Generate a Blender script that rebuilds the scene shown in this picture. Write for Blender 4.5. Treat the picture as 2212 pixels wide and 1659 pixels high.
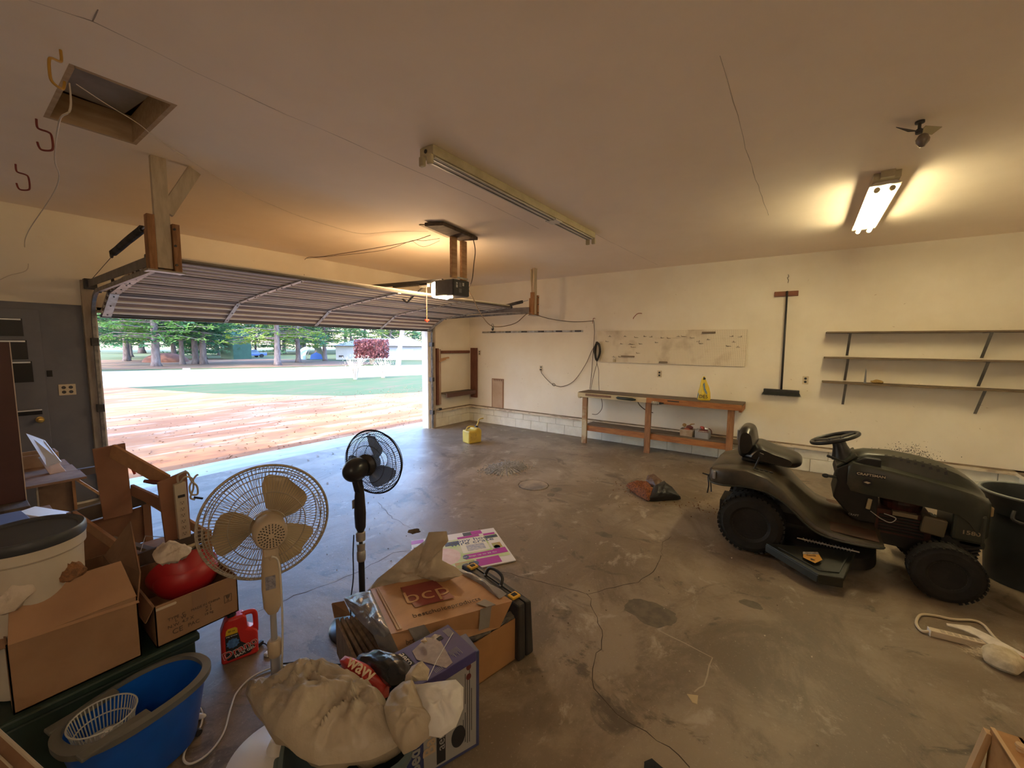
import bpy, bmesh, math, random
from mathutils import Vector, Matrix, Euler, noise as mnoise
PI = math.pi
random.seed(7)
sc = bpy.context.scene
COL = sc.collection
for o in list(bpy.data.objects):
    bpy.data.objects.remove(o, do_unlink=True)

# ---------------- camera ----------------
cam_d = bpy.data.cameras.new('camera'); cam = bpy.data.objects.new('camera', cam_d); COL.objects.link(cam)
cam_d.sensor_width = 36.0; cam_d.lens = 14.3787; cam_d.clip_start = 0.02; cam_d.clip_end = 400
cam.matrix_world = Matrix(((0.580404, 0.072413, -0.811103, -7.251643), (-0.814276, 0.06292, -0.577058, -6.391795), (0.009248, 0.995388, 0.095483, 1.79), (0.0, 0.0, 0.0, 1.0)))
sc.camera = cam

# ---------------- view, world, sun ----------------
sc.view_settings.view_transform = 'Standard'; sc.view_settings.look = 'None'
sc.view_settings.gamma = 1.0; sc.view_settings.use_curve_mapping = False
sc.view_settings.exposure = 2.38
sc.cycles.use_denoising = True
sc.cycles.max_bounces = 10; sc.cycles.diffuse_bounces = 6; sc.cycles.transparent_max_bounces = 24
sc.cycles.sample_clamp_indirect = 8.0
W = bpy.data.worlds.new('sky'); sc.world = W; W.use_nodes = True
nt = W.node_tree; nt.nodes.clear()
sky = nt.nodes.new('ShaderNodeTexSky'); sky.sky_type = 'NISHITA'; sky.sun_disc = False
sky.sun_elevation = math.radians(42); sky.sun_rotation = math.radians(260); sky.air_density = 1.2; sky.dust_density = 1.5
bg = nt.nodes.new('ShaderNodeBackground'); bg.inputs[1].default_value = 0.45
out = nt.nodes.new('ShaderNodeOutputWorld')
hs = nt.nodes.new('ShaderNodeHueSaturation'); hs.inputs['Saturation'].default_value = 1.25; nt.links.new(sky.outputs[0], hs.inputs['Color'])
tn = nt.nodes.new('ShaderNodeMix'); tn.data_type = 'RGBA'; tn.blend_type = 'MULTIPLY'; tn.inputs[0].default_value = 1.0; tn.inputs[7].default_value = (0.98, 0.90, 1.0, 1)
nt.links.new(hs.outputs[0], tn.inputs[6]); nt.links.new(tn.outputs[2], bg.inputs[0]); nt.links.new(bg.outputs[0], out.inputs[0])
sun_d = bpy.data.lights.new('sun', 'SUN'); sun_d.energy = 1.65; sun_d.angle = math.radians(0.7); sun_d.color = (1.0, 0.93, 0.80)
sun = bpy.data.objects.new('sun', sun_d); COL.objects.link(sun)
sun.rotation_euler = Vector((-0.75, -0.16, 0.68)).to_track_quat('Z', 'Y').to_euler()

# ---------------- materials ----------------
MATS = {}
def mat(name, c, c2=None, rough=0.6, scale=6.0, stretch=(1, 1, 1), bump=0.0, bscale=60.0, metal=0.0, lo=0.35, hi=0.65,
        emit=None, estr=0.0, alpha=1.0, transl=0.0, coat=0.0, spec=0.5, c3=None, scale3=1.5, lo3=0.5, hi3=0.7, detail=6.0, wave=None):
    if name in MATS: return MATS[name]
    m = bpy.data.materials.new(name); m.use_nodes = True; MATS[name] = m
    n = m.node_tree.nodes; l = m.node_tree.links; n.clear()
    o = n.new('ShaderNodeOutputMaterial'); b = n.new('ShaderNodeBsdfPrincipled')
    b.inputs['Roughness'].default_value = rough; b.inputs['Metallic'].default_value = metal
    b.inputs['Base Color'].default_value = (*c, 1); b.inputs['Coat Weight'].default_value = coat
    b.inputs['Specular IOR Level'].default_value = spec
    tc = n.new('ShaderNodeTexCoord'); mp = n.new('ShaderNodeMapping'); mp.inputs['Scale'].default_value = stretch
    l.new(tc.outputs['Object'], mp.inputs[0])
    def noise(sc_, det=detail, rgh=0.6):
        t = n.new('ShaderNodeTexNoise'); t.inputs['Scale'].default_value = sc_; t.inputs['Detail'].default_value = det
        t.inputs['Roughness'].default_value = rgh; l.new(mp.outputs[0], t.inputs['Vector']); return t
    def ramp(src, a, b_, ):
        r = n.new('ShaderNodeMapRange'); r.inputs['From Min'].default_value = a; r.inputs['From Max'].default_value = b_
        r.interpolation_type = 'SMOOTHSTEP'; l.new(src, r.inputs['Value']); return r.outputs[0]
    def mix(fac, a, b_):
        x = n.new('ShaderNodeMix'); x.data_type = 'RGBA'; l.new(fac, x.inputs[0])
        if isinstance(a, tuple): x.inputs[6].default_value = (*a, 1)
        else: l.new(a, x.inputs[6])
        if isinstance(b_, tuple): x.inputs[7].default_value = (*b_, 1)
        else: l.new(b_, x.inputs[7])
        return x.outputs[2]
    cur = c
    if c2 is not None:
        if wave:
            t = n.new('ShaderNodeTexWave'); t.inputs['Scale'].default_value = wave; t.inputs['Distortion'].default_value = 3.5
            t.inputs['Detail'].default_value = 3; l.new(mp.outputs[0], t.inputs['Vector']); f = ramp(t.outputs['Fac'], 0.2, 0.9)
        else: f = ramp(noise(scale).outputs[0], lo, hi)
        cur = mix(f, c, c2)
    if c3 is not None: cur = mix(ramp(noise(scale3, 8, 0.65).outputs[0], lo3, hi3), cur, c3)
    if not isinstance(cur, tuple): l.new(cur, b.inputs['Base Color'])
    if bump:
        bp = n.new('ShaderNodeBump'); bp.inputs['Strength'].default_value = bump; bp.inputs['Distance'].default_value = 0.01
        l.new(noise(bscale, 4).outputs[0], bp.inputs['Height']); l.new(bp.outputs[0], b.inputs['Normal'])
    if emit is not None:
        b.inputs['Emission Color'].default_value = (*emit, 1); b.inputs['Emission Strength'].default_value = estr
    sh = b.outputs[0]
    if transl:
        t = n.new('ShaderNodeBsdfTranslucent'); mx = n.new('ShaderNodeMixShader'); mx.inputs[0].default_value = transl
        if isinstance(cur, tuple): t.inputs[0].default_value = (*c, 1)
        else: l.new(cur, t.inputs[0])
        l.new(sh, mx.inputs[1]); l.new(t.outputs[0], mx.inputs[2]); sh = mx.outputs[0]
    if alpha < 1: b.inputs['Alpha'].default_value = alpha
    l.new(sh, o.inputs[0])
    return m

# ---------------- mesh builder ----------------
def R3(e): return Euler(e).to_matrix()
class MB:
    def __init__(s): s.v = []; s.f = []
    def add(s, vs, fs):
        b = len(s.v); s.v += [tuple(v) for v in vs]; s.f += [tuple(i + b for i in f) for f in fs]; return s
    BF = [(0, 3, 2, 1), (4, 5, 6, 7), (0, 1, 5, 4), (1, 2, 6, 5), (2, 3, 7, 6), (3, 0, 4, 7)]
    def hexa(s, p): return s.add(p, s.BF)
    def bb(s, x0, x1, y0, y1, z0, z1):
        return s.hexa([(x0, y0, z0), (x1, y0, z0), (x1, y1, z0), (x0, y1, z0), (x0, y0, z1), (x1, y0, z1), (x1, y1, z1), (x0, y1, z1)])
    def box(s, c, d, e=(0, 0, 0)):
        R = R3(e); c = Vector(c); h = Vector(d) / 2
        return s.hexa([c + R @ Vector((sx * h.x, sy * h.y, sz * h.z)) for sz in (-1, 1) for sx, sy in ((-1, -1), (1, -1), (1, 1), (-1, 1))])
    def beam(s, a, b, w, h, up=(0, 0, 1)):
        a = Vector(a); b = Vector(b); d = (b - a).normalized(); u = Vector(up)
        r = d.cross(u)
        if r.length < 1e-4: r = d.cross(Vector((1, 0, 0)))
        r.normalize(); u = r.cross(d).normalized(); r *= w / 2; u *= h / 2
        return s.hexa([a - r - u, a + r - u, b + r - u, b - r - u, a - r + u, a + r + u, b + r + u, b - r + u])
    def tube(s, pts, r, n=8, closed=False, cap=True, flat=1.0):
        pts = [Vector(p) for p in pts]; m = len(pts); base = len(s.v); up = None
        for i, p in enumerate(pts):
            if closed: d = pts[(i + 1) % m] - pts[i - 1]
            else: d = pts[min(i + 1, m - 1)] - pts[max(i - 1, 0)]
            d.normalize()
            if up is None: up = Vector((0, 0, 1)) if abs(d.z) < 0.9 else Vector((1, 0, 0))
            x = d.cross(up); 
            if x.length < 1e-5: x = d.cross(Vector((0, 1, 0)))
            x.normalize(); y = x.cross(d).normalized(); up = y
            rr = r[i] if isinstance(r, (list, tuple)) else r
            for k in range(n):
                a = 2 * PI * k / n; s.v.append(tuple(p + x * (rr * math.cos(a)) + y * (rr * flat * math.sin(a))))
        for i in range(m if closed else m - 1):
            j = (i + 1) % m
            for k in range(n): s.f.append((base + i * n + k, base + i * n + (k + 1) % n, base + j * n + (k + 1) % n, base + j * n + k))
        if cap and not closed:
            s.f.append(tuple(base + k for k in range(n))[::-1]); s.f.append(tuple(base + (m - 1) * n + k for k in range(n)))
        return s
    def lathe(s, prof, c=(0, 0, 0), M=None, n=32, sx=1.0, sy=1.0, power=None, cap=True):
        # prof: (radius, height) list; M rotates local z
        c = Vector(c); M = M or Matrix.Identity(3); base = len(s.v)
        for r, z in prof:
            for k in range(n):
                a = 2 * PI * k / n; ca, sa = math.cos(a), math.sin(a)
                if power: q = (abs(ca) ** power + abs(sa) ** power) ** (-1 / power); ca *= q; sa *= q
                s.v.append(tuple(c + M @ Vector((r * sx * ca, r * sy * sa, z))))
        for i in range(len(prof) - 1):
            for k in range(n): s.f.append((base + i * n + k, base + i * n + (k + 1) % n, base + (i + 1) * n + (k + 1) % n, base + (i + 1) * n + k))
        if cap and prof[0][0] > 1e-6: s.f.append(tuple(base + k for k in range(n))[::-1])
        if cap and prof[-1][0] > 1e-6: s.f.append(tuple(base + (len(prof) - 1) * n + k for k in range(n)))
        return s
    def prism(s, poly, o, u, v, t):
        # polygon (a,b) in plane o+a*u+b*v, extruded by vector t
        o = Vector(o); u = Vector(u); v = Vector(v); t = Vector(t); n = len(poly); b = len(s.v)
        P = [o + u * a + v * c for a, c in poly]
        s.v += [tuple(p) for p in P] + [tuple(p + t) for p in P]
        s.f.append(tuple(b + i for i in range(n))[::-1]); s.f.append(tuple(b + n + i for i in range(n)))
        for i in range(n): s.f.append((b + i, b + (i + 1) % n, b + n + (i + 1) % n, b + n + i))
        return s
    def slab(s, P, t):
        P = [Vector(p) for p in P]; n = len(P); b = len(s.v); t = Vector(t)
        s.v += [tuple(p) for p in P] + [tuple(p + t) for p in P]
        s.f.append(tuple(b + i for i in range(n))[::-1]); s.f.append(tuple(b + n + i for i in range(n)))
        for i in range(n): s.f.append((b + i, b + (i + 1) % n, b + n + (i + 1) % n, b + n + i))
        return s
    def ell(s, c, r, e=(0, 0, 0), n=16, m=10):
        R = R3(e); c = Vector(c); base = len(s.v)
        for i in range(m + 1):
            th = PI * i / m
            for k in range(n):
                ph = 2 * PI * k / n
                s.v.append(tuple(c + R @ Vector((r[0] * math.sin(th) * math.cos(ph), r[1] * math.sin(th) * math.sin(ph), r[2] * math.cos(th)))))
        for i in range(m):
            for k in range(n): s.f.append((base + i * n + k, base + (i + 1) * n + k, base + (i + 1) * n + (k + 1) % n, base + i * n + (k + 1) % n))
        return s
    def loft(s, secs, cap=True, closed=True):
        n = len(secs[0]); b = len(s.v)
        for q in secs: s.v += [tuple(p) for p in q]
        for i in range(len(secs) - 1):
            for k in range(n if closed else n - 1): s.f.append((b + i * n + k, b + i * n + (k + 1) % n, b + (i + 1) * n + (k + 1) % n, b + (i + 1) * n + k))
        if cap: s.f.append(tuple(b + k for k in range(n))[::-1]); s.f.append(tuple(b + (len(secs) - 1) * n + k for k in range(n)))
        return s
    def pillow(s, P, t, amp=0.02, freq=8.0, rings=14, sub=5, seed=0, c=None, sharp=0.5, back=0.6):
        # P: 3D outline (roughly planar, star shaped about its centre); crumpled, inflated closed bag
        P = [Vector(p) for p in P]; Q = []
        for i, p in enumerate(P):
            q = P[(i + 1) % len(P)]
            for k in range(sub): Q.append(p.lerp(q, k / sub))
        n = len(Q); ctr = Vector(c) if c is not None else sum(P, Vector()) / len(P)
        nm = Vector()
        for i in range(n): nm += (Q[i] - ctr).cross(Q[(i + 1) % n] - ctr)
        nm.normalize(); base = len(s.v)
        if nm.dot(Vector(cam.matrix_world.translation) - ctr) < 0: nm = -nm
        def disp(p, sgn, r):
            o_ = Vector((seed, sgn * 7, 0)); wq = Vector((mnoise.noise(p * freq * .7 + o_), mnoise.noise(p * freq * .7 - o_), mnoise.noise(p * freq * .7 + o_ * 2)))
            rg = lambda q: 1 - min(1, 2.6 * abs(mnoise.noise(q)))
            a = 0.8 * mnoise.noise(p * freq + o_) + 0.75 * rg(p * freq * 1.1 + wq * 1.2 + o_) + 0.45 * rg(p * freq * 2.4 + wq * 2 - o_) + 0.15 * mnoise.noise(p * freq * 7)
            return (t * (1 if sgn > 0 else back) * max(0, 1 - r * r) ** sharp + amp * a * (0.25 + 0.75 * (1 - r ** 4))) * sgn
        for sgn in (1, -1):
            for i in range(1, rings + 1):
                r = i / rings
                for k in range(n):
                    p = ctr.lerp(Q[k], r); 
                    if i == rings: p = Q[k] + nm * amp * 0.5 * mnoise.noise(Q[k] * freq); s.v.append(tuple(p)); continue
                    s.v.append(tuple(p + nm * disp(p, sgn, r)))
            s.v.append(tuple(ctr + nm * disp(ctr, sgn, 0)))
        N = rings * n + 1
        for h in (0, 1):
            b = base + h * N; cc = b + rings * n
            for k in range(n):
                f = (cc, b + k, b + (k + 1) % n); s.f.append(f if h == 0 else f[::-1])
            for i in range(rings - 1):
                for k in range(n):
                    f = (b + i * n + k, b + (i + 1) * n + k, b + (i + 1) * n + (k + 1) % n, b + i * n + (k + 1) % n); s.f.append(f if h == 0 else f[::-1])
        return s
    def build(s, name, m, parent=None, smooth=False, bevel=0.0, world=True, weld=False):
        me = bpy.data.meshes.new(name); me.from_pydata(s.v, [], s.f); me.update()
        if weld or not smooth:
            bm = bmesh.new(); bm.from_mesh(me)
            if weld: bmesh.ops.remove_doubles(bm, verts=bm.verts, dist=1e-5)
            bmesh.ops.recalc_face_normals(bm, faces=bm.faces); bm.to_mesh(me); bm.free()
        if smooth:
            me.polygons.foreach_set('use_smooth', [True] * len(me.polygons))
            if smooth == 'auto': me.set_sharp_from_angle(angle=math.radians(38))
        if m: me.materials.append(m)
        o = bpy.data.objects.new(name, me); COL.objects.link(o)
        if parent is not None:
            o.parent = parent
            if world: o.matrix_parent_inverse = root_m(parent).inverted()
        if bevel:
            b = o.modifiers.new('b', 'BEVEL'); b.width = bevel; b.segments = 2; b.limit_method = 'ANGLE'
        return o
def root_m(p):
    if p.parent is not None: return root_m(p.parent) @ p.matrix_parent_inverse @ p.matrix_basis
    return p.matrix_basis.copy()
def tag(o, label, cat, group=None):
    o['label'] = label; o['category'] = cat
    if group: o['group'] = group
    return o
def thing(name, label, cat, loc=(0, 0, 0), rotz=0.0, group=None):
    o = bpy.data.objects.new(name, None); COL.objects.link(o); o.empty_display_size = 0.1
    o.location = loc; o.rotation_euler = (0, 0, rotz); return tag(o, label, cat, group)
def struct(o): o['kind'] = 'structure'; return o
def stuff(o): o['kind'] = 'stuff'; return o
def lab(o, l): o['label'] = l; return o
def copytree(o, parent=None):
    c = o.copy(); COL.objects.link(c); c.parent = parent
    for ch in list(o.children): copytree(ch, c)
    return c
def text(body, size, o, u, v, m, parent, name='lettering', depth=0.0006, shear=0.0, offset=0.0, align='CENTER', sxy=1.0):
    cu = bpy.data.curves.new(name, 'FONT'); cu.body = body; cu.size = size; cu.extrude = depth; cu.align_x = align; cu.align_y = 'CENTER'
    cu.offset = offset; cu.shear = shear; cu.resolution_u = 3
    tmp = bpy.data.objects.new(name, cu); COL.objects.link(tmp)
    dg = bpy.context.evaluated_depsgraph_get(); me = bpy.data.meshes.new_from_object(tmp.evaluated_get(dg))
    bpy.data.objects.remove(tmp); bpy.data.curves.remove(cu)
    u = Vector(u).normalized(); v = Vector(v); v = (v - u * v.dot(u)).normalized(); w = u.cross(v)
    M = Matrix(((u.x, v.x, w.x, 0), (u.y, v.y, w.y, 0), (u.z, v.z, w.z, 0), (0, 0, 0, 1))); M.translation = Vector(o)
    me.transform(M @ Matrix.Diagonal((sxy, 1, 1, 1))); me.materials.clear(); me.materials.append(m); me.name = name
    ob = bpy.data.objects.new(name, me); COL.objects.link(ob)
    if parent is not None: ob.parent = parent; ob.matrix_parent_inverse = root_m(parent).inverted()
    return ob
def spline(P, n=8, closed=False):
    P = [Vector(p) for p in P]; m = len(P); o = []
    for i in range(m if closed else m - 1):
        g = lambda j: P[j % m] if closed else P[min(max(j, 0), m - 1)]
        a, b, c, d = g(i - 1), g(i), g(i + 1), g(i + 2)
        for k in range(n):
            t = k / n
            o.append(0.5 * ((2 * b) + (c - a) * t + (2 * a - 5 * b + 4 * c - d) * t * t + (3 * b - a - 3 * c + d) * t ** 3))
    if not closed: o.append(P[-1])
    return o
H = 3.12          # ceiling height
XL, YB = -9.6, -8.56   # left and back wall planes

WOOD = mat('old_pine', (0.42, 0.22, 0.095), (0.27, 0.125, 0.05), rough=0.7, scale=5, stretch=(6, 1, 6), bump=0.15)
WOODZ = mat('old_pine_upright', (0.40, 0.20, 0.085), (0.25, 0.115, 0.045), rough=0.7, scale=5, stretch=(6, 6, 1), bump=0.15)
WOODX = mat('pine_board', (0.50, 0.30, 0.15), (0.36, 0.19, 0.085), rough=0.7, scale=5, stretch=(1, 7, 7), bump=0.15)
REDWOOD = mat('stained_board', (0.20, 0.075, 0.045), (0.14, 0.05, 0.03), rough=0.7, scale=5, stretch=(5, 5, 1), bump=0.1)
DARKW = mat('dark_board', (0.12, 0.085, 0.06), (0.06, 0.04, 0.03), rough=0.75, scale=6, stretch=(4, 1, 4), bump=0.15)
PALEW = mat('weathered_white_wood', (0.55, 0.47, 0.36), (0.40, 0.32, 0.23), rough=0.75, scale=5, stretch=(4, 4, 1), bump=0.1)
METAL = mat('galvanised_steel', (0.50, 0.49, 0.47), (0.34, 0.31, 0.28), rough=0.45, scale=12, metal=0.7, bump=0.05)
DMETAL = mat('dark_steel', (0.09, 0.085, 0.085), (0.05, 0.045, 0.045), rough=0.5, scale=10, metal=0.5, bump=0.05)
BLACK = mat('black_plastic', (0.018, 0.018, 0.02), (0.03, 0.03, 0.032), rough=0.4, scale=20)
RUBBER = mat('tyre_rubber', (0.011, 0.010, 0.009), (0.02, 0.018, 0.015), rough=0.8, scale=9, bump=0.3, bscale=50)
WHITE = mat('white_plastic', (0.75, 0.73, 0.70), rough=0.35)
CARD = mat('cardboard', (0.36, 0.20, 0.105), (0.31, 0.17, 0.085), rough=0.8, scale=7, bump=0.06, bscale=30)
CARDIN = mat('cardboard_inside', (0.27, 0.155, 0.085), (0.22, 0.12, 0.065), rough=0.85, scale=7, bump=0.05)
BAGW = mat('thin_plastic_bag', (0.66, 0.58, 0.45), (0.56, 0.48, 0.36), rough=0.30, scale=4, bump=0.9, bscale=16, transl=0.35)
CORDW = mat('white_cord', (0.62, 0.60, 0.56), rough=0.5)
INK = mat('black_ink', (0.02, 0.02, 0.025), rough=0.7)
# ================= room shell =================
def floor_material():
    m = bpy.data.materials.new('stained_concrete'); m.use_nodes = True
    n = m.node_tree.nodes; l = m.node_tree.links; b = n['Principled BSDF']
    tc = n.new('ShaderNodeTexCoord')
    def noise(s, d=8, r=0.62, dist=0.0, st=None):
        t = n.new('ShaderNodeTexNoise'); t.inputs['Scale'].default_value = s; t.inputs['Detail'].default_value = d
        t.inputs['Roughness'].default_value = r; t.inputs['Distortion'].default_value = dist
        if st:
            mp = n.new('ShaderNodeMapping'); mp.inputs['Scale'].default_value = st; mp.inputs['Location'].default_value = (st[0] * 3.1, 1.7, 0)
            l.new(tc.outputs['Object'], mp.inputs[0]); l.new(mp.outputs[0], t.inputs['Vector'])
        else: l.new(tc.outputs['Object'], t.inputs['Vector'])
        return t.outputs[0]
    def rng(v, a, c):
        r = n.new('ShaderNodeMapRange'); r.interpolation_type = 'SMOOTHSTEP'
        r.inputs['From Min'].default_value = a; r.inputs['From Max'].default_value = c; l.new(v, r.inputs['Value']); return r.outputs[0]
    def mix(f, a, c, blend='MIX'):
        x = n.new('ShaderNodeMix'); x.data_type = 'RGBA'; x.blend_type = blend
        if isinstance(f, float): x.inputs[0].default_value = f
        else: l.new(f, x.inputs[0])
        for i, q in ((6, a), (7, c)):
            if isinstance(q, tuple): x.inputs[i].default_value = (*q, 1)
            else: l.new(q, x.inputs[i])
        return x.outputs[2]
    c = mix(rng(noise(1.1, 12, 0.72, 0.6), 0.42, 0.60), (0.19, 0.142, 0.095), (0.285, 0.225, 0.162))
    c = mix(rng(noise(0.55, 10, 0.68, 1.2, (1, 1.4, 1)), 0.50, 0.62), c, (0.155, 0.115, 0.075))
    c = mix(rng(noise(2.3, 9, 0.7, 0.8, (1.3, 1, 1)), 0.56, 0.66), c, (0.105, 0.08, 0.055))
    c = mix(rng(noise(3.1, 9, 0.7, 0.5, (1, 1.2, 1)), 0.57, 0.68), c, (0.38, 0.32, 0.25))
    c = mix(rng(noise(38, 6, 0.8), 0.62, 0.80), c, (0.12, 0.09, 0.065))
    c = mix(rng(noise(60, 4, 0.7), 0.20, 0.42), (0.45, 0.39, 0.31), c)
    vo = n.new('ShaderNodeTexVoronoi'); vo.inputs['Scale'].default_value = 3.2; vo.inputs['Randomness'].default_value = 1
    ds = n.new('ShaderNodeMapping'); l.new(tc.outputs['Object'], ds.inputs[0]); l.new(ds.outputs[0], vo.inputs['Vector'])
    spot = rng(vo.outputs['Distance'], 0.09, 0.03)
    c = mix(spot, c, (0.14, 0.10, 0.07))
    l.new(c, b.inputs['Base Color'])
    r = n.new('ShaderNodeMapRange'); r.inputs['To Min'].default_value = 0.26; r.inputs['To Max'].default_value = 0.55
    l.new(noise(1.7, 6), r.inputs['Value']); l.new(r.outputs[0], b.inputs['Roughness'])
    bp = n.new('ShaderNodeBump'); bp.inputs['Strength'].default_value = 0.25; bp.inputs['Distance'].default_value = 0.01
    l.new(noise(22, 8, 0.75), bp.inputs['Height']); l.new(bp.outputs[0], b.inputs['Normal'])
    return m
FLOORM = floor_material()
WALLM = mat('cream_wall_paint', (0.84, 0.78, 0.66), (0.80, 0.73, 0.60), rough=0.75, scale=1.6, bump=0.04, bscale=18, c3=(0.52, 0.42, 0.29), scale3=2.2, lo3=0.66, hi3=0.82)
CEILM = mat('ceiling_paint', (0.92, 0.80, 0.665), (0.885, 0.76, 0.62), rough=0.85, scale=1.2, bump=0.03, bscale=14)
BLOCKM = mat('painted_block', (0.78, 0.76, 0.66), (0.70, 0.67, 0.57), rough=0.8, scale=6, bump=0.35, bscale=40, c3=(0.30, 0.24, 0.17), scale3=5, lo3=0.66, hi3=0.8)
# floor slab with a broken hole and a round recess for the drain cover
HOLE = [(-4.715 + 0.058 * (1 + 0.16 * math.sin(5 * a + 1)) * math.cos(a), -3.45 + 0.058 * (1 + 0.16 * math.sin(4 * a)) * math.sin(a)) for a in [2 * PI * k / 20 for k in range(20)]]
LC = (-2.93, -3.67); LR = 0.185
LID = [(LC[0] + (LR + 0.013) * math.cos(2 * PI * k / 40), LC[1] + (LR + 0.013) * math.sin(2 * PI * k / 40)) for k in range(40)]
bm = bmesh.new()
def loop(pts, z=0.0):
    vs = [bm.verts.new((x, y, z)) for x, y in pts]; es = [bm.edges.new((vs[i], vs[(i + 1) % len(vs)])) for i in range(len(vs))]; return vs, es
ov, oe = loop([(XL, YB), (0, YB), (0, 0.08), (XL, 0.08)]); hv, he = loop(HOLE); lv, le = loop(LID)
bmesh.ops.triangle_fill(bm, use_beauty=True, edges=oe + he + le)
for vs, dz in ((hv, -0.12), (lv, -0.02)):
    lo = [bm.verts.new((v.co.x, v.co.y, dz)) for v in vs]
    for i in range(len(vs)): bm.faces.new((vs[i], vs[(i + 1) % len(vs)], lo[(i + 1) % len(vs)], lo[i]))
    bm.faces.new(lo)
bmesh.ops.recalc_face_normals(bm, faces=bm.faces)
me = bpy.data.meshes.new('floor'); bm.to_mesh(me); bm.free(); me.materials.append(FLOORM)
floor = bpy.data.objects.new('floor', me); COL.objects.link(floor); struct(floor)
if sum(p.normal.z * p.area for p in me.polygons) < 0:
    for p in me.polygons: p.flip()
APR = mat('mossy_concrete', (0.46, 0.50, 0.42), (0.36, 0.42, 0.32), rough=0.8, scale=2.2, stretch=(1, 3, 1), bump=0.2)
struct(MB().bb(-7.0, -0.6, 0.085, 0.74, -0.2, -0.012).build('door_sill', APR, bevel=0.006))
# cracks in the slab, traced as thin ribbons lying in the surface
CR = mat('crack_dirt', (0.055, 0.04, 0.03), rough=0.9)
random.seed(3)
def crack(P, w, surf=0.0006, m=CR, par=None, horizontal=True, jit=0.012):
    P = [Vector(p) for p in P]; Q = []
    for a, b in zip(P, P[1:]):
        k = max(2, int((b - a).length / 0.06))
        for i in range(k): Q.append(a.lerp(b, i / k) + (Vector((random.uniform(-jit, jit), random.uniform(-jit, jit), 0)) if horizontal else Vector()))
    Q.append(P[-1]); mb = MB(); vs = []; fs = []
    for i, q in enumerate(Q):
        d = (Q[min(i + 1, len(Q) - 1)] - Q[max(i - 1, 0)]).normalized(); s = Vector((-d.y, d.x, 0)) * (w * random.uniform(0.4, 1.0) / 2)
        vs += [q + s + Vector((0, 0, surf)), q - s + Vector((0, 0, surf))]
        if i: fs.append((2 * i - 2, 2 * i - 1, 2 * i + 1, 2 * i))
    return mb.add(vs, fs).build('crack', m, par)
crack([(-6.123, -3.530, -2.22e-16), (-5.887, -3.550, 2.22e-16), (-5.709, -3.602, -2.22e-16), (-5.487, -3.644, 2.22e-16), (-5.331, -3.629, 0), (-5.100, -3.629, 0), (-4.994, -3.707, 0)], 0.007, par=floor)
crack([(-4.477, -2.560, 0), (-4.647, -3.058, 0), (-4.696, -3.385, 0)], 0.006, par=floor)
crack([(-4.805, -4.459, 0), (-4.754, -4.694, 0), (-4.701, -4.953, 0), (-4.637, -5.224, 2.22e-16), (-4.440, -5.357, 0), (-4.288, -5.463, -2.22e-16), (-4.061, -5.524, 0), (-3.766, -5.500, 0)], 0.008, par=floor)
crack([(-4.637, -5.224, 2.22e-16), (-4.794, -5.342, -2.22e-16), (-4.933, -5.458, 2.22e-16), (-5.024, -5.506, 0), (-5.212, -5.527, 0), (-5.386, -5.608, 0), (-5.449, -5.751, 0), (-5.453, -5.910, 0), (-5.476, -6.020, 0), (-5.513, -6.105, 0)], 0.006, par=floor)
crack([(-3.766, -5.500, 0), (-3.499, -5.442, 0), (-3.338, -5.475, 0)], 0.004, par=floor)
# a worn rectangular patch outline in the slab
PT = mat('pale_patch_edge', (0.40, 0.33, 0.25), rough=0.85)
crack([(-4.725, -5.743, 2.22e-16), (-4.749, -5.915, 0), (-4.775, -6.068, 0), (-5.015, -6.068, 0), (-5.091, -6.037, 0)], 0.010, m=PT, par=floor, jit=0.004)
OIL = mat('dark_damp_stain', (0.10, 0.08, 0.058), (0.15, 0.12, 0.085), rough=0.5, scale=14)
def blot(c, rx, ry, seed, m=OIL, z=0.0004):
    pts = []
    for k in range(40):
        a = 2 * PI * k / 40; q = 1 + 0.35 * mnoise.noise(Vector((math.cos(a) * 1.4, math.sin(a) * 1.4, seed))) + 0.1 * mnoise.noise(Vector((math.cos(a) * 6, math.sin(a) * 6, seed)))
        pts.append((c[0] + rx * q * math.cos(a), c[1] + ry * q * math.sin(a), z))
    mb = MB(); mb.v = pts; mb.f = [tuple(range(40))]
    return mb.build('stain', m, floor)
for px, rx, ry, sd in (((-4.577, -5.655, 0), 0.13, 0.17, 1), ((-3.689, -4.954, 0), 0.05, 0.08, 2), ((-2.901, -3.989, 0), 0.09, 0.06, 5), ((-3.093, -4.022, 2.22e-16), 0.06, 0.04, 6), ((-4.074, -6.198, -2.22e-16), 0.05, 0.07, 8)):
    blot(px, rx, ry, sd)
# drain cover
t = thing('drain_cover', 'round concrete cover set flush in the garage floor', 'cover', (LC[0], LC[1], 0))
MB().lathe([(0, -0.018), (LR, -0.018), (LR, 0.003), (LR - 0.006, 0.005), (0, 0.005)], (LC[0], LC[1], 0), n=48).build('lid', mat('cover_concrete', (0.36, 0.29, 0.21), (0.15, 0.13, 0.115), rough=0.7, scale=3, bump=0.15), t)

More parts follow.
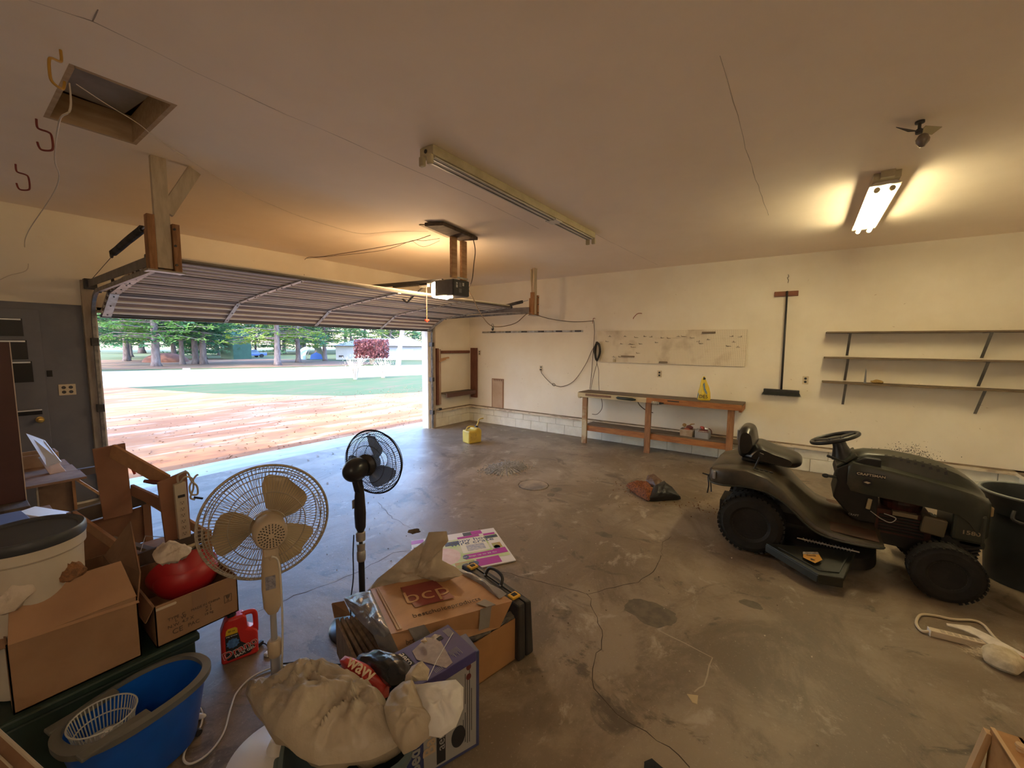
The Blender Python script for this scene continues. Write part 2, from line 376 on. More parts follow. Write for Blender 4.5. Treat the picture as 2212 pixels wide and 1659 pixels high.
# ceiling with hatch opening
HX0, HX1, HY0, HY1 = -6.76, -6.38, -3.40, -2.62
cb = MB()
cb.bb(XL, HX0, YB, 0, H, H + 0.1).bb(HX1, 0, YB, 0, H, H + 0.1).bb(HX0, HX1, YB, HY0, H, H + 0.1).bb(HX0, HX1, HY1, 0, H, H + 0.1)
ceil = struct(cb.build('ceiling', CEILM))
fr = MB()
fr.bb(HX0 - 0.02, HX0 + .003, HY0 - .02, HY1 + .02, H - 0.0005, H + 0.17).bb(HX1 - .003, HX1 + 0.02, HY0 - .02, HY1 + .02, H - 0.0005, H + 0.17).bb(HX0, HX1, HY0 - 0.02, HY0 + .003, H - 0.0005, H + 0.17).bb(HX0, HX1, HY1 - .003, HY1 + 0.02, H - 0.0005, H + 0.17)
fr.build('hatch_frame', mat('hatch_plywood', (0.50, 0.36, 0.22), (0.42, 0.29, 0.17), rough=0.8, scale=5, stretch=(1, 6, 6)), ceil)
MB().box((-6.60, -3.07, H + 0.182), (0.46, 0.86, 0.02), (0, 0, 0.10)).build('hatch_panel', mat('hatch_board', (0.50, 0.46, 0.41), (0.40, 0.36, 0.31), rough=0.85, scale=4), ceil)
MB().box((-6.42, -2.95, H + 0.23), (0.9, 1.1, 0.02)).build('attic_board', REDWOOD, ceil)
# drywall seams and cracks in the ceiling
SE = mat('seam_line', (0.40, 0.32, 0.25), rough=0.9)
def cseam(P, w=0.006, m=SE):
    P = [Vector(p) for p in P]; Q = []
    for a, b in zip(P, P[1:]):
        k = max(2, int((b - a).length / 0.15))
        for i in range(k): Q.append(a.lerp(b, i / k) + Vector((0, random.uniform(-.006, .006), 0)))
    Q.append(P[-1]); vs = []; fs = []
    for i, q in enumerate(Q):
        d = (Q[min(i + 1, len(Q) - 1)] - Q[max(i - 1, 0)]).normalized(); s = Vector((-d.y, d.x, 0)) * (w / 2 * random.uniform(0.3, 1))
        vs += [(q.x + s.x, q.y + s.y, H - 0.0008), (q.x - s.x, q.y - s.y, H - 0.0008)]
        if i: fs.append((2 * i - 2, 2 * i, 2 * i + 1, 2 * i - 1))
    return MB().add(vs, fs).build('seam_crack', m, ceil)
cseam([(-6.943, -3.822, 3.120), (-6.773, -3.885, 3.120), (-6.410, -3.847, 3.120), (-5.960, -3.839, 3.120), (-5.585, -3.859, 3.120), (-5.147, -3.851, 3.120), (-4.278, -3.878, 3.120), (-3.133, -3.820, 3.120)])
cseam([(-2.580, -4.264, 3.120), (-1.793, -4.281, 3.120), (-0.273, -4.336, 3.120)], 0.005)
cseam([(-5.066, -5.991, 3.120), (-4.629, -5.993, 3.120), (-3.997, -5.983, 3.120), (-2.259, -6.009, 3.120)], 0.005)
cseam([(-6.773, -3.885, 3.120), (-6.774, -3.988, 3.120)], 0.006)

# walls
T = 0.16
wf = MB()
OX0, OX1, OZ = -6.19, -1.30, 2.13
wf.bb(XL, OX0 - 0.02, 0, T, 0, H).bb(OX1 + 0.02, 0, 0, T, 0, H).bb(OX0 - 0.02, OX1 + 0.02, 0, T, OZ, H)
wall_front = struct(wf.build('wall_front', WALLM))
wr = MB().bb(0, T, YB, T, 0, H)
wall_right = struct(wr.build('wall_right', WALLM))
struct(MB().bb(XL, 0, YB - T, YB, 0, H).build('wall_back', WALLM))
struct(MB().bb(XL - T, XL, YB, T, 0, H).build('wall_left', WALLM))
# roof above so that no sky leaks in and the eave shades the sill
struct(MB().bb(XL - 0.4, 0.6, YB - 0.5, 0.42, H + 0.45, H + 0.6).build('roof', DARKW))
struct(MB().bb(XL - .16, .16, 0.0, 0.16, H, H + 0.46).build('gable_wall', WALLM))
struct(MB().bb(.0, .16, YB, 0.16, H, H + 0.46).bb(XL - .16, XL, YB, 0.16, H, H + 0.46).bb(XL, 0, YB - .16, YB, H, H + .46).build('attic_wall', WALLM))
# concrete block base under the ledge: every block a piece
def blocks(axis, a0, a1, par, off):
    z0 = 0
    for row, (za, zb) in enumerate(((0.0, 0.19), (0.19, 0.33))):
        p = a0 - (0.2 if row else 0)
        while p < a1:
            q = min(p + 0.40, a1); s = max(p, a0)
            if q - s > 0.03:
                m = MB()
                if axis == 'y': m.bb(-off, 0.01, s + 0.0025, q - 0.0025, za + 0.002, zb - 0.002)
                else: m.bb(s + 0.0025, q - 0.0025, -off, 0.01, za + 0.002, zb - 0.002)
                m.build('block', BLOCKM, par, bevel=0.004)
            p += 0.40
blocks('y', YB, -0.035, wall_right, 0.035)
blocks('x', -1.13, 0.0, wall_front, 0.035)
LEDGE = mat('ledge_paint', (0.66, 0.58, 0.45), (0.40, 0.31, 0.22), rough=0.7, scale=5, stretch=(1, 1, 4), lo=0.5, hi=0.62, bump=0.1)
LTOP = mat('ledge_top_dirt', (0.17, 0.115, 0.07), (0.34, 0.27, 0.18), rough=0.8, scale=3, stretch=(1, 2, 1), lo=.4, hi=.7)
def ledge(nm, x0, x1, y0, y1):
    o = struct(MB().bb(x0, x1, y0, y1, 0.332, 0.372).build(nm, LEDGE, bevel=0.003)); MB().bb(x0 + .006, x1, y0, y1 - .004, 0.372, 0.378).build('ledge_cap', LTOP, o); return o
ledge('trim_1', -0.095, 0.0, YB, -0.0)
ledge('trim_2', -1.12, -0.095, -0.095, 0.0)
ledge('trim_3', -3.0, -0.0, YB, YB + 0.085)
struct(MB().bb(-3.0, -0.035, YB, YB + 0.035, 0.0, 0.33).build('block_base_back', BLOCKM))

# grey painted panel with the house door at the left
GREY = mat('grey_paint', (0.15, 0.15, 0.17), (0.125, 0.125, 0.145), rough=0.5, scale=3, bump=0.04, bscale=20)
gp = struct(MB().bb(-7.7, -6.31, -0.014, 0.0, 0.03, 2.17).build('grey_wall_panel', GREY))
d1 = thing('door_1', 'grey painted door', 'door', (-7.1, -0.03, 0)); d1['kind'] = 'structure'
del d1['label']; del d1['category']
MB().bb(-7.5, -6.62, -0.045, -0.015, 0.06, 2.10).build('door_leaf', GREY, d1, bevel=0.003)
BP = mat('black_glass_paint', (0.012, 0.012, 0.014), rough=0.25)
for x0, x1, z0, z1 in ((-7.0, -6.735, 1.83, 2.005), (-6.95, -6.72, 1.60, 1.79), (-6.93, -6.70, 1.37, 1.58)):
    f = MB().bb(x0, x1, -0.052, -0.044, z0, z1).build('pane', BP, d1)
    MB().bb(x0, x1 - 0.01, -0.0535, -0.0515, z1 - 0.018, z1 - 0.004).build('unpainted_edge', mat('bare_glass_edge', (0.75, 0.78, 0.8), rough=0.3), f)
MB().bb(-6.9, -6.665, -0.054, -0.044, 1.035, 1.075).build('mail_slot', BP, d1)
MB().bb(-6.9, -6.665, -0.057, -0.044, 1.075, 1.087).build('slot_rim', mat('slot_rim', (0.6, 0.62, 0.64), rough=0.4), d1)
BRASS = mat('brass', (0.75, 0.5, 0.14), rough=0.28, metal=0.9)
kb = MB().lathe([(0.03, 0), (0.03, 0.006), (0.012, 0.01), (0.012, 0.03), (0.024, 0.04), (0.028, 0.052), (0.02, 0.064), (0, 0.068)], (-6.685, -0.046, 0.98), R3((PI / 2, 0, 0)), n=24).build('door_knob', BRASS, d1, smooth='auto')
t = tag(MB().bb(-6.605, -6.565, -0.02, -0.012, 1.415, 1.48).build('latch_plate', BP, bevel=0.002), 'small black latch plate on the grey panel above the double outlet', 'latch')
# double outlet on the grey panel
def outlet(name, label, c, n, wide=1, group=None):
    # c centre, n = outward axis '-x' or '-y'
    t = thing(name, label, 'outlet', c, 0, group)
    U = Vector((0, 1, 0)) if n == '-x' else Vector((1, 0, 0)); N = Vector((-1, 0, 0)) if n == '-x' else Vector((0, -1, 0))
    c = Vector(c); w = 0.036 * (1 if wide == 1 else 1.75)
    def bx(m, a, b, z0, z1, d0, d1):
        P = [c + U * q + N * d + Vector((0, 0, z)) for z in (z0, z1) for q, d in ((a, d0), (b, d0), (b, d1), (a, d1))]
        return m.hexa(P)
    bx(MB(), -w, w, -0.058, 0.058, 0, 0.006).build('cover_plate', mat('ivory_plate', (0.62, 0.52, 0.36), rough=0.4), t, bevel=0.002)
    for j in range(wide):
        off = 0 if wide == 1 else (-0.026 + 0.052 * j)
        for s in (-1, 1):
            MB().lathe([(0.0165, 0), (0.0165, 0.0045), (0, 0.0045)], c + U * off + N * 0.0045 + Vector((0, 0, 0.024 * s)), N.to_track_quat('Z', 'Y').to_matrix(), n=16).build('socket', BLACK if wide == 1 else DMETAL, t)
    return t
outlet('wall_outlet', 'wide double outlet on the grey painted panel beside the door opening', (-6.47, -0.014, 1.27), '-y', 2)
outlet('wall_outlet', 'outlet high beside the upright board in the far corner', (0, -0.31, 1.60), '-x')
outlet('wall_outlet', 'outlet on the far wall with the cord plugged in', (0, -1.97, 1.31), '-x')
outlet('wall_outlet', 'outlet under the pegboard above the workbench', (0, -4.37, 1.31), '-x')
outlet('wall_outlet', 'outlet right of the hanging push broom', (0, -6.43, 1.32), '-x')

# door jambs
JAMB = mat('jamb_paint', (0.50, 0.42, 0.32), (0.38, 0.30, 0.22), rough=0.7, scale=4, stretch=(4, 4, 1), bump=0.08)
struct(MB().bb(-6.305, -6.215, -0.045, 0.02, 0, 2.44).build('jamb_post_left', JAMB, bevel=0.003))
struct(MB().bb(-6.215, -6.19, 0.01, 0.16, 0, 2.13).build('jamb_left', JAMB, bevel=0.002))
struct(MB().bb(-1.30, -1.27, 0.01, 0.19, -0.01, 2.13).build('jamb_right', mat('jamb_white', (0.78, 0.77, 0.72), (0.66, 0.65, 0.6), rough=0.6, scale=5), bevel=0.002))
struct(MB().bb(-1.24, -1.13, -0.045, 0.02, 0, 2.44).build('jamb_post_right', JAMB, bevel=0.003))
struct(MB().bb(-6.19, -1.30, 0.0, 0.03, 2.10, 2.16).build('header_trim', JAMB))
# dirt smudges on the walls (old wear)
DIRT = mat('wall_smudge', (0.44, 0.34, 0.22), (0.60, 0.50, 0.36), rough=0.8, scale=30, lo=0.4, hi=0.6)
random.seed(11)
sm = MB()
for k in range(95):
    y = random.uniform(-8.3, -0.4); z = random.choice((random.uniform(0.5, 1.4), random.uniform(0.4, 2.9))); a = random.uniform(-1.2, 1.2); L = random.uniform(0.008, 0.045); w = random.uniform(0.001, 0.004)
    d = Vector((0, math.cos(a), math.sin(a))) * L / 2; e = Vector((0, -math.sin(a), math.cos(a))) * w
    c = Vector((-0.0006, y, z)); sm.add([c - d, c + e, c + d, c - e], [(0, 1, 2, 3)])
for k in range(26):
    x = random.uniform(-6.1, -1.4) if k % 2 else random.uniform(-1.1, -0.1); z = random.uniform(2.3, 3.0) if k % 2 else random.uniform(0.4, 2.6); L = random.uniform(0.01, 0.03)
    c = Vector((x, -0.0006, z)); sm.add([c + Vector((-L / 3, 0, -L / 2)), c + Vector((0.003, 0, 0)), c + Vector((L / 3, 0, L / 2)), c + Vector((-0.003, 0, 0))], [(0, 1, 2, 3)])
stuff(sm.build('scuff_marks', DIRT, wall_right))
# soot stain on the wall above the ledge
sm = MB(); random.seed(5)
for k in range(420):
    y = random.gauss(-7.58, 0.13); z = 0.385 + abs(random.gauss(0, 0.07)); r = random.uniform(0.002, 0.007)
    c = Vector((-0.0008, y, z)); sm.add([c + Vector((0, -r, 0)), c + Vector((0, 0, -r)), c + Vector((0, r, 0)), c + Vector((0, 0, r))], [(0, 1, 2, 3)])
stuff(sm.build('soot_stain', mat('soot', (0.10, 0.09, 0.07), rough=0.9), wall_right))
WIREW = mat('pale_wire', (0.60, 0.52, 0.42), rough=0.6); WIREB = mat('brown_wire', (0.12, 0.08, 0.05), rough=0.6)
# ================= overhead door, tracks, opener =================
DPAL = mat('door_panel_pale', (0.78, 0.72, 0.62), (0.70, 0.62, 0.51), rough=0.6, scale=2, stretch=(1, 1, 1), bump=0.05)
DRIB = mat('door_rib_brown', (0.17, 0.10, 0.07), (0.26, 0.17, 0.12), rough=0.6, scale=8, stretch=(0.6, 4, 4))
DEDG = mat('door_edge', (0.06, 0.05, 0.05), (0.12, 0.10, 0.085), rough=0.55, scale=10, stretch=(0.5, 3, 3))
door = thing('overhead_door', 'raised sectional overhead door with ribbed panels hanging in its tracks', 'garage door', (-3.745, -1.0, 2.3))
SECP = [(-0.06, 2.075), (-0.50, 2.305), (-1.03, 2.365), (-1.57, 2.415), (-2.12, 2.46)]
DX0, DX1 = -6.175, -1.315
for i in range(4):
    (ya, za), (yb, zb) = SECP[i], SECP[i + 1]
    a = Vector((0, ya, za)); b = Vector((0, yb, zb)); d = (b - a).normalized(); up = Vector((0, -d.z, d.y));
    if up.z < 0: up = -up
    L = (b - a).length
    # corrugated skin: rounded ribs running along the door width, seen from below
    prof = []
    nr = 4
    for k in range(nr * 8 + 1):
        s = 0.012 + (L - 0.024) * k / (nr * 8); ph = 2 * PI * nr * (k / (nr * 8)); prof.append((s, 0.017 * math.tanh(1.8 * math.cos(ph))))
    secs = []
    for x in (DX0, DX1):
        ring = [Vector((x, 0, 0)) + a + d * s + up * h for s, h in prof] + [Vector((x, 0, 0)) + a + d * prof[-1][0] + up * 0.03, Vector((x, 0, 0)) + a + d * prof[0][0] + up * 0.03]
        secs.append(ring)
    p = MB().loft(secs).build('panel', DPAL, door)
    # brown strips set into the recesses of the skin
    for k in range(nr + 1):
        s = L * k / nr
        if 0 < k < nr:
            c = a + d * (0.012 + (L - .024) * (k / nr)) + up * 0.001
            MB().beam(Vector((DX0, 0, 0)) + c, Vector((DX1, 0, 0)) + c, 0.052, 0.020, up).build('rib', DRIB, p)
    for s, wdt in ((0.022, 0.075), (L - 0.022, 0.075)):
        c = a + d * s - up * 0.010
        MB().beam(Vector((DX0, 0, 0)) + c, Vector((DX1, 0, 0)) + c, wdt * 0.62, 0.022, up).build('rail', DEDG, p)
    for j, x in enumerate((-6.13, -4.98, -3.745, -2.52, -1.36)):
        w = 0.075 if j in (0, 4) else 0.045
        c0 = Vector((x, 0, 0)) + a + d * 0.01 - up * 0.022; c1 = Vector((x, 0, 0)) + b - d * 0.01 - up * 0.022
        st = MB().beam(c0, c1, w, 0.012, up).build('stile', METAL, p)
        for q in (0.06, L / 2, L - 0.06):
            MB().lathe([(0.007, -0.004), (0.007, 0.004), (0, 0.005)], Vector((x, 0, 0)) + a + d * q - up * 0.03, (-up).to_track_quat('Z', 'Y').to_matrix(), n=8).build('rivet', DMETAL, st)
MB().beam((DX0, -0.055, 2.062), (DX1, -0.055, 2.062), 0.05, 0.03).build('weather_strip', BLACK, door)
for x, s in ((DX0, -1), (DX1, 1)):
    for (y, z) in SECP:
        MB().lathe([(0.004, 0), (0.004, 0.05), (0.022, 0.05), (0.022, 0.066), (0, 0.066)], (x, y + .02, z - .005), R3((0, PI / 2 * s, 0)), n=14).build('roller', DMETAL, door)
# angle-iron arm from door top towards the opener
def track(x, s, label):
    t = thing('door_track', label, 'track', (x, -0.06, 0))
    path = [(x, -0.075, 0.02), (x, -0.075, 1.98)]
    for k in range(1, 8):
        a = (PI / 2) * k / 8; path.append((x, -0.075 - 0.33 * (1 - math.cos(a)), 1.98 + 0.33 * math.sin(a)))
    path.append((x, -0.405, 2.31)); path.append((x, -2.46, 2.345))
    # C channel cross section swept in the yz plane
    P = [Vector(p) for p in path]; secs = []
    for i, p in enumerate(P):
        d = (P[min(i + 1, len(P) - 1)] - P[max(i - 1, 0)]).normalized(); nrm = Vector((0, -d.z, d.y)); X = Vector((s, 0, 0))
        cs = [(-.014, -.02), (.016, -.02), (.016, .02), (-.014, .02), (-.014, .014), (.012, .014), (.012, -.014), (-.014, -.014)]
        secs.append([p + X * q + nrm * r for q, r in cs])
    MB().loft(secs).build('channel', mat('track_steel', (0.16, 0.15, 0.15), (0.30, 0.28, 0.26), rough=0.45, metal=0.5, scale=14), t)
    # flat angle that stiffens the horizontal run
    MB().beam((x + .02 * s, -0.10, 2.40), (x + .02 * s, -2.46, 2.405), 0.005, 0.075).build('stiffener', mat('angle_iron', (0.20, 0.18, 0.18), (0.13, 0.12, 0.12), rough=0.5, metal=0.4), t)
    for z in (0.35, 1.05, 1.78):
        MB().box((x + 0.005 * s, -0.053, z), (0.06, 0.10, 0.085)).build('bracket', DMETAL, t, bevel=0.003)
    MB().box((x, -0.055, 2.40), (0.10, 0.09, 0.11)).build('top_bracket', DMETAL, t, bevel=0.006)
    MB().tube([(x, -0.07, 2.43), (x, -1.35, 2.62 if s < 0 else 2.5), (x, -1.6, 2.60 if s < 0 else 2.5)], 0.003, n=6).build('cable', DMETAL, t)
    return t
track(-6.235, -1, 'left door track curving from the jamb to the hanging brace')
track(-1.255, 1, 'right door track curving from the jamb towards the workbench wall')
# springs beside the tracks
def spring(x, y0, z0, y1, z1, label):
    t = thing('door_spring', label, 'spring', (x, y0, z0))
    a = Vector((x, y0, z0)); b = Vector((x, y1, z1)); d = (b - a); L = d.length; d.normalize(); u = Vector((1, 0, 0)); v = d.cross(u)
    P = [a + d * (L * k / 500) + (u * math.cos(k * 0.9) + v * math.sin(k * 0.9)) * 0.024 for k in range(501)]
    MB().tube(P, 0.0045, n=5).build('coil', DMETAL, t, smooth=True)
    MB().tube([b, b + d * 0.12], 0.006, n=6).build('hook_bolt', METAL, t)
    MB().lathe([(0.03, -0.008), (0.035, 0), (0.03, 0.008)], a - d * 0.05, R3((0, PI / 2, 0)), n=16).build('pulley', DMETAL, t)
    MB().tube([a - d * .05, a], 0.005, n=6).build('link', DMETAL, t)
spring(-6.30, -1.45, 2.55, -2.34, 2.62, 'extension spring behind the left hanging post')
spring(-1.25, -1.86, 2.47, -2.33, 2.54, 'extension spring ending at the right hanging post')
# wooden hangers
def hanger(x, s, label):
    t = thing('track_hanger', label, 'bracket', (x, -2.47, H))
    PALEP = mat('painted_strut', (0.58, 0.48, 0.35), (0.47, 0.38, 0.27), rough=0.75, scale=6, stretch=(5, 5, 1))
    MB().bb(x - 0.045, x + 0.045, -2.50, -2.46, 2.33, H - 0.001).build('post', PALEP, t, bevel=0.002)
    if s < 0:
        MB().beam((x + 0.03, -2.48, 2.74), (x + 0.22, -2.48, H - 0.02), 0.038, 0.085, up=(0, 0, 1)).build('diagonal_brace', PALEP, t, bevel=0.002)
    else:
        MB().beam((x + 0.02, -2.44, 2.52), (x - 0.05, -2.44, H - 0.02), 0.02, 0.05, up=(0, 0, 1)).build('diagonal_brace', PALEP, t, bevel=0.002)
    MB().bb(x - 0.095, x - 0.05, -2.52, -2.455, 2.31, 2.70).build('side_block', WOODZ, t, bevel=0.003)
    MB().bb(x + 0.05, x + 0.095, -2.52, -2.455, 2.31, 2.66).build('side_block', WOODZ, t, bevel=0.003)
    MB().bb(x - 0.095, x + 0.095, -2.455, -2.43, 2.30, 2.60).build('back_block', WOODZ, t, bevel=0.003)
    MB().bb(x - 0.11, x + 0.11, -2.53, -2.42, 2.30, 2.312).build('foot_plate', METAL, t)
    for z in (2.36, 2.50, 2.62): MB().lathe([(0.009, 0), (0.009, 0.012), (0, 0.014)], (x + 0.06, -2.52, z), R3((PI / 2, 0, 0)), n=6).build('bolt', DMETAL, t)
hanger(-6.22, -1, 'pale post with diagonal brace hanging the left door track')
hanger(-1.10, 1, 'narrow post hanging the right door track from the ceiling')

# opener and its ceiling plank
t = thing('opener_mount', 'stained plank and two posts hanging the door opener from the ceiling', 'bracket', (-3.67, -2.85, H))
MB().hexa([(-4.06, -2.93, H - .05), (-3.97, -3.12, H - .05), (-3.28, -3.03, H - .05), (-3.36, -2.80, H - .05), (-4.06, -2.93, H - .012), (-3.97, -3.12, H - .012), (-3.28, -3.03, H - .012), (-3.36, -2.80, H - .012)]).build('plank', DARKW, t, bevel=0.004)
MB().hexa([(-4.02, -2.80, H - .012), (-3.90, -3.06, H - .012), (-3.34, -2.96, H - .012), (-3.46, -2.68, H - .012), (-4.02, -2.80, H - .001), (-3.90, -3.06, H - .001), (-3.34, -2.96, H - .001), (-3.46, -2.68, H - .001)]).build('backing_board', PALEW, t)
MB().bb(-3.60, -3.51, -2.90, -2.86, 2.59, H - 0.05).build('post', WOODX, t, bevel=0.002)
MB().bb(-3.38, -3.29, -2.86, -2.82, 2.59, H - 0.05).build('post', WOODX, t, bevel=0.002)
MB().bb(-3.60, -3.29, -2.875, -2.865, 2.595, 2.615).build('steel_strap', METAL, t)
t = thing('door_opener', 'dark grey door opener with its lamp lit, hanging under the plank', 'door opener', (-3.42, -2.62, 2.39))
OPM = mat('opener_case', (0.085, 0.085, 0.09), (0.06, 0.06, 0.065), rough=0.4, scale=10)
MB().bb(-3.56, -3.27, -2.87, -2.56, 2.385, 2.585).build('housing', OPM, t, bevel=0.012)
MB().bb(-3.555, -3.275, -2.882, -2.872, 2.392, 2.578).build('end_panel', BLACK, t, bevel=0.008)
LG = mat('lamp_lens', (0.9, 0.7, 0.45), rough=0.4, emit=(1.0, 0.66, 0.34), estr=26.0)
MB().bb(-3.565, -3.275, -2.56, -2.49, 2.375, 2.57).build('lamp_lens', LG, t, bevel=0.03)
MB().bb(-3.562, -3.42, -2.74, -2.56, 2.370, 2.384).build('lower_lens', LG, t, bevel=0.006)
LBL = mat('label_grey', (0.45, 0.45, 0.44), rough=0.6)
for (x, z, w, h) in ((-3.50, 2.535, 0.03, 0.02), (-3.50, 2.50, 0.03, 0.035), (-3.44, 2.52, .045, .055), (-3.385, 2.53, 0.03, 0.04), (-3.44, 2.45, 0.05, 0.05)):
    lb = MB().bb(x - w / 2, x + w / 2, -2.8835, -2.8825, z - h / 2, z + h / 2).build('label_sticker', LBL if w < .04 else mat('label_dark', (0.12, 0.12, 0.125), rough=0.5), t)
t = thing('opener_rail', 'black opener rail running from the opener to the header', 'rail', (-3.42, -1.3, 2.6))
MB().beam((-3.42, -2.56, 2.60), (-3.42, -0.02, 2.66), 0.035, 0.045).build('rail', BLACK, t, bevel=0.003)
MB().beam((-3.42, -2.3, 2.575), (-3.42, -1.6, 2.59), 0.05, 0.02).build('chain_guard', DMETAL, t)
tr = MB().box((-3.42, -2.22, 2.565), (0.05, 0.16, 0.045)).build('trolley', METAL, t, bevel=0.004)
MB().tube([(-3.40, -2.18, 2.55), (-3.405, -1.95, 2.42), (-3.41, -1.86, 2.36)], 0.012, n=8).build('curved_arm', BLACK, t)
MB().beam((-3.41, -1.86, 2.355), (-3.41, -1.75, 2.425), 0.03, 0.012).build('arm_bracket', DMETAL, t)
t = thing('release_cord', 'red release cord with a red handle hanging from the opener trolley', 'cord', (-3.42, -2.22, 2.1))
RED = mat('red_plastic', (0.62, 0.06, 0.035), rough=0.4); 
MB().tube([(-3.42, -2.26, 2.545), (-3.43, -2.27, 2.4), (-3.42, -2.26, 2.2), (-3.42, -2.26, 2.12)], 0.0045, n=6).build('cord', mat('red_cord', (0.60, 0.20, 0.12), rough=0.8), t)
MB().tube([(-3.45, -2.26, 2.105), (-3.39, -2.26, 2.105)], 0.014, n=10).lathe([(0.012, 0.0), (0.016, .02), (0.006, 0.035)], (-3.42, -2.26, 2.08), n=10).build('handle', RED, t)

# ================= ceiling fixtures =================
FIXM = mat('fixture_enamel', (0.50, 0.43, 0.27), (0.42, 0.35, 0.21), rough=0.55, scale=8)
FIXW = mat('fixture_reflector', (0.62, 0.57, 0.48), rough=0.4)
t = thing('strip_light', 'long unlit fluorescent strip light in the middle of the ceiling', 'light fixture', (-3.92, -4.22, H))
MB().bb(-5.23, -2.62, -4.29, -4.16, H - 0.065, H - 0.001).build('channel', FIXM, t, bevel=0.004)
MB().bb(-5.20, -2.65, -4.275, -4.175, H - 0.075, H - 0.066).build('reflector', FIXW, t, bevel=0.002)
for x0, x1 in ((-5.20, -3.55), (-3.44, -2.66)):
    for y in (-4.205, -4.255): MB().tube([(x0, y, H - 0.079), (x1, y, H - 0.079)], 0.003, n=6).build('wire_groove', DMETAL, t)
MB().bb(-3.56, -3.43, -4.285, -4.165, H - 0.08, H - 0.066).build('centre_cover', FIXW, t)
for x in (-5.235, -2.615):
    for y in (-4.19, -4.265):
        MB().box((x, y, H - 0.095), (0.03, 0.045, 0.065)).build('lamp_holder', FIXM, t, bevel=0.008)
MB().lathe([(0.014, 0), (0.014, 0.003), (0, 0.003)], (-5.231, -4.22, H - 0.033), R3((0, -PI / 2, 0)), n=16).build('knockout', BLACK, t)
t = thing('strip_light', 'lit two-tube fluorescent fixture near the shelf wall', 'light fixture', (-2.2, -6.82, H))
MB().bb(-2.98, -1.38, -6.90, -6.74, H - 0.05, H - 0.001).build('channel', FIXM, t, bevel=0.003)
rf = MB().hexa([(-2.92, -6.915, H - .075), (-1.42, -6.915, H - .075), (-1.42, -6.725, H - .075), (-2.92, -6.725, H - .075), (-2.92, -6.88, H - .05), (-1.42, -6.88, H - .05), (-1.42, -6.76, H - .05), (-2.92, -6.76, H - .05)])
rf.build('reflector', FIXW, t)
TUBE = mat('lit_tube', (1, 1, 0.9), rough=0.4, emit=(1.0, 0.84, 0.48), estr=15.0)
for y in (-6.775, -6.865): MB().tube([(-2.86, y, H - 0.105), (-1.48, y, H - 0.105)], 0.017, n=12).build('tube', TUBE, t, smooth=True)
for x in (-2.885, -1.455):
    for y in (-6.775, -6.865): MB().lathe([(0.02, -0.012), (0.02, 0.012), (0, 0.012)], (x, y, H - 0.10), R3((0, PI / 2, 0)), n=12).build('lamp_holder', FIXM, t)
MB().bb(-3.02, -2.98, -6.86, -6.78, H - .05, H - .001).build('end_cap', FIXM, t)
t = thing('added_fill_bulb', 'added unseen bulb behind the viewer that brightens the near boxes and bags', 'lamp', (-7.9, -7.7, H))  # added out of view as fill light for the near pile
MB().tube([(-7.9, -7.7, H), (-7.9, -7.7, 2.62)], 0.004, n=6).build('cord', WIREB, t)
MB().lathe([(0.0, 2.56), (0.02, 2.565), (0.022, 2.61), (0.01, 2.63), (0, 2.63)], (-7.9, -7.7, 0), n=16).build('lamp_holder', BLACK, t)
MB().ell((-7.9, -7.7, 2.50), (0.05, 0.05, 0.065), n=20, m=14).build('bulb', mat('fill_bulb_glow', (1, 1, .9), rough=.4, emit=(1.0, 0.80, 0.58), estr=48.0), t, smooth=True)
t = thing('flood_lamp', 'ceiling lamp socket with two flaps and a dull bulb', 'lamp', (-3.80, -6.86, H))
MB().lathe([(0.022, 0), (0.022, -0.012), (0.008, -0.014), (0.008, -0.04), (0.018, -0.05), (0.016, -0.07), (0, -0.07)][::-1], (-3.80, -6.86, H), n=16).build('socket', DMETAL, t)
MB().lathe([(0, -0.075), (0.012, -0.072), (0.03, -0.045), (0.032, -0.03), (0.02, -0.005), (0.012, 0.0)], (-3.795, -6.88, H - 0.075), n=20).build('bulb', mat('dull_bulb', (0.20, 0.16, 0.12), rough=0.25), t, smooth=True)
MB().hexa([(-3.85, -6.85, H - .075), (-3.80, -6.80, H - .03), (-3.86, -6.75, H - .03), (-3.90, -6.80, H - .085)] + [(-3.85, -6.85, H - .071), (-3.80, -6.80, H - .026), (-3.86, -6.75, H - .026), (-3.90, -6.80, H - .081)]).build('flap', DMETAL, t)
MB().hexa([(-3.79, -6.89, H - .03), (-3.78, -6.86, H - .06), (-3.71, -6.93, H - .06), (-3.72, -6.97, H - .03)] + [(-3.788, -6.888, H - .027), (-3.778, -6.858, H - .057), (-3.708, -6.928, H - .057), (-3.718, -6.968, H - .027)]).build('flap', FIXM, t)

# screw hooks in the ceiling, wires
def chook(x, y, r, m, label, rz, sc_=1.0):
    t = thing('ceiling_hook', label, 'hook', (x, y, H))
    P = [(0, 0, 0), (0, 0, -0.045), (0.012, 0, -0.06), (0.05, 0, -0.07), (0.066, 0, -0.09), (0.068, 0, -0.16), (0.055, 0, -0.182), (0.015, 0, -0.186), (0, 0, -0.17), (-0.006, 0, -0.14)]
    R = R3((0, 0, rz)); P = [Vector((x, y, H)) + R @ (Vector(p) * sc_) for p in P]
    MB().tube(spline(P, 5), r, n=8).build('hook_rod', m, t, smooth=True)
RH = mat('red_vinyl', (0.20, 0.03, 0.02), rough=0.35); YH = mat('yellow_vinyl', (0.45, 0.24, 0.03), rough=0.35)
chook(-6.82, -3.52, 0.0058, YH, 'yellow screw hook beside the ceiling hatch', 3.9, 0.95)
chook(-6.80, -2.53, 0.0058, RH, 'red screw hook in the ceiling nearest the hatch corner', -0.6, 0.95)
chook(-6.80, -1.43, 0.0058, RH, 'red screw hook in the ceiling nearest the grey panel', -0.6, 1.0)
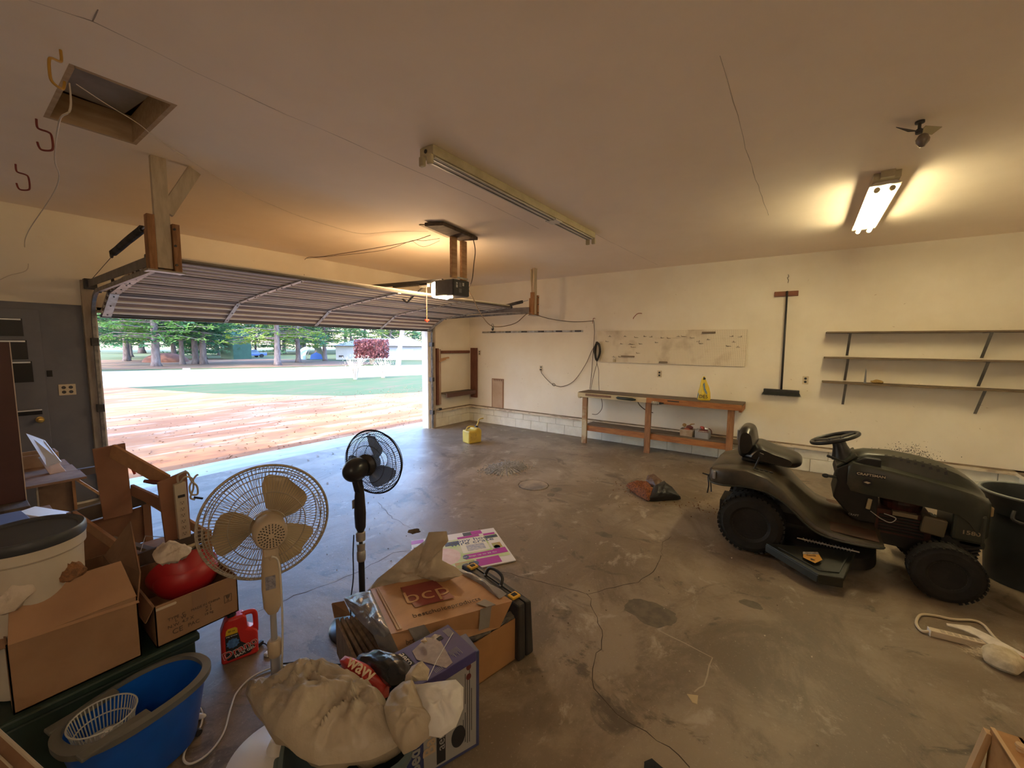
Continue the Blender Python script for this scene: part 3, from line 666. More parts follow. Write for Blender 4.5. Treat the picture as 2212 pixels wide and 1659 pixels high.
def cord(name, label, P, r, m, cat='wire', n=7, sm=6, group=None):
    o = MB().tube(spline(P, sm), r, n=n).build(name, m, smooth=True); return tag(o, label, cat, group)
cord('hanging_wire', 'pale wire dropping from the yellow hook to the grey panel', [(-6.795, -3.485, 3.000), (-6.937, -4.369, 2.552), (-6.929, -4.114, 2.590), (-6.868, -3.500, 2.626), (-6.801, -3.070, 2.659), (-6.725, -2.121, 2.754), (-6.733, -1.078, 2.698), (-6.668, -0.03, 2.726), (-6.661, -0.02, 2.504), (-6.785, -0.02, 2.419), (-6.860, -0.02, 2.356)], 0.003, WIREW)
cord('ceiling_wire', 'loose wire strung across the ceiling from the hatch to the opener', [(-6.775, -3.502, 3.000), (-6.623, -3.247, 3.060), (-6.440, -3.022, 3.100), (-6.291, -2.823, 3.112), (-6.077, -2.653, 3.112), (-5.959, -2.547, 3.112), (-5.601, -2.280, 3.112), (-5.203, -2.090, 3.112), (-4.921, -1.987, 3.112), (-4.517, -1.921, 3.112), (-4.161, -1.928, 3.112), (-4.008, -2.342, 3.112), (-3.785, -2.693, 3.110)], 0.0022, WIREW)
t = cord('opener_wire', 'thin brown wire pair running from the opener plank to the front wall', [(-3.818, -2.766, 3.050), (-3.865, -2.459, 3.008), (-3.955, -1.817, 2.985), (-4.133, -1.052, 2.949), (-3.837, -0.01, 3.078), (-3.862, -0.01, 2.794), (-3.873, -0.01, 2.510)], 0.004, WIREB)
MB().tube(spline([(-3.654, -2.751, 3.050), (-3.839, -2.671, 2.996), (-3.848, -2.481, 3.020), (-3.919, -2.046, 2.952), (-4.083, -1.298, 2.941), (-3.814, -0.01, 3.096)], 6), 0.003, n=6).tube(spline([(-3.848, -2.481, 3.020), (-3.844, -2.676, 2.926), (-3.729, -2.826, 2.998)], 5), 0.002, n=5).build('second_strand', WIREB, t)
cord('power_cable', 'dark power cord looping from the plank past the opener', [(-3.33, -3.0, H - .05), (-3.27, -2.98, 2.95), (-3.25, -2.94, 2.8), (-3.24, -2.9, 2.6), (-2.961, -2.594, 2.540), (-2.934, -2.653, 2.414), (-2.806, -2.695, 2.202), (-2.702, -2.778, 2.058), (-2.568, -2.881, 2.048), (-2.284, -2.923, 2.113), (-2.015, -2.930, 2.258), (-1.2, -2.5, 2.32)], 0.006, WIREB)
cord('extension_cord', 'brown cord strung from the right hanging post to the red wall hook', [(-1.756, -2.949, 2.253), (-1.437, -3.059, 2.203), (-0.9716, -3.196, 2.186), (-0.05, -3.14, 2.25)], 0.006, WIREB)
# ================= workbench wall =================
t = thing('pegboard', 'long white pegboard full of holes above the workbench', 'pegboard', (-0.01, -4.3, 1.7))
PEG = bpy.data.materials.new('pegboard_face'); PEG.use_nodes = True
n = PEG.node_tree.nodes; l = PEG.node_tree.links; b = n['Principled BSDF']; b.inputs['Roughness'].default_value = 0.6
tc = n.new('ShaderNodeTexCoord'); sp = n.new('ShaderNodeSeparateXYZ'); l.new(tc.outputs['Object'], sp.inputs[0])
def mth(op, a, c=None):
    q = n.new('ShaderNodeMath'); q.operation = op
    for i, v in ((0, a), (1, c)):
        if v is None: continue
        if isinstance(v, (int, float)): q.inputs[i].default_value = v
        else: l.new(v, q.inputs[i])
    return q.outputs[0]
def cell(s): return mth('SUBTRACT', mth('FRACT', mth('DIVIDE', s, 0.0254)), 0.5)
dd = mth('SQRT', mth('ADD', mth('POWER', cell(sp.outputs['Y']), 2.0), mth('POWER', cell(sp.outputs['Z']), 2.0)))
hole = mth('LESS_THAN', dd, 0.16)
nz = n.new('ShaderNodeTexNoise'); nz.inputs['Scale'].default_value = 2.6; nz.inputs['Detail'].default_value = 6; l.new(tc.outputs['Object'], nz.inputs['Vector'])
mr = n.new('ShaderNodeMapRange'); mr.inputs['From Min'].default_value = 0.52; mr.inputs['From Max'].default_value = 0.72; l.new(nz.outputs[0], mr.inputs['Value'])
mx = n.new('ShaderNodeMix'); mx.data_type = 'RGBA'; mx.inputs[6].default_value = (0.77, 0.69, 0.55, 1); mx.inputs[7].default_value = (0.46, 0.35, 0.24, 1); l.new(mr.outputs[0], mx.inputs[0])
m2 = n.new('ShaderNodeMix'); m2.data_type = 'RGBA'; m2.inputs[7].default_value = (0.20, 0.15, 0.10, 1); l.new(mx.outputs[2], m2.inputs[6]); l.new(hole, m2.inputs[0])
l.new(m2.outputs[2], b.inputs['Base Color'])
PY0, PY1 = -5.660, -3.199
PZ0, PZ1 = 1.485, 2.065
MB().bb(-0.024, -0.016, PY0, PY1, PZ0, PZ1).build('board', PEG, t, bevel=0.001)
for y in (PY0 + 0.01, (PY0 + PY1) / 2, PY1 - 0.01): MB().bb(-0.016, 0, y - 0.01, y + 0.01, PZ0 + .01, PZ1 - .01).build('batten', PALEW, t)
random.seed(21)
HKM = mat('hook_wire', (0.22, 0.17, 0.12), rough=0.4, metal=0.5)
HK = [(-0.03, -3.453, 1.957), (-0.03, -3.411, 1.864), (-0.03, -3.742, 1.956), (-0.03, -3.954, 1.939), (-0.03, -4.100, 1.955), (-0.03, -4.205, 1.946), (-0.03, -4.394, 1.930), (-0.03, -4.509, 1.922), (-0.03, -4.657, 1.953), (-0.03, -4.760, 1.952), (-0.03, -4.883, 1.929), (-0.03, -4.971, 1.869), (-0.03, -5.121, 1.899), (-0.03, -5.021, 1.839), (-0.03, -5.450, 1.949), (-0.03, -5.565, 1.942), (-0.03, -5.487, 1.863), (-0.03, -3.678, 1.823), (-0.03, -3.833, 1.816), (-0.03, -3.892, 1.816), (-0.03, -4.032, 1.825), (-0.03, -3.919, 1.767), (-0.03, -3.998, 1.662), (-0.03, -4.304, 1.851), (-0.03, -3.537, 1.585), (-0.03, -3.669, 1.588), (-0.03, -5.426, 1.798), (-0.03, -5.548, 1.785)]
h0 = None
for i, (x, y, z) in enumerate(HK):
    a = random.uniform(-0.5, 0.5); L = random.uniform(0.045, 0.07)
    P = [Vector((0.01, 0, 0)), Vector((-L * 0.6, math.sin(a) * L * .5, 0)), Vector((-L, math.sin(a) * L * 1.1, 0.0)), Vector((-L - .004, math.sin(a) * L * 1.2, 0.018))]
    o = MB().tube([p for p in P], 0.0048, n=5).tube([(-0.003, -0.028, 0.0), (-0.003, 0.028, 0.0)], 0.0035, n=5).build('peg_hook', HKM)
    o.location = (-0.022, y, z); tag(o, 'small wire hook plugged into the pegboard', 'hook', 'wire hooks on the pegboard')
# small racks hanging on the pegboard
def rack(y0, y1, z, label):
    t = thing('tool_rack', label, 'rack', (-0.03, (y0 + y1) / 2, z))
    MB().bb(-0.05, -0.023, y0, y1, z, z + 0.004).build('shelf_strip', METAL, t)
    MB().bb(-0.026, -0.023, y0, y1, z, z + 0.03).build('back_strip', HKM, t)
    for k in range(8):
        y = y0 + (y1 - y0) * (k + .5) / 8; MB().tube([(-0.05, y, z), (-0.062, y, z + 0.008)], 0.003, n=5).build('prong', HKM, t)
rack(-3.93, -3.68, 1.585, 'wire tool rack low on the left of the pegboard')
rack(-4.50, -4.36, 1.50, 'short dark tool rack on the bottom edge of the pegboard')
rack(-5.22, -5.02, 2.0, 'wire tool rack at the top right of the pegboard')
t = thing('padlock', 'small brass padlock hanging on the left of the pegboard', 'padlock', (-0.04, -3.56, 1.53))
MB().box((-0.04, -3.56, 1.515), (0.018, 0.045, 0.05)).build('body', mat('lock_body', (0.42, 0.34, 0.22), rough=0.4, metal=0.4), t, bevel=0.006)
MB().tube(spline([(-0.04, -3.575, 1.54), (-0.04, -3.575, 1.565), (-0.04, -3.56, 1.575), (-0.04, -3.545, 1.565), (-0.04, -3.545, 1.54)], 4), 0.003, n=6).build('shackle', METAL, t)

# workbench
t = thing('workbench', 'long wooden workbench with an empty dark top and lower shelf', 'workbench', (-0.25, -4.35, 0))
BTOP = mat('bench_top', (0.15, 0.105, 0.07), (0.10, 0.07, 0.045), rough=0.6, scale=4, stretch=(6, 1, 4), bump=0.1)
ORW = mat('varnished_fir', (0.40, 0.165, 0.052), (0.27, 0.10, 0.032), rough=0.55, scale=5, stretch=(6, 1, 6), bump=0.12)
ORWZ = mat('varnished_fir_leg', (0.33, 0.155, 0.07), (0.22, 0.10, 0.04), rough=0.6, scale=5, stretch=(6, 6, 1), bump=0.12)
PALER = mat('bench_paint', (0.60, 0.52, 0.33), (0.50, 0.42, 0.26), rough=0.65, scale=5, stretch=(4, 1, 4), bump=0.08)
for k in range(3): MB().bb(-0.465 + k * 0.15, -0.32 + k * 0.15, -5.70, -3.06, 0.915, 0.945).build('top_plank', BTOP, t, bevel=0.003)
MB().bb(-0.49, -0.466, -4.31, -3.06, 0.855, 0.935).build('front_rail', PALER, t, bevel=0.003)
MB().bb(-0.49, -0.466, -5.70, -4.31, 0.855, 0.940).build('front_rail', ORW, t, bevel=0.003)
MB().bb(-0.466, -0.02, -5.70, -5.66, 0.83, 0.915).build('end_rail', ORW, t, bevel=0.003)
MB().bb(-0.466, -0.02, -3.10, -3.06, 0.83, 0.915).build('end_rail', PALER, t, bevel=0.003)
for y in (-3.185, -4.335, -5.56):
    m_ = lambda: MB().bb(-0.455, -0.40, y - 0.045, y + 0.045, 0.0, 0.915)
    m_().build('leg', mat('leg_half_painted', (0.50, 0.43, 0.28), (0.30, 0.16, 0.075), rough=0.65, scale=1.6, stretch=(1, 1, 1.2), lo=0.42, hi=0.55) if y > -3.3 else ORWZ, t, bevel=0.003)
MB().bb(-0.40, -0.02, -5.70, -3.20, 0.33, 0.352).build('lower_shelf', BTOP, t, bevel=0.002)
MB().bb(-0.425, -0.401, -4.29, -3.23, 0.235, 0.33).build('shelf_rail', ORW, t, bevel=0.003)
MB().bb(-0.425, -0.401, -5.515, -4.38, 0.235, 0.33).build('shelf_rail', ORW, t, bevel=0.003)
# red wooden bar, black sheath fixed on the bench front
t = thing('towel_bar', 'pair of narrow reddish slats on the painted bench rail', 'rail', (-0.50, -3.43, 0.90))
for z in (0.888, 0.908): MB().bb(-0.505, -0.49, -3.70, -3.22, z, z + 0.012).build('slat', REDWOOD, t)
t = thing('knife_sheath', 'black rounded sheath lying along the bench front edge', 'tool', (-0.51, -3.97, 0.90))
MB().tube([(-0.505, -3.80, 0.90), (-0.51, -3.83, 0.90), (-0.51, -4.08, 0.895), (-0.505, -4.14, 0.892)], [0.012, 0.026, 0.028, 0.012], n=12, flat=0.9).build('sheath', mat('black_green_plastic', (0.02, 0.03, 0.025), rough=0.35), t, smooth=True)
MB().tube([(-0.51, -4.05, 0.878), (-0.512, -4.05, 0.85)], 0.006, n=6).build('clip', METAL, t)
t = thing('bench_light', 'small white caged work light hanging on the front of the bench', 'lamp', (-0.50, -4.50, 0.87))
MB().lathe([(0.0, 0), (0.022, 0.005), (0.026, 0.03), (0.026, 0.10), (0.016, 0.13), (0.0, 0.13)], (-0.515, -4.405, 0.868), R3((PI / 2, 0, 0)), n=14).build('cage', mat('greyed_white', (0.50, 0.47, 0.42), rough=0.5), t, smooth='auto')
for k in range(4): MB().lathe([(0.028, -0.003), (0.030, 0), (0.028, 0.003)], (-0.515, -4.425 - k * 0.028, 0.868), R3((PI / 2, 0, 0)), n=14).build('cage_ring', DMETAL, t)
MB().tube([(-0.515, -4.53, 0.868), (-0.513, -4.60, 0.872)], [0.02, 0.010], n=10).build('handle', BLACK, t)
o = MB().bb(-0.497, -0.491, -4.83, -4.65, 0.905, 0.925).build('nameplate', mat('plate_dark', (0.05, 0.035, 0.03), rough=0.5)); tag(o, 'dark strip fixed on the right half of the bench rail', 'plate')
cord('black_cable', 'dark cable sagging under the bench between the legs', [(-0.47, -4.16, 0.87), (-0.44, -4.19, 0.80), (-0.35, -4.25, 0.72), (-0.25, -4.36, 0.66)], 0.007, WIREB)
cord('drooping_cord', 'cord hanging in a bow behind the left bench leg', [(-0.05, -3.32, 0.84), (-0.06, -3.36, 0.72), (-0.08, -3.36, 0.60), (-0.1, -3.28, 0.50), (-0.15, -3.20, 0.50)], 0.006, WIREB)
# yellow bag
t = thing('seed_bag', 'tall yellow and blue paper bag standing on the workbench', 'bag', (-0.24, -5.14, 0.945))
YB_ = mat('yellow_bag', (0.80, 0.60, 0.04), (0.70, 0.50, 0.04), rough=0.45, scale=8, bump=0.3, bscale=18); BL_ = mat('bag_blue', (0.05, 0.16, 0.26), (0.35, 0.36, 0.30), rough=0.5, scale=14)
secs = []
for z, w, d, o in ((0, .088, .05, 0), (.02, .095, .055, 0), (.12, .088, .05, 0.0), (.2, .07, .04, .0), (.27, .05, .028, .008), (.33, .03, .012, .016), (.375, .012, .006, .012)):
    secs.append([Vector((-0.24 + d * math.sin(a) * (1 + .12 * math.sin(3 * a + z * 20)), -5.14 + o + w * math.cos(a) * (1 + .06 * math.sin(5 * a + z * 30)), 0.945 + z)) for a in [2 * PI * k / 18 for k in range(18)]])
MB().loft(secs).build('bag_body', YB_, t, smooth=True)
def patchb(pts, m, nm):
    mb = MB(); mb.slab([(x, y, z) for x, y, z in pts], (0.004, 0, 0)); return mb.build(nm, m, t)
patchb([(-.292, -5.16, 1.14), (-.298, -5.20, 1.06), (-.30, -5.185, 1.04), (-.292, -5.14, 1.12), (-.278, -5.125, 1.20), (-.275, -5.145, 1.23)], BL_, 'printed_panel')
patchb([(-.302, -5.065, .965), (-.300, -5.05, .97), (-.295, -5.06, 1.07), (-.30, -5.075, 1.05)], BL_, 'printed_panel')
text('DE5', 0.075, (-0.306, -5.145, 1.005), (0, -1, 0.02), (0, 0, 1), INK, t)
patchb([(-.272, -5.12, 1.27), (-.262, -5.15, 1.27), (-.256, -5.155, 1.295), (-.262, -5.125, 1.315)], INK, 'printed_mark')
# two plastic baskets with red things
def basket(y, w, d, h, label, m, lattice):
    t = thing('basket', label, 'basket', (-0.28, y, 0.353))
    x0, x1 = -0.28 - d / 2, -0.28 + d / 2; z = 0.353
    MB().bb(x0 + .01, x1 - .01, y - w / 2 + .01, y + w / 2 - .01, z, z + 0.004).build('base', m, t)
    def side(a, b, a2, b2, nm):
        MB().hexa([Vector(a), Vector(b), Vector(b) + Vector((0.003, 0.003, 0)), Vector(a) + Vector((0.003, 0.003, 0)), Vector(a2), Vector(b2), Vector(b2) + Vector((0.003, 0.003, 0)), Vector(a2) + Vector((0.003, 0.003, 0))]).build(nm, m, t)
    f = 0.01
    if not lattice:
        side((x0 + f, y - w / 2 + f, z), (x0 + f, y + w / 2 - f, z), (x0, y - w / 2, z + h), (x0, y + w / 2, z + h), 'wall')
        side((x1 - f, y - w / 2 + f, z), (x1 - f, y + w / 2 - f, z), (x1, y - w / 2, z + h), (x1, y + w / 2, z + h), 'wall')
        side((x0 + f, y - w / 2 + f, z), (x1 - f, y - w / 2 + f, z), (x0, y - w / 2, z + h), (x1, y - w / 2, z + h), 'wall')
        side((x0 + f, y + w / 2 - f, z), (x1 - f, y + w / 2 - f, z), (x0, y + w / 2, z + h), (x1, y + w / 2, z + h), 'wall')
    else:
        g = MB(); 
        for k in range(9):
            yy = y - w / 2 + w * k / 8
            g.beam((x0, yy, z), (x0, yy, z + h), 0.004, 0.004); g.beam((x1, yy, z), (x1, yy, z + h), 0.004, 0.004)
        for k in range(6):
            zz = z + h * k / 5
            g.beam((x0, y - w / 2, zz), (x0, y + w / 2, zz), 0.004, 0.004); g.beam((x1, y - w / 2, zz), (x1, y + w / 2, zz), .004, .004)
            g.beam((x0, y - w / 2, zz), (x1, y - w / 2, zz), 0.004, 0.004); g.beam((x0, y + w / 2, zz), (x1, y + w / 2, zz), .004, .004)
        for k in range(7):
            xx = x0 + d * k / 6
            g.beam((xx, y - w / 2, z), (xx, y - w / 2, z + h), 0.004, 0.004); g.beam((xx, y + w / 2, z), (xx, y + w / 2, z + h), .004, .004)
        stuff(g.build('lattice', m, t))
        side((x0 + .006, y - w / 2, z), (x0 + .006, y + w / 2, z), (x0 + .006, y - w / 2, z + h * .85), (x0 + .006, y + w / 2, z + h * .85), 'liner')
    MB().tube([(x0, y - w / 2, z + h), (x1, y - w / 2, z + h), (x1, y + w / 2, z + h), (x0, y + w / 2, z + h)], 0.004, n=6, closed=True).build('rim', mat('basket_rim', (0.62, 0.55, 0.47), rough=0.4), t)
    return t
basket(-4.93, 0.20, 0.18, 0.105, 'pale plastic tub on the lower bench shelf, left of the lattice basket', mat('milky_plastic', (0.52, 0.42, 0.32), (0.42, 0.30, 0.2), rough=0.35, scale=10, transl=0.2), False)
basket(-5.16, 0.20, 0.20, 0.115, 'grey lattice basket on the lower bench shelf near the right leg', mat('grey_lattice', (0.42, 0.42, 0.44), rough=0.4), True)
REDP = mat('red_wrap', (0.42, 0.055, 0.035), (0.30, 0.10, 0.06), rough=0.4, scale=14); OCH = mat('ochre_thing', (0.40, 0.24, 0.09), rough=0.6); MAR = mat('maroon_cloth', (0.14, 0.035, 0.03), rough=0.8)
for i, (y, z, r, m, lb) in enumerate(((-4.93, 0.43, (0.07, 0.06, 0.055), REDP, 'red wrapped bundle in the pale tub under the bench'), (-4.88, 0.52, (0.03, 0.03, 0.03), OCH, 'ochre ball on top of the pale tub'), (-4.96, 0.49, (0.045, 0.055, 0.03), MAR, 'maroon cloth heaped in the pale tub'), (-5.17, 0.44, (0.07, 0.075, 0.05), MAR, 'dark red cloth filling the lattice basket'), (-5.15, 0.505, (0.03, 0.032, 0.025), REDP, 'small red ball in the lattice basket'), (-5.21, 0.50, (0.028, 0.03, 0.016), WHITE, 'small white disc in the lattice basket'))):
    mb = MB().ell((-0.28, y, z), r, n=14, m=9); mb.v = [tuple(Vector(v) + Vector((1, 1, 1)) * 0.012 * mnoise.noise(Vector(v) * 22)) for v in mb.v]
    tag(mb.build(['wrapped_bundle', 'ball', 'cloth', 'cloth', 'ball', 'disc'][i], m, smooth=True), lb, ['bundle', 'ball', 'cloth', 'cloth', 'ball', 'disc'][i])
tag(MB().tube([(-.28, -4.92, .49), (-.27, -4.98, .54), (-.27, -5.03, .55)], [.008, .012, .006], n=7).build('brown_stick', OCH, smooth=True), 'brown stick poking from the pale tub', 'stick')
cord('strap', 'dark strap hanging over the rim of the lattice basket', [(-.28, -5.18, .49), (-.26, -5.24, .50), (-.25, -5.275, .47), (-.25, -5.285, .42)], 0.006, MAR, cat='strap')

# broom
t = thing('push_broom', 'black push broom hanging upside down on the wall', 'broom', (-0.06, -6.15, 1.14))
MB().tube([(-0.05, -6.135, 2.60), (-0.07, -6.15, 1.165)], [0.013, 0.0145], n=10).build('handle', mat('black_handle', (0.03, 0.028, 0.028), rough=0.4), t, smooth=True)
MB().box((-0.075, -6.15, 1.15), (0.07, 0.44, 0.045)).build('head', BLACK, t, bevel=0.006)
random.seed(4); br = MB()
for k in range(900):
    y = random.uniform(-0.235, 0.235); x = random.uniform(-.034, .034); b0 = Vector((-0.075 + x, -6.15 + y * .93, 1.13)); b1 = b0 + Vector((x * 0.5 + random.uniform(-.006, .006), y * 0.12 + random.uniform(-.006, .006), -0.05 - random.uniform(0, .012)))
    br.add([b0 + Vector((0, -.002, 0)), b0 + Vector((0, .002, 0)), b1], [(0, 1, 2)])
br.bb(-0.107, -0.043, -6.37, -5.93, 1.085, 1.13)
stuff(br.build('bristles', mat('bristle_black', (0.02, 0.022, 0.02), rough=0.7), t))
t = tag(MB().bb(-0.035, 0, -6.27, -5.98, 2.53, 2.60).build('broom_board', mat('board_reddish', (0.27, 0.10, 0.05), (0.20, 0.07, 0.04), rough=0.65, scale=5, stretch=(4, 1, 4)), bevel=0.003), 'short reddish board on the wall that holds the push broom', 'board')
cord('wall_wire', 'short twisted wire on the wall above the broom board', [(-0.01, -6.13, 2.84), (-0.012, -6.14, 2.81), (-0.012, -6.125, 2.79), (-0.01, -6.14, 2.76), (-0.01, -6.135, 2.72)], 0.003, WIREB)

# shelves
t = thing('wall_shelf_unit', 'three long dark boards on steel braces on the right wall', 'shelf unit', (-0.14, -7.5, 1.7))
SHB = mat('shelf_board', (0.20, 0.145, 0.085), (0.13, 0.09, 0.055), rough=0.7, scale=5, stretch=(5, 1, 5), bump=0.1)
for z in (2.005, 1.665, 1.33):
    MB().bb(-0.27, -0.002, -8.545, -6.62, z - 0.02, z).build('shelf_board', SHB, t, bevel=0.002)
BRK = mat('brace_grey', (0.14, 0.14, 0.14), (0.20, 0.19, 0.18), rough=0.5, metal=0.3)
for y in (-6.87, -8.12):
    for z in (2.005, 1.665, 1.33):
        b_ = MB().beam((-0.25, y, z - 0.022), (-0.012, y, z - 0.318), 0.028, 0.006, up=(1, 0, 1)).build('diagonal_brace', BRK, t)
        MB().bb(-0.26, -0.004, y - 0.014, y + 0.014, z - 0.024, z - 0.02).build('brace_arm', BRK, t)
t = tag(MB().prism([(0, 0), (0.03, 0), (0.022, 0.02), (0.016, 0.16), (0.008, 0.20), (0.0, 0.03)], (-0.255, -7.05, 1.331), (0, -1, 0), (0, 0, 1), (0.03, 0, 0)).build('steel_bracket', mat('grey_bracket', (0.20, 0.21, 0.22), rough=0.4, metal=0.5)), 'grey pointed steel bracket standing on the lowest shelf', 'bracket')
mb = MB().ell((-0.14, -7.19, 1.353), (0.05, 0.062, 0.024), n=16, m=8); mb.v = [tuple(Vector(v) + Vector((1, 1, 1)) * 0.01 * mnoise.noise(Vector(v) * 30)) for v in mb.v]
tag(mb.build('yellow_sponge', mat('sponge', (0.50, 0.33, 0.12), (0.38, 0.24, 0.08), rough=0.9, scale=30, bump=0.4), smooth=True), 'lumpy yellowish sponge on the lowest shelf', 'sponge')

# tool rail of spring clips
t = thing('clip_rail', 'thin steel rail of spring clips on the far wall', 'rail', (-0.01, -1.65, 2.07))
MB().bb(-0.008, 0, -2.90, -0.39, 2.045, 2.085).build('rail', METAL, t)
for k in range(12):
    y = -0.5 - k * 0.209
    MB().bb(-0.03, -0.008, y - 0.065, y + 0.065, 2.052, 2.082).build('clip', DMETAL if k % 2 else METAL, t, bevel=0.003)
# reddish access panel with torn tape
t = thing('access_panel', 'small pinkish hardboard panel low on the far wall', 'panel', (0, -0.85, 0.68))
MB().bb(-0.014, 0, -1.00, -0.69, 0.356, 1.02).build('board', mat('hardboard', (0.44, 0.31, 0.21), (0.50, 0.37, 0.26), rough=0.75, scale=3), t)
for y0, y1, z0, z1 in ((-1.005, -0.985, 0.356, 1.03), (-0.70, -0.685, 0.356, 1.03), (-1.005, -0.685, 1.015, 1.03)): MB().bb(-0.017, 0, y0, y1, z0, z1).build('edge_strip', mat('edge_red', (0.30, 0.16, 0.10), rough=0.8), t)
for k in range(5): MB().prism([(0, 0), (0.035, 0), (0.02, -0.045)], (-0.0175, -0.735 - k * 0.05, 1.015), (0, -1, 0), (0, 0, 1), (0.003, 0, 0)).build('torn_tape', mat('tape_brown', (0.16, 0.09, 0.06), rough=0.7), t)
# far corner rack
t = thing('corner_rack', 'rough wooden rack of posts and boards in the far corner', 'rack', (-0.55, -0.06, 1.1))
MB().bb(-1.11, -1.06, -0.075, -0.002, 0.49, 1.70).build('post', REDWOOD, t, bevel=0.003)
MB().bb(-1.06, -0.985, -0.06, -0.002, 0.49, 1.68).build('post', mat('bare_pink_pine', (0.50, 0.36, 0.26), (0.36, 0.24, 0.17), rough=0.8, scale=5, stretch=(5, 5, 1)), t, bevel=0.003)
MB().bb(-1.00, -0.05, -0.06, -0.004, 1.59, 1.65).build('rail', REDWOOD, t, bevel=0.003)
MB().bb(-0.985, -0.04, -0.22, -0.002, 0.715, 0.74).build('shelf_board', DARKW, t, bevel=0.003)
MB().bb(-0.985, -0.04, -0.235, -0.21, 0.65, 0.74).build('shelf_rail', mat('dark_red_rail', (0.12, 0.06, 0.045), rough=0.7), t, bevel=0.003)
MB().bb(-0.04, -0.002, -0.255, -0.065, 0.56, 1.71).build('upright_board', REDWOOD, t, bevel=0.003)
MB().beam((-1.05, -0.11, 1.47), (-0.80, -0.11, 1.50), 0.03, 0.03).build('nailed_stick', mat('bare_orange_pine', (0.52, 0.30, 0.16), rough=0.8), t, bevel=0.002)
MB().beam((-1.06, -0.09, 1.42), (-0.90, -0.12, 1.47), 0.025, 0.025).build('nailed_stick', bpy.data.materials['bare_orange_pine'], t, bevel=0.002)
t = thing('photo_eye', 'small black and silver sensor beside the right door track', 'sensor', (-1.08, -0.1, 0.40))
MB().box((-1.06, -0.10, 0.40), (0.06, 0.05, 0.05)).build('housing', BLACK, t, bevel=0.005)
MB().box((-1.11, -0.09, 0.40), (0.06, 0.03, 0.03)).build('bracket', METAL, t)
# red hooks on wall and the cable coil
def whook(y, z, label, dy=0.0, L=0.10):
    t = thing('wall_hook', label, 'hook', (0, y, z))
    MB().tube(spline([(0, y, z), (-0.05, y + dy * .2, z), (-L * .8, y + dy * .5, z - 0.01), (-L, y + dy, z - 0.07), (-L - .005, y + dy * 1.1, z - .1)], 4), 0.006, n=7).build('hook_rod', mat('rust_red_vinyl', (0.32, 0.09, 0.05), rough=0.5), t, smooth=True)
whook(-3.14, 2.30, 'red hook on the wall that carries the strung cord')
whook(-4.02, 2.36, 'red hook high on the wall above the pegboard', 0.10, 0.11)
t = thing('cable_coil', 'coiled black cable hanging beside the pegboard', 'cable', (-0.08, -3.22, 1.85))
random.seed(9); cm = MB()
for k in range(15):
    w = 0.055 + random.uniform(-0.02, 0.022); hh = 0.165 + random.uniform(-0.025, 0.025); ox = random.uniform(-0.02, 0.02); tw = random.uniform(-0.15, .15)
    P = []
    for j in range(26):
        a = 2 * PI * j / 26; s_ = math.sin(a); wz = w * (1 - 0.25 * (s_ < -0.2) * (-s_))
        P.append((-0.07 + ox + 0.006 * math.sin(3 * a + k), -3.235 + wz * math.cos(a) + tw * 0.05 * s_, 1.68 + hh * s_))
    cm.tube(P, 0.0055, n=6, closed=True)
cm.build('coil', mat('black_cable', (0.03, 0.025, 0.022), rough=0.5), t, smooth=True)
MB().tube(spline([(-.07, -3.22, 1.53), (-.065, -3.23, 1.45), (-.05, -3.19, 1.32), (-.05, -3.15, 1.15), (-.08, -3.13, 0.95)], 5), 0.005, n=6).tube(spline([(-.07, -3.24, 1.53), (-.065, -3.235, 1.45), (-.06, -3.27, 1.32), (-.05, -3.27, 1.15), (-.08, -3.30, .95)], 5), 0.005, n=6).build('cable_tail', WIREB, t, smooth=True)
MB().tube([(0, -3.20, 1.83), (-0.10, -3.215, 1.835), (-.105, -3.215, 1.86)], 0.005, n=6).build('holding_hook', WIREB, t)
cord('vertical_cord', 'brown cord dropping from the red hook to the workbench', [(-0.05, -3.14, 2.24), (-0.03, -3.15, 2.0), (-0.03, -3.13, 1.6), (-0.03, -3.11, 1.2), (-.06, -3.10, .96)], 0.006, WIREB)
cord('swag_cord', 'brown cord swagged from the plugged outlet to the cable coil', [(-0.02, -1.97, 1.285), (-0.04, -2.02, 1.20), (-0.03, -2.18, 1.05), (-0.03, -2.3, 0.985), (-0.03, -2.50, 0.97), (-0.03, -2.75, 1.10), (-0.03, -2.98, 1.42), (-0.03, -3.1, 1.68), (-0.05, -3.18, 1.79)], 0.006, WIREB)
tag(MB().box((-0.025, -1.97, 1.285), (0.03, 0.03, 0.02)).build('cord_plug', BLACK, bevel=0.004), 'black plug in the outlet on the far wall', 'plug')
tag(MB().tube(spline([(-0.04, -2.26, 1.0), (-.04, -2.30, 1.02), (-.04, -2.335, .99), (-.04, -2.30, .965)], 4, True), 0.005, n=6, closed=True).build('cord_knot', WIREB), 'small loop knotted in the swagged cord', 'knot')
t = thing('hanging_padlock', 'black pulley clip hanging on the cord near the far corner', 'clip', (-2.684, -2.805, 2.045))
_c = Vector((-2.690, -2.802, 2.013))
MB().ell(_c, (0.02, 0.02, 0.03)).build('weight', BLACK, t, smooth=True)
MB().tube(spline([_c + Vector((0, 0, .02)), _c + Vector((.01, -.01, .05)), _c + Vector((0, 0, .065)), _c + Vector((-.01, .01, .05))], 4, True), 0.004, n=6, closed=True).build('ring', DMETAL, t)
tag(MB().bb(-0.042, -0.036, -0.995, -0.93, 0.02, 0.11).build('paper_scrap', mat('paper_white', (0.75, 0.72, 0.65), rough=0.8)), 'white scrap of paper on the block base near the gas can', 'paper')
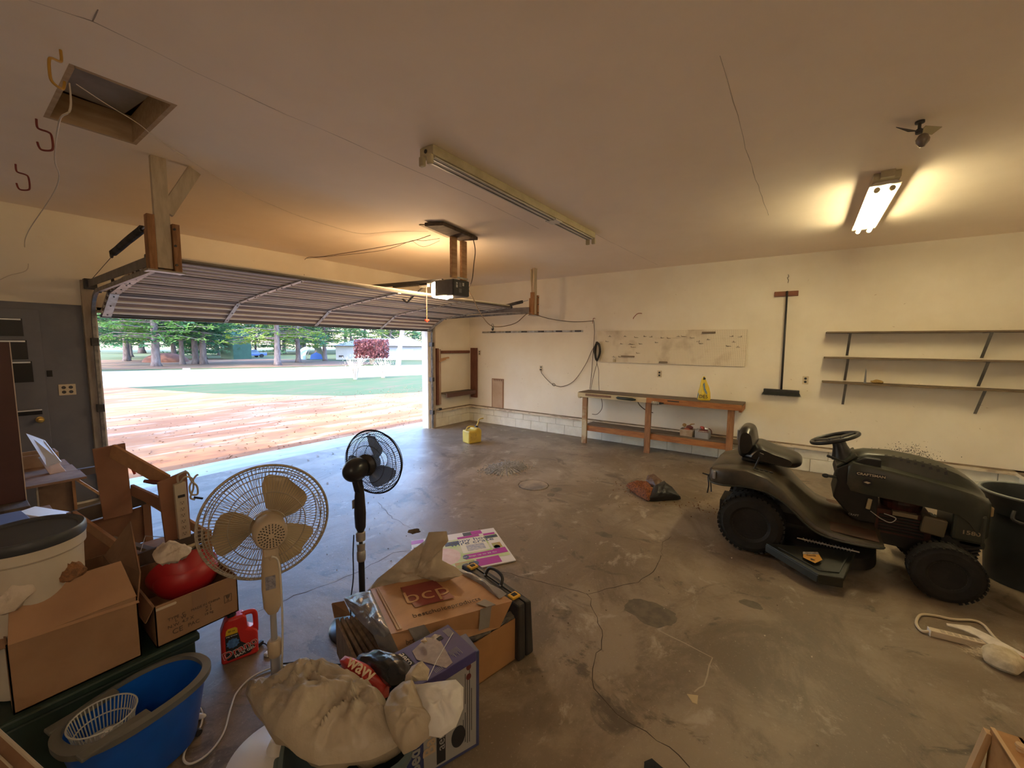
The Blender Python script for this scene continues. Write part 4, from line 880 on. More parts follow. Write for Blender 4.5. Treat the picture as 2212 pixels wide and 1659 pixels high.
# ================= riding mower =================
MW = thing('riding_mower', 'dark grey riding mower parked beside the workbench wall', 'mower', (-2.83, -6.10, 0), -PI / 2)
MGR = mat('mower_paint', (0.026, 0.030, 0.022), (0.040, 0.042, 0.029), rough=0.40, scale=4, bump=0.03, c3=(0.085, 0.068, 0.045), scale3=2.5, lo3=0.52, hi3=0.75)
MDUST = mat('mower_deck_dusty', (0.042, 0.038, 0.029), (0.08, 0.063, 0.04), rough=0.36, scale=5)
MBLK = mat('mower_black', (0.008, 0.008, 0.008), (0.016, 0.014, 0.012), rough=0.55, scale=8)
DGR = mat('chute_plastic', (0.016, 0.019, 0.014), (0.028, 0.028, 0.020), rough=0.5, scale=8)
def mb_(mb, name, m, par=MW, **k): return mb.build(name, m, par, world=False, **k)
def wheel(x, y, r, w, rr, nm):
    s = -1 if y < 0 else 1; M = R3((-PI / 2 * 1, 0, 0)) # local z -> +y
    prof = [(rr * .98, -w * .42), (rr * 1.15, -w * .5), (r * .82, -w * .5), (r * .95, -w * .42), (r, -w * .25), (r, w * .25), (r * .95, w * .42), (r * .82, w * .5), (rr * 1.15, w * .5), (rr * .98, w * .42)]
    t_ = MB().lathe(prof, (x, y, r), M, n=40)
    for k in range(38):
        a = 2 * PI * k / 38
        for q in (-.33, 0, .33):
            aa = a + (0.1 if q == 0 else 0); c = Vector((x + math.cos(aa) * r * .978, y + q * w, r + math.sin(aa) * r * .978)); R = (0, -aa, 0)
            if c.z > 0.012: t_.box(c, (r * .05, w * .28, r * .10), R)
    ty = mb_(t_, nm, RUBBER)
    mb_(MB().lathe([(0, w * .12), (rr * .35, w * .14), (rr * .42, w * .05), (rr * .8, w * .05), (rr * .92, w * .38), (rr, w * .43), (rr, -w * .43), (0, -w * .3)][::-1], (x, y, r), R3((PI / 2 * (1 if s < 0 else -1), 0, 0)), n=32), 'rim', mat('rim_paint', (0.035, 0.033, 0.026), (0.055, 0.047, 0.033), rough=0.5, scale=6), ty)
    mb_(MB().lathe([(r * .1, 0), (r * .1, .03), (0, .035)], (x, y + s * w * .1, r), R3((PI / 2 * (1 if s < 0 else -1), 0, 0)), n=16), 'hub_cap', MBLK, ty)
wheel(0, -0.34, 0.255, 0.20, 0.135, 'tyre'); wheel(0, 0.34, 0.255, 0.20, 0.135, 'tyre')
wheel(1.21, -0.345, 0.20, 0.15, 0.10, 'tyre'); wheel(1.21, 0.345, 0.20, 0.15, 0.10, 'tyre')
# chassis, axles, engine
mb_(MB().bb(-0.28, 1.35, -0.15, 0.15, 0.24, 0.33).bb(-.06, .06, -.25, .25, .2, .3), 'chassis_frame', MBLK)
mb_(MB().beam((1.21, -.28, .22), (1.21, .28, .22), .06, .05).beam((1.21, 0, .24), (1.21, 0, .34), .05, .05), 'front_axle', MBLK)
en = mb_(MB().bb(0.84, 1.16, -0.15, 0.15, 0.33, 0.52).lathe([(0.12, 0), (0.13, 0.05), (0.11, 0.12), (0, 0.13)], (1.0, 0, 0.52), n=24), 'engine', mat('engine_dark_red', (0.09, 0.022, 0.016), (0.04, 0.02, 0.015), rough=0.5, scale=12))
mb_(MB().bb(0.93, 1.07, -0.20, -0.15, 0.50, 0.53), 'engine_label', mat('engine_cover_pale', (0.20, 0.16, 0.10), rough=0.5), en)
mb_(MB().box((1.16, -0.18, 0.47), (0.13, 0.06, 0.13), (0, 0.1, 0)), 'muffler', mat('muffler_tan', (0.14, 0.11, 0.065), rough=0.6), en, bevel=0.01)
mb_(MB().tube(spline([(0.80, -.2, .50), (.86, -.21, .46), (.92, -.21, .44), (.95, -.2, .48), (.88, -.2, .50)], 5), .004, n=5), 'ignition_wire', METAL, en)
mb_(MB().tube([(0.79, -.215, .60), (0.78, -.22, .52)], .014, n=8), 'oil_dipstick', mat('dipstick_pale', (0.45, 0.38, 0.22), rough=.5), en)
for k in range(6): mb_(MB().bb(0.86, 1.12, -0.165, -0.15, 0.35 + k * .024, 0.362 + k * .024), 'cooling_fin', MBLK, en)
# rear body: fenders, tunnel and footrests lofted along the length
S = [(-0.36, .56, .655, .30, .20), (-0.33, .55, .685, .39, .22), (-0.22, .56, .715, .455, .24), (-0.05, .585, .735, .47, .25), (0.10, .575, .725, .475, .24), (0.22, .52, .67, .475, .20), (0.30, .455, .60, .475, .16), (0.38, .38, .525, .475, .13), (0.46, .325, .46, .475, .12), (0.56, .30, .425, .475, .12), (0.70, .295, .41, .475, .12), (0.84, .30, .41, .455, .12), (0.87, .30, .40, .42, .12)]
secs = []
for x, zl, zt, w, tw in S:
    zf = zt - (0.075 if x > 0.3 else 0.075 * max(0, (x + .0) / .3) if x > 0 else 0.0)   # footrest level beside the tunnel
    half = [(w - .012, zl), (w, zl + .015), (w, zf - .03), (w - .012, zf - .008), (w - .035, zf), (tw + .10, zf + .0), (tw + .03, zf + (zt - zf) * .3), (tw, zt - .01), (tw - .03, zt), (0, zt + .004)]
    ring = [Vector((x, -a, z)) for a, z in half] + [Vector((x, a, z)) for a, z in half[-2::-1]]
    ring += [Vector((x, w - .04, zl)), Vector((x, w - .05, zf - .02)), Vector((x, 0, zf - .03)), Vector((x, -w + .05, zf - .02)), Vector((x, -w + .04, zl))]
    secs.append(ring)
body = mb_(MB().loft(secs), 'fender_body', MDUST, smooth='auto')
for s in (-1, 1):
    mb_(MB().tube(spline([(x, s * (w + .001), zl + .008) for x, zl, zt, w, tw in S], 3), .008, n=6), 'edge_lip', MGR, body, smooth=True)
    mb_(MB().hexa([(.46, s * .14, .352), (.84, s * .14, .338), (.84, s * .42, .338), (.46, s * .42, .352), (.46, s * .14, .357), (.84, s * .14, .343), (.84, s * .42, .343), (.46, s * .42, .357)]), 'foot_mat', mat('rusty_foot_pad', (0.09, 0.042, 0.026), (0.055, 0.035, 0.022), rough=0.7, scale=8), body)
mb_(MB().bb(-0.315, -.29, -0.43, -0.30, .60, .67), 'reflector', mat('grey_reflector', (0.35, 0.35, 0.36), rough=0.2), body, bevel=.008)
# gear slots and lever on the near fender
for k in range(4): mb_(MB().box((0.02 + k * .035, -.36, .738 - k * .004), (.022, .03, .008), (0, .1, .4)), 'lever_slot', MBLK, body)
mb_(MB().tube([(0.0, -.345, .73), (.035, -.335, .84)], .008, n=7).box((.042, -.333, .855), (.03, .02, .035), (0, .3, 0)), 'height_lever', BLACK)
mb_(MB().tube(spline([(-.34, -.30, .62), (-.37, -.30, .58), (-.36, -.31, .5), (-.37, -.30, .42)], 5), .006, n=6).tube(spline([(-.36, -.30, .6), (-.345, -.30, .52), (-.335, -.31, .44)], 5), .006, n=6).tube([(-.42, -.30, .60), (-.33, -.30, .585)], .007, n=6), 'hanging_strap', BLACK)
# seat
SEAT = mat('black_vinyl', (0.012, 0.012, 0.010), (0.024, 0.021, 0.017), rough=0.3, scale=6)
st = mb_(MB().bb(-.12, .20, -.17, .17, .745, .775), 'seat_base', MBLK, bevel=.01)
for y in (-.12, .12): 
    P = [Vector((-.10, y, .745)) + Vector((math.cos(a) * .018, math.sin(a) * .018, a * .0016)) for a in [k * .5 for k in range(70)]]
    mb_(MB().tube(P, .0035, n=5), 'seat_spring', mat('spring_rust', (.25, .10, .06), rough=.5), st)
def cushion(pts, name, m=SEAT, hw=.22, rnd=.05):
    # pts: side profile (x,z) closed; lofted across y with rounded sides
    cx = sum(p[0] for p in pts) / len(pts); cz = sum(p[1] for p in pts) / len(pts); secs = []
    for k in range(9):
        u = -1 + 2 * k / 8; sc_ = 1 - 0.35 * abs(u) ** 5; secs.append([Vector((cx + (x - cx) * sc_, hw * u, cz + (z - cz) * sc_)) for x, z in pts])
    return mb_(MB().loft(secs), name, m, st, smooth='auto')
sm2 = lambda P: [(p.x, p.z) for p in spline([(x, 0, z) for x, z in P], 5, True)]
cushion(sm2([(-.12, .82), (-.10, .775), (.10, .748), (.26, .735), (.325, .755), (.335, .80), (.28, .835), (.12, .875), (-.02, .915)]), 'seat_cushion')
cushion(sm2([(-.145, .78), (-.06, .78), (-.015, .88), (-.02, .96), (-.045, 1.035), (-.10, 1.06), (-.15, 1.03), (-.165, .92)]), 'seat_back', hw=.21)
mb_(MB().bb(-.172, -.155, -.13, .13, .92, 1.02), 'silver_tape', mat('worn_silver_tape', (.30, .30, .31), rough=.3), st, bevel=.006)
# pedestal, dash
ped = mb_(MB().prism([(.56, .56), (.58, .70), (.56, .745), (.57, .80), (.64, .85), (.74, .92), (.84, .92), (.84, .40), (.72, .395), (.68, .42)], (0, -.19, 0), (1, 0, 0), (0, 0, 1), (0, .38, 0)), 'pedestal', MBLK, bevel=.012)
mb_(MB().hexa([(.575, -.17, .80), (.70, -.17, .915), (.70, .17, .915), (.575, .17, .80), (.565, -.17, .815), (.69, -.17, .93), (.69, .17, .93), (.565, .17, .815)]), 'dash_panel', MGR, ped, bevel=.008)
mb_(MB().tube([(.57, -.2, .73), (.50, -.22, .735)], .010, n=7).ell((.50, -.22, .735), (.025, .018, .018), n=10, m=6), 'choke_knob', BLACK, ped)
mb_(MB().tube([(.62, -.18, .86), (.52, -.23, .90)], .007, n=7).tube([(.54, -.22, .893), (.50, -.24, .907)], .011, n=7), 'throttle_lever', BLACK, ped)
text('CRAFT', .022, (.70, -.1915, .44), (1, 0, 0), (0, 0, 1), mat('silver_print', (.42, .41, .38), rough=.4), None, name='side_lettering').parent = ped
mb_(MB().lathe([(.085, 0), (.07, .04), (.05, .10), (.045, .15)], (.62, 0, .86), R3((0, -.30, 0)), n=20), 'column_boot', BLACK, ped, smooth='auto')
sw_c = Vector((.55, 0, 1.02)); MT = R3((0, -.36, 0))
ring = [sw_c + MT @ Vector((.165 * math.cos(a), .165 * math.sin(a), 0)) for a in [2 * PI * k / 40 for k in range(40)]]
sw = mb_(MB().tube(ring, .0165, n=10, closed=True), 'steering_wheel', BLACK, smooth=True)
mb_(MB().lathe([(.05, -.035), (.055, -.01), (.045, .008), (0, .012)], sw_c, MT, n=20), 'hub', BLACK, sw, smooth='auto')
for a in (0.5, PI - 0.5, -PI / 2): mb_(MB().beam(sw_c - MT @ Vector((0, 0, .008)), sw_c + MT @ Vector((.16 * math.cos(a), .16 * math.sin(a), 0)), .065, .012, up=MT @ Vector((0, 0, 1))), 'spoke', BLACK, sw, bevel=.004)
# hood
HS = [(.64, .69, .85, .88, .21), (.665, .645, .875, .915, .225), (.75, .635, .868, .945, .23), (.90, .63, .85, .955, .235), (1.05, .62, .825, .94, .235), (1.18, .61, .80, .915, .235), (1.27, .60, .78, .88, .235), (1.33, .55, .765, .84, .23), (1.385, .46, .74, .79, .215), (1.42, .44, .715, .745, .19), (1.445, .45, .70, .71, .15)]
secs = []
for x, zl, zs, zt, w in HS:
    half = [(w, zl), (w + .004, (zl + zs) / 2), (w, zs - .02), (w - .012, zs - .004), (w - .045, zs + .002), (w - .075, zs + .012), (w - .09, zs + (zt - zs) * .55), (w - .105, zt - .008), (w - .135, zt), (0, zt + .012)]
    secs.append([Vector((x, -a, z)) for a, z in half] + [Vector((x, a, z)) for a, z in half[-2::-1]])
hood = mb_(MB().loft(secs), 'hood', MGR, smooth='auto')
for k in range(9):
    x = .87 + k * .041; h = .012 + .004 * k
    i_ = max(j for j in range(len(HS) - 1) if HS[j][0] <= x); q_ = (x - HS[i_][0]) / (HS[i_ + 1][0] - HS[i_][0]); zl_, zs_, zt_, w_ = [HS[i_][m] + (HS[i_ + 1][m] - HS[i_][m]) * q_ for m in (1, 2, 3, 4)]
    pA = Vector((x, -(w_ - .105), zt_ - .008)); pB = Vector((x + .008, -(w_ - .09), zs_ + (zt_ - zs_) * .55)); f_ = .35 + .075 * k
    mb_(MB().beam(pA + Vector((0, .012, .004)), pA.lerp(pB, f_), .018, .008, up=(0, -.85, .5)), 'hood_vent', INK, hood)
mb_(MB().bb(1.25, 1.42, -.215, .215, .40, .62).bb(1.28, 1.43, -.20, .20, .36, .42), 'nose_panel', MGR, hood, bevel=.02)
for k in range(4): mb_(MB().box((1.35 + k * .004, -.19 + 0, .28 + k * .028), (.10, .05, .012), (0, -.5, 0)), 'grille_bar', BLACK, hood)
mb_(MB().prism([(1.22, .30), (1.40, .36), (1.40, .42), (1.2, .42)], (0, -.2, 0), (1, 0, 0), (0, 0, 1), (0, .4, 0)), 'bumper', MBLK, hood)
mb_(MB().bb(1.435, 1.462, -.15, -.04, .60, .67), 'headlight', mat('headlight_amber', (.35, .25, .12), rough=.15), hood, bevel=.01)
mb_(MB().bb(1.435, 1.462, .04, .15, .60, .67), 'headlight', MATS['headlight_amber'], hood, bevel=.01)
pl = mb_(MB().bb(.69, .865, -.2425, -.236, .782, .812), 'nameplate', INK, hood)
text('CRAFTSMAN', .026, (.778, -.2430, .797), (1, 0, -.01), (0, 0, 1), mat('cream_print', (.55, .48, .34), rough=.5), None, name='side_lettering', offset=.0006, sxy=1.15).parent = pl
em = mb_(MB().lathe([(.03, 0), (.03, .003), (0, .003)], (.76, -.2375, .735), R3((PI / 2, 0, 0)), n=24), 'emblem', INK, hood)
mb_(MB().prism([(-.022, 0), (-.004, .009), (.022, .002), (.004, -.009)], (.76, -.2412, .735), (1, 0, 0), (0, 0, 1), (0, -.001, 0)), 'emblem_mark', MATS['cream_print'], em)
text('1580', .040, (1.345, -.2165, .475), (1, 0, 0), (0, 0, 1), mat('tan_print', (.28, .22, .13), rough=.5), None, name='model_number', offset=.0008, sxy=1.2).parent = hood
# cutting deck and discharge chute
dk = MB()
secs = []
for z, q in ((.07, 1.0), (.16, .98), (.185, .90), (.19, .55)):
    secs.append([Vector((.54 + .34 * q * math.copysign(abs(math.cos(a)) ** .7, math.cos(a)), .04 + .47 * q * math.copysign(abs(math.sin(a)) ** .7, math.sin(a)), z)) for a in [2 * PI * k / 36 for k in range(36)]])
deck = mb_(dk.loft(secs), 'cutting_deck', MBLK, smooth='auto')
for y in (-.22, .26): mb_(MB().lathe([(.07, 0), (.07, .05), (.03, .06), (.03, .08), (0, .085)], (.58, y, .188), n=20), 'spindle_cover', MBLK, deck)
ch = MB().hexa([(.13, -.50, .14), (.72, -.34, .14), (.63, -.72, .10), (.48, -.76, .10), (.13, -.50, .155), (.72, -.34, .20), (.63, -.72, .125), (.48, -.76, .125)])
ch.hexa([(.48, -.76, .05), (.63, -.72, .05), (.62, -.705, .05), (.49, -.745, .05), (.48, -.76, .115), (.63, -.72, .115), (.62, -.705, .115), (.49, -.745, .115)])
ch.beam((.13, -.50, .115), (.48, -.76, .085), .012, .06)
chute = mb_(ch, 'discharge_chute', DGR, bevel=.006)
mb_(MB().beam((.22, -.535, .160), (.49, -.71, .132), .01, .008).beam((.49, -.71, .132), (.60, -.67, .136), .01, .008).beam((.60, -.67, .136), (.66, -.46, .188), .01, .008), 'raised_rib', DGR, chute)
P = [Vector((.38, -.36, .205)) + Vector((.32 * k / 120, .0, 0)) + Vector((0, math.cos(k * .8), math.sin(k * .8))) * .013 + Vector((0, .0, -.0000 * k)) for k in range(121)]
mb_(MB().tube(P, .003, n=5).tube([(.34, -.36, .205), (.74, -.36, .205)], .006, n=6), 'hinge_spring', METAL, chute)
stk = mb_(MB().slab([(.385, -.545, .1735), (.475, -.50, .1835), (.505, -.60, .172), (.46, -.66, .158), (.385, -.615, .160)], (0, 0, .0015)), 'warning_label', mat('label_orange', (.55, .27, .04), rough=.5), chute)
mb_(MB().slab([(.383, -.545, .1755), (.477, -.50, .1855), (.486, -.535, .1815), (.383, -.575, .1695)], (0, 0, .0012)), 'label_top', mat('label_pale', (.40, .36, .30), (.2, .15, .1), rough=.5, scale=60), stk)
text('DANGER', .016, (.437, -.575, .1745), (1, .35, .04), (-.3, .9, .12), INK, None, name='label_text').parent = stk
mb_(MB().lathe([(.015, 0), (0, .001)], (.445, -.62, .1665), n=14), 'label_mark', INK, stk)
for o in [c for c in COL.objects if c.parent in (ped, pl, hood, stk)]: pass

# ================= bins at the right =================
CANM = mat('grey_bin_plastic', (0.042, 0.052, 0.054), (0.03, 0.038, 0.04), rough=0.45, scale=6)
def trashcan(x, y, r, h, label, m=CANM, seed=0):
    t = thing('trash_can', label, 'trash can', (x, y, 0))
    pr_ = [(0, 0.012), (r * .78, 0.0), (r * .80, .02), (r * .93, h - .16), (r * .97, h - .15), (r * .99, h - .03), (r * 1.05, h - .028), (r * 1.06, h), (r * .99, h), (r * .96, h - .03), (r * .90, h - .17), (r * .76, .03), (0, .03)]
    MB().lathe(pr_, (x, y, 0), n=48).build('can_body', m, t, smooth='auto')
    rg = [(x + r * 1.05 * math.cos(a), y + r * 1.05 * math.sin(a), h - .004) for a in [2 * PI * k / 48 for k in range(48)]]
    MB().tube(rg, .011, n=8, closed=True).build('rim', mat('grey_bin_rim', (0.22, 0.245, 0.25), rough=.4), t, smooth=True)
    for a in (2.75, 5.3):
        c = Vector((x + r * 1.06 * math.cos(a), y + r * 1.06 * math.sin(a), h - .12)); d = Vector((-math.sin(a), math.cos(a), 0)); n_ = Vector((math.cos(a), math.sin(a), 0))
        MB().tube(spline([c - d * .07 + Vector((0, 0, .03)), c - d * .06 + n_ * .045 - Vector((0, 0, .03)), c + d * .06 + n_ * .045 - Vector((0, 0, .03)), c + d * .07 + Vector((0, 0, .03))], 4), .013, n=8).build('handle', BLACK, t)
    return t
trashcan(-2.50, -7.90, 0.285, 0.70, 'round grey trash can in front of the mower')
trashcan(-3.05, -8.22, 0.27, 0.62, 'dark trash can at the right edge, nearest of the two cans', mat('dark_green_bin', (0.018, 0.028, 0.025), rough=.4))

# ================= floor items on the right =================
# white power strip, cord, paper and fluffy duster
t = thing('power_strip', 'white metal power strip lying on the floor near the trash cans', 'power strip', (-3.707, -7.260, 0))
a = Vector((-3.754, -7.144, 0.02)); b = Vector((-3.720, -7.406, 0.02))
MB().beam(a, b, 0.045, 0.04).build('strip_body', mat('cream_plastic', (0.66, 0.56, 0.42), rough=.4), t, bevel=.004)
MB().beam(a - (b - a).normalized() * .006, a, 0.048, 0.042).build('end_cap', WHITE, t, bevel=.003)
for k in range(6):
    c = a.lerp(b, .22 + .12 * k); MB().box(c + Vector((0, 0, .0205)), (.02, .026, .002), (0, 0, math.atan2((b - a).y, (b - a).x))).build('socket', mat('socket_tan', (.48, .40, .30), rough=.5), t)
MB().tube(spline([a, (-3.758, -7.106, 0.012), (-3.670, -7.097, 0.01), (-3.540, -7.142, 0.01), (-3.497, -7.216, 0.01), (-3.477, -7.307, 0.01), (-3.417, -7.404, 0.01), (-3.439, -7.450, 0.01), (-3.594, -7.471, 0.01), (-3.713, -7.543, 0.01)], 7), .008, n=8).build('cord', mat('cream_cord', (0.62, 0.52, 0.38), rough=.5), t, smooth=True)
t = thing('paper_wrapper', 'crumpled white paper wrapper with red print by the power strip', 'wrapper', (-3.624, -7.454, 2.22e-16))
MB().slab([(-3.642, -7.237, 0.05), (-3.588, -7.354, 0.05), (-3.650, -7.405, 0.06), (-3.769, -7.523, 0.06), (-3.816, -7.511, 0.04), (-3.783, -7.411, 0.045), (-3.687, -7.359, 0.05), (-3.656, -7.308, 0.045), (-3.653, -7.239, 0.045)], (0, 0, -.006)).build('paper', mat('crumpled_paper', (0.72, 0.66, 0.58), (0.60, 0.54, 0.46), rough=.7, scale=20, bump=.3), t)
MB().slab([(-3.775, -7.451, 0.056), (-3.778, -7.482, 0.058), (-3.821, -7.512, 0.055), (-3.874, -7.497, 0.05), (-3.838, -7.466, 0.05)], (0, 0, .004)).build('red_print', RED, t)
mb = MB().pillow([(-3.825, -7.342, 0.04), (-3.792, -7.371, 0.05), (-3.794, -7.416, 0.06), (-3.805, -7.492, 0.06), (-3.878, -7.514, 0.05), (-3.967, -7.449, 0.03), (-3.936, -7.374, 0.02), (-3.898, -7.339, 0.02)], .05, .012, 14, rings=8, sub=4, seed=4)
t = thing('duster', 'fluffy pale duster head lying by the white wrapper', 'duster', (-3.804, -7.427, 0))
mb.build('duster_head', mat('pale_fluff', (0.66, 0.58, 0.42), (0.50, 0.42, 0.28), rough=.9, scale=20, bump=.5), t, smooth=True)
random.seed(8); fz = MB()
for k in range(260):
    p = Vector((-3.854, -7.344, 0.03)) + Vector((random.gauss(0, .012), random.gauss(0, .03), random.uniform(-.02, .03))); d = Vector((random.uniform(-.4, .2), random.uniform(.3, 1.0), random.uniform(-.1, .4))).normalized() * random.uniform(.015, .04)
    fz.add([p, p + Vector((.0015, 0, .001)), p + d], [(0, 1, 2)])
stuff(fz.build('tuft', mat('tuft_pale', (.70, .62, .48), rough=.9), t))
# wooden drawer with a knob at the bottom right
t = thing('wooden_box', 'small wooden box with a round knob at the bottom right corner', 'box', (-4.661, -7.220, 0))
PINE = mat('yellow_pine', (0.50, 0.28, 0.11), (0.42, 0.22, 0.08), rough=.6, scale=5, stretch=(3, 3, 3)); PINEE = mat('pine_edge', (.66, .46, .26), rough=.7)
a = Vector((-4.939, -7.085, 0.3)); b = Vector((-5.174, -7.108, 0.3)); e = (b - a).normalized(); s_ = Vector((-e.y, e.x, 0)); 
if s_.x < 0: s_ = -s_
s_ = -s_ if (Vector((-4.938, -7.146, 0.3)) - a).dot(s_) < 0 else s_
MB().slab([a, a + s_ * .085, b + s_ * .085, b], (0, 0, -.018)).build('front_board', PINE, t, bevel=.002)
MB().slab([a - s_ * .001, a + s_ * .012, b + s_ * .012, b - s_ * .001], (0, 0, .004)).build('edge_strip', PINEE, t)
c = a.lerp(b, .33) + s_ * .05; MB().lathe([(.012, 0), (.009, .008), (.016, .016), (.014, .024), (0, .027)], c, n=18).build('knob', PINEE, t, smooth='auto')
MB().slab([a, a - Vector((0, 0, .30)), b - Vector((0, 0, .30)), b], -s_ * -.012).build('side_board', PINE, t)
MB().beam(a - s_ * .004 - Vector((0, 0, .02)), a - s_ * .05 - Vector((0, 0, .28)), .03, .02).build('slanted_leg', PINEE, t)
MB().slab([a + s_ * .085, a + s_ * .085 - Vector((0, 0, .3)), b + s_ * .085 - Vector((0, 0, .3)), b + s_ * .085], s_ * -.012).build('side_board', PINE, t)
MB().slab([a - Vector((0, 0, .02)), a + s_ * .085 - Vector((0, 0, .02)), a + s_ * .085 - Vector((0, 0, .3)), a - Vector((0, 0, .3))], e * .012).build('end_board', PINE, t)
tag(MB().slab([(-5.688, -5.963, 0.02), (-5.648, -5.952, 0.05), (-5.625, -5.976, 0.06), (-5.632, -6.039, 0.05), (-5.678, -6.052, 0.03)], (0, 0, -.02)).build('black_pouch', mat('black_fabric', (.02, .026, .03), rough=.8, bump=.4)), 'corner of a black fabric pouch on the floor at the bottom edge', 'pouch')
# gas can
t = thing('gas_can', 'yellow plastic gas can with a spout on the floor by the door', 'gas can', (-1.648, -1.518, 0), -0.25)
g0 = Vector(t.location)
GY = mat('gas_yellow', (0.60, 0.44, 0.07), (0.50, 0.37, 0.08), rough=0.45, scale=6, c3=(.20, .15, .05), scale3=6, lo3=.66, hi3=.8)
# profile in the local x-z plane (x along the body), extruded along y
def gc(mb, n_, m, **k): return mb.build(n_, m, t, world=False, **k)
gc(MB().prism([(-.145, 0), (.135, 0), (.14, .22), (.10, .27), (.04, .275), (.0, .235), (-.145, .235)], (0, -.11, 0), (1, 0, 0), (0, 0, 1), (0, .22, 0)), 'can_body', GY, bevel=.022)
gc(MB().tube(spline([(-.125, 0, .225), (-.11, 0, .285), (-.04, 0, .30), (.04, 0, .285)], 5), .014, n=8), 'handle', GY, smooth=True)
for y in (-.1115, .1115): gc(MB().bb(-.11, .06, y - .001, y + .001, .05, .19), 'embossed_panel', mat('gas_emboss', (.50, .36, .07), (.32, .22, .05), rough=.5, scale=30, stretch=(1, 1, 3)))  if False else None
gc(MB().bb(-.11, .02, -.1125, -.1105, .06, .19), 'embossed_panel', mat('gas_emboss', (.55, .40, .08), (.40, .29, .06), rough=.5, scale=30, stretch=(1, 1, 3)))
gc(MB().lathe([(.03, 0), (.03, .03), (.024, .035), (0, .035)], (.09, 0, .262), R3((0, .35, 0)), n=20), 'collar', BLACK)
gc(MB().tube(spline([(.10, 0, .29), (.13, 0, .345), (.15, 0, .40), (.20, 0, .415), (.25, 0, .418)], 5), [.017, .016, .015, .014, .013] + [.012] * 8 + [.011] * 8, n=10), 'spout', GY, smooth=True)
# pile of grey absorbent granules
random.seed(12); gm = MB(); vc = Vector((-2.576, -2.963, -2.22e-16))
gl = [Vector((vc.x + .36 * math.cos(a) * (1 + .2 * mnoise.noise(Vector((math.cos(a) * 2, math.sin(a) * 2, 1)))), vc.y + .26 * math.sin(a) * (1 + .25 * mnoise.noise(Vector((math.cos(a) * 2, math.sin(a) * 2, 4)))), .0)) for a in [2 * PI * k / 36 for k in range(36)]]
for k in range(3600):
    a = random.uniform(0, 2 * PI); r = math.sqrt(random.random()) * (1.0 if random.random() < .9 else 1.35); q = max(0, 1 - r * r)
    i = int(a / (2 * PI) * 36) % 36; p = vc.lerp(gl[i], r); s = random.uniform(.005, .013); z = .05 * q * (1 + .5 * mnoise.noise(Vector((p.x * 12, p.y * 12, 0)))) + s * .4
    ax = random.uniform(0, 3); c = Vector((p.x, p.y, z)); R = R3((ax, ax * 2, ax * 3)); T4 = [c + R @ (Vector(v) * s) for v in ((1, 0, -.6), (-.6, .9, -.6), (-.6, -.9, -.6), (0, 0, .9))]
    gm.add(T4, [(0, 1, 2), (0, 3, 1), (1, 3, 2), (2, 3, 0)])
b0 = len(gm.v); ring1 = [Vector((vc.x, vc.y, 0)).lerp(p, .97) for p in gl]; ring2 = [Vector((vc.x, vc.y, .04)).lerp(p, .5) + Vector((0, 0, .016)) for p in gl]
gm.loft([ring1, ring2], cap=False); gm.add([p for p in ring2] + [(vc.x, vc.y, .045)], [(i, (i + 1) % 36, 36) for i in range(36)])
tag(stuff(gm.build('granule_pile', mat('grey_granules', (.46, .46, .47), (.24, .235, .23), rough=.9, scale=60))), 'low pile of grey absorbent granules on the concrete', 'granules')
# torn soil bag
t = thing('soil_bag', 'torn black soil bag with brown mulch spilling on the floor', 'bag', (-2.444, -5.036, 2.22e-16))
MB().pillow([(-2.413, -4.696, 0.06), (-2.279, -4.742, 0.08), (-2.196, -4.901, 0.09), (-2.448, -5.061, 0.08), (-2.626, -5.047, 0.02), (-2.509, -4.863, 0.02)], .05, .03, 20, rings=9, sub=4, seed=2).build('mulch', mat('orange_mulch', (.30, .10, .03), (.10, .035, .02), rough=.9, scale=60, bump=.8, bscale=60), t, smooth=True)
MB().pillow([(-2.606, -5.010, 0.005), (-2.408, -5.031, 0.13), (-2.230, -5.089, 0.15), (-2.269, -5.209, 0.1), (-2.316, -5.324, 0.01), (-2.449, -5.197, 0.005), (-2.569, -5.083, 0.005)], .07, .02, 12, rings=10, sub=4, seed=5).build('bag_film', mat('black_film', (.012, .012, .014), rough=.45, bump=.4, bscale=20), t, smooth=True)
MB().pillow([(-2.212, -4.871, 0.1), (-2.094, -4.868, 0.14), (-2.065, -4.946, 0.16), (-2.233, -5.078, 0.16), (-2.385, -5.068, 0.12), (-2.297, -4.944, 0.08)], .04, .015, 14, rings=7, sub=4, seed=7).build('rolled_top', mat('brown_film', (.13, .07, .045), (.09, .05, .03), rough=.5, scale=20), t, smooth=True)
random.seed(2); cr = MB()
for k in range(240):
    c = Vector((-2.312, -4.826, 0)) + Vector((random.gauss(0, .13), random.gauss(0, .15), 0)); s = random.uniform(.002, .009); R = R3((k, k * 2, k))
    if k % 3 == 0: c = Vector((-2.447, -5.498, 0)) + Vector((random.gauss(0, .12), random.gauss(0, .2), 0))
    cr.add([Vector((c.x, c.y, s * .6)) + R @ (Vector(v) * s) for v in ((1, 0, -.6), (-.6, .9, -.6), (-.6, -.9, -.6), (0, 0, .9))], [(0, 1, 2), (0, 3, 1), (1, 3, 2), (2, 3, 0)])
tag(stuff(cr.build('mulch_crumbs', MATS['orange_mulch'])), 'scattered mulch crumbs around the torn soil bag', 'crumbs')
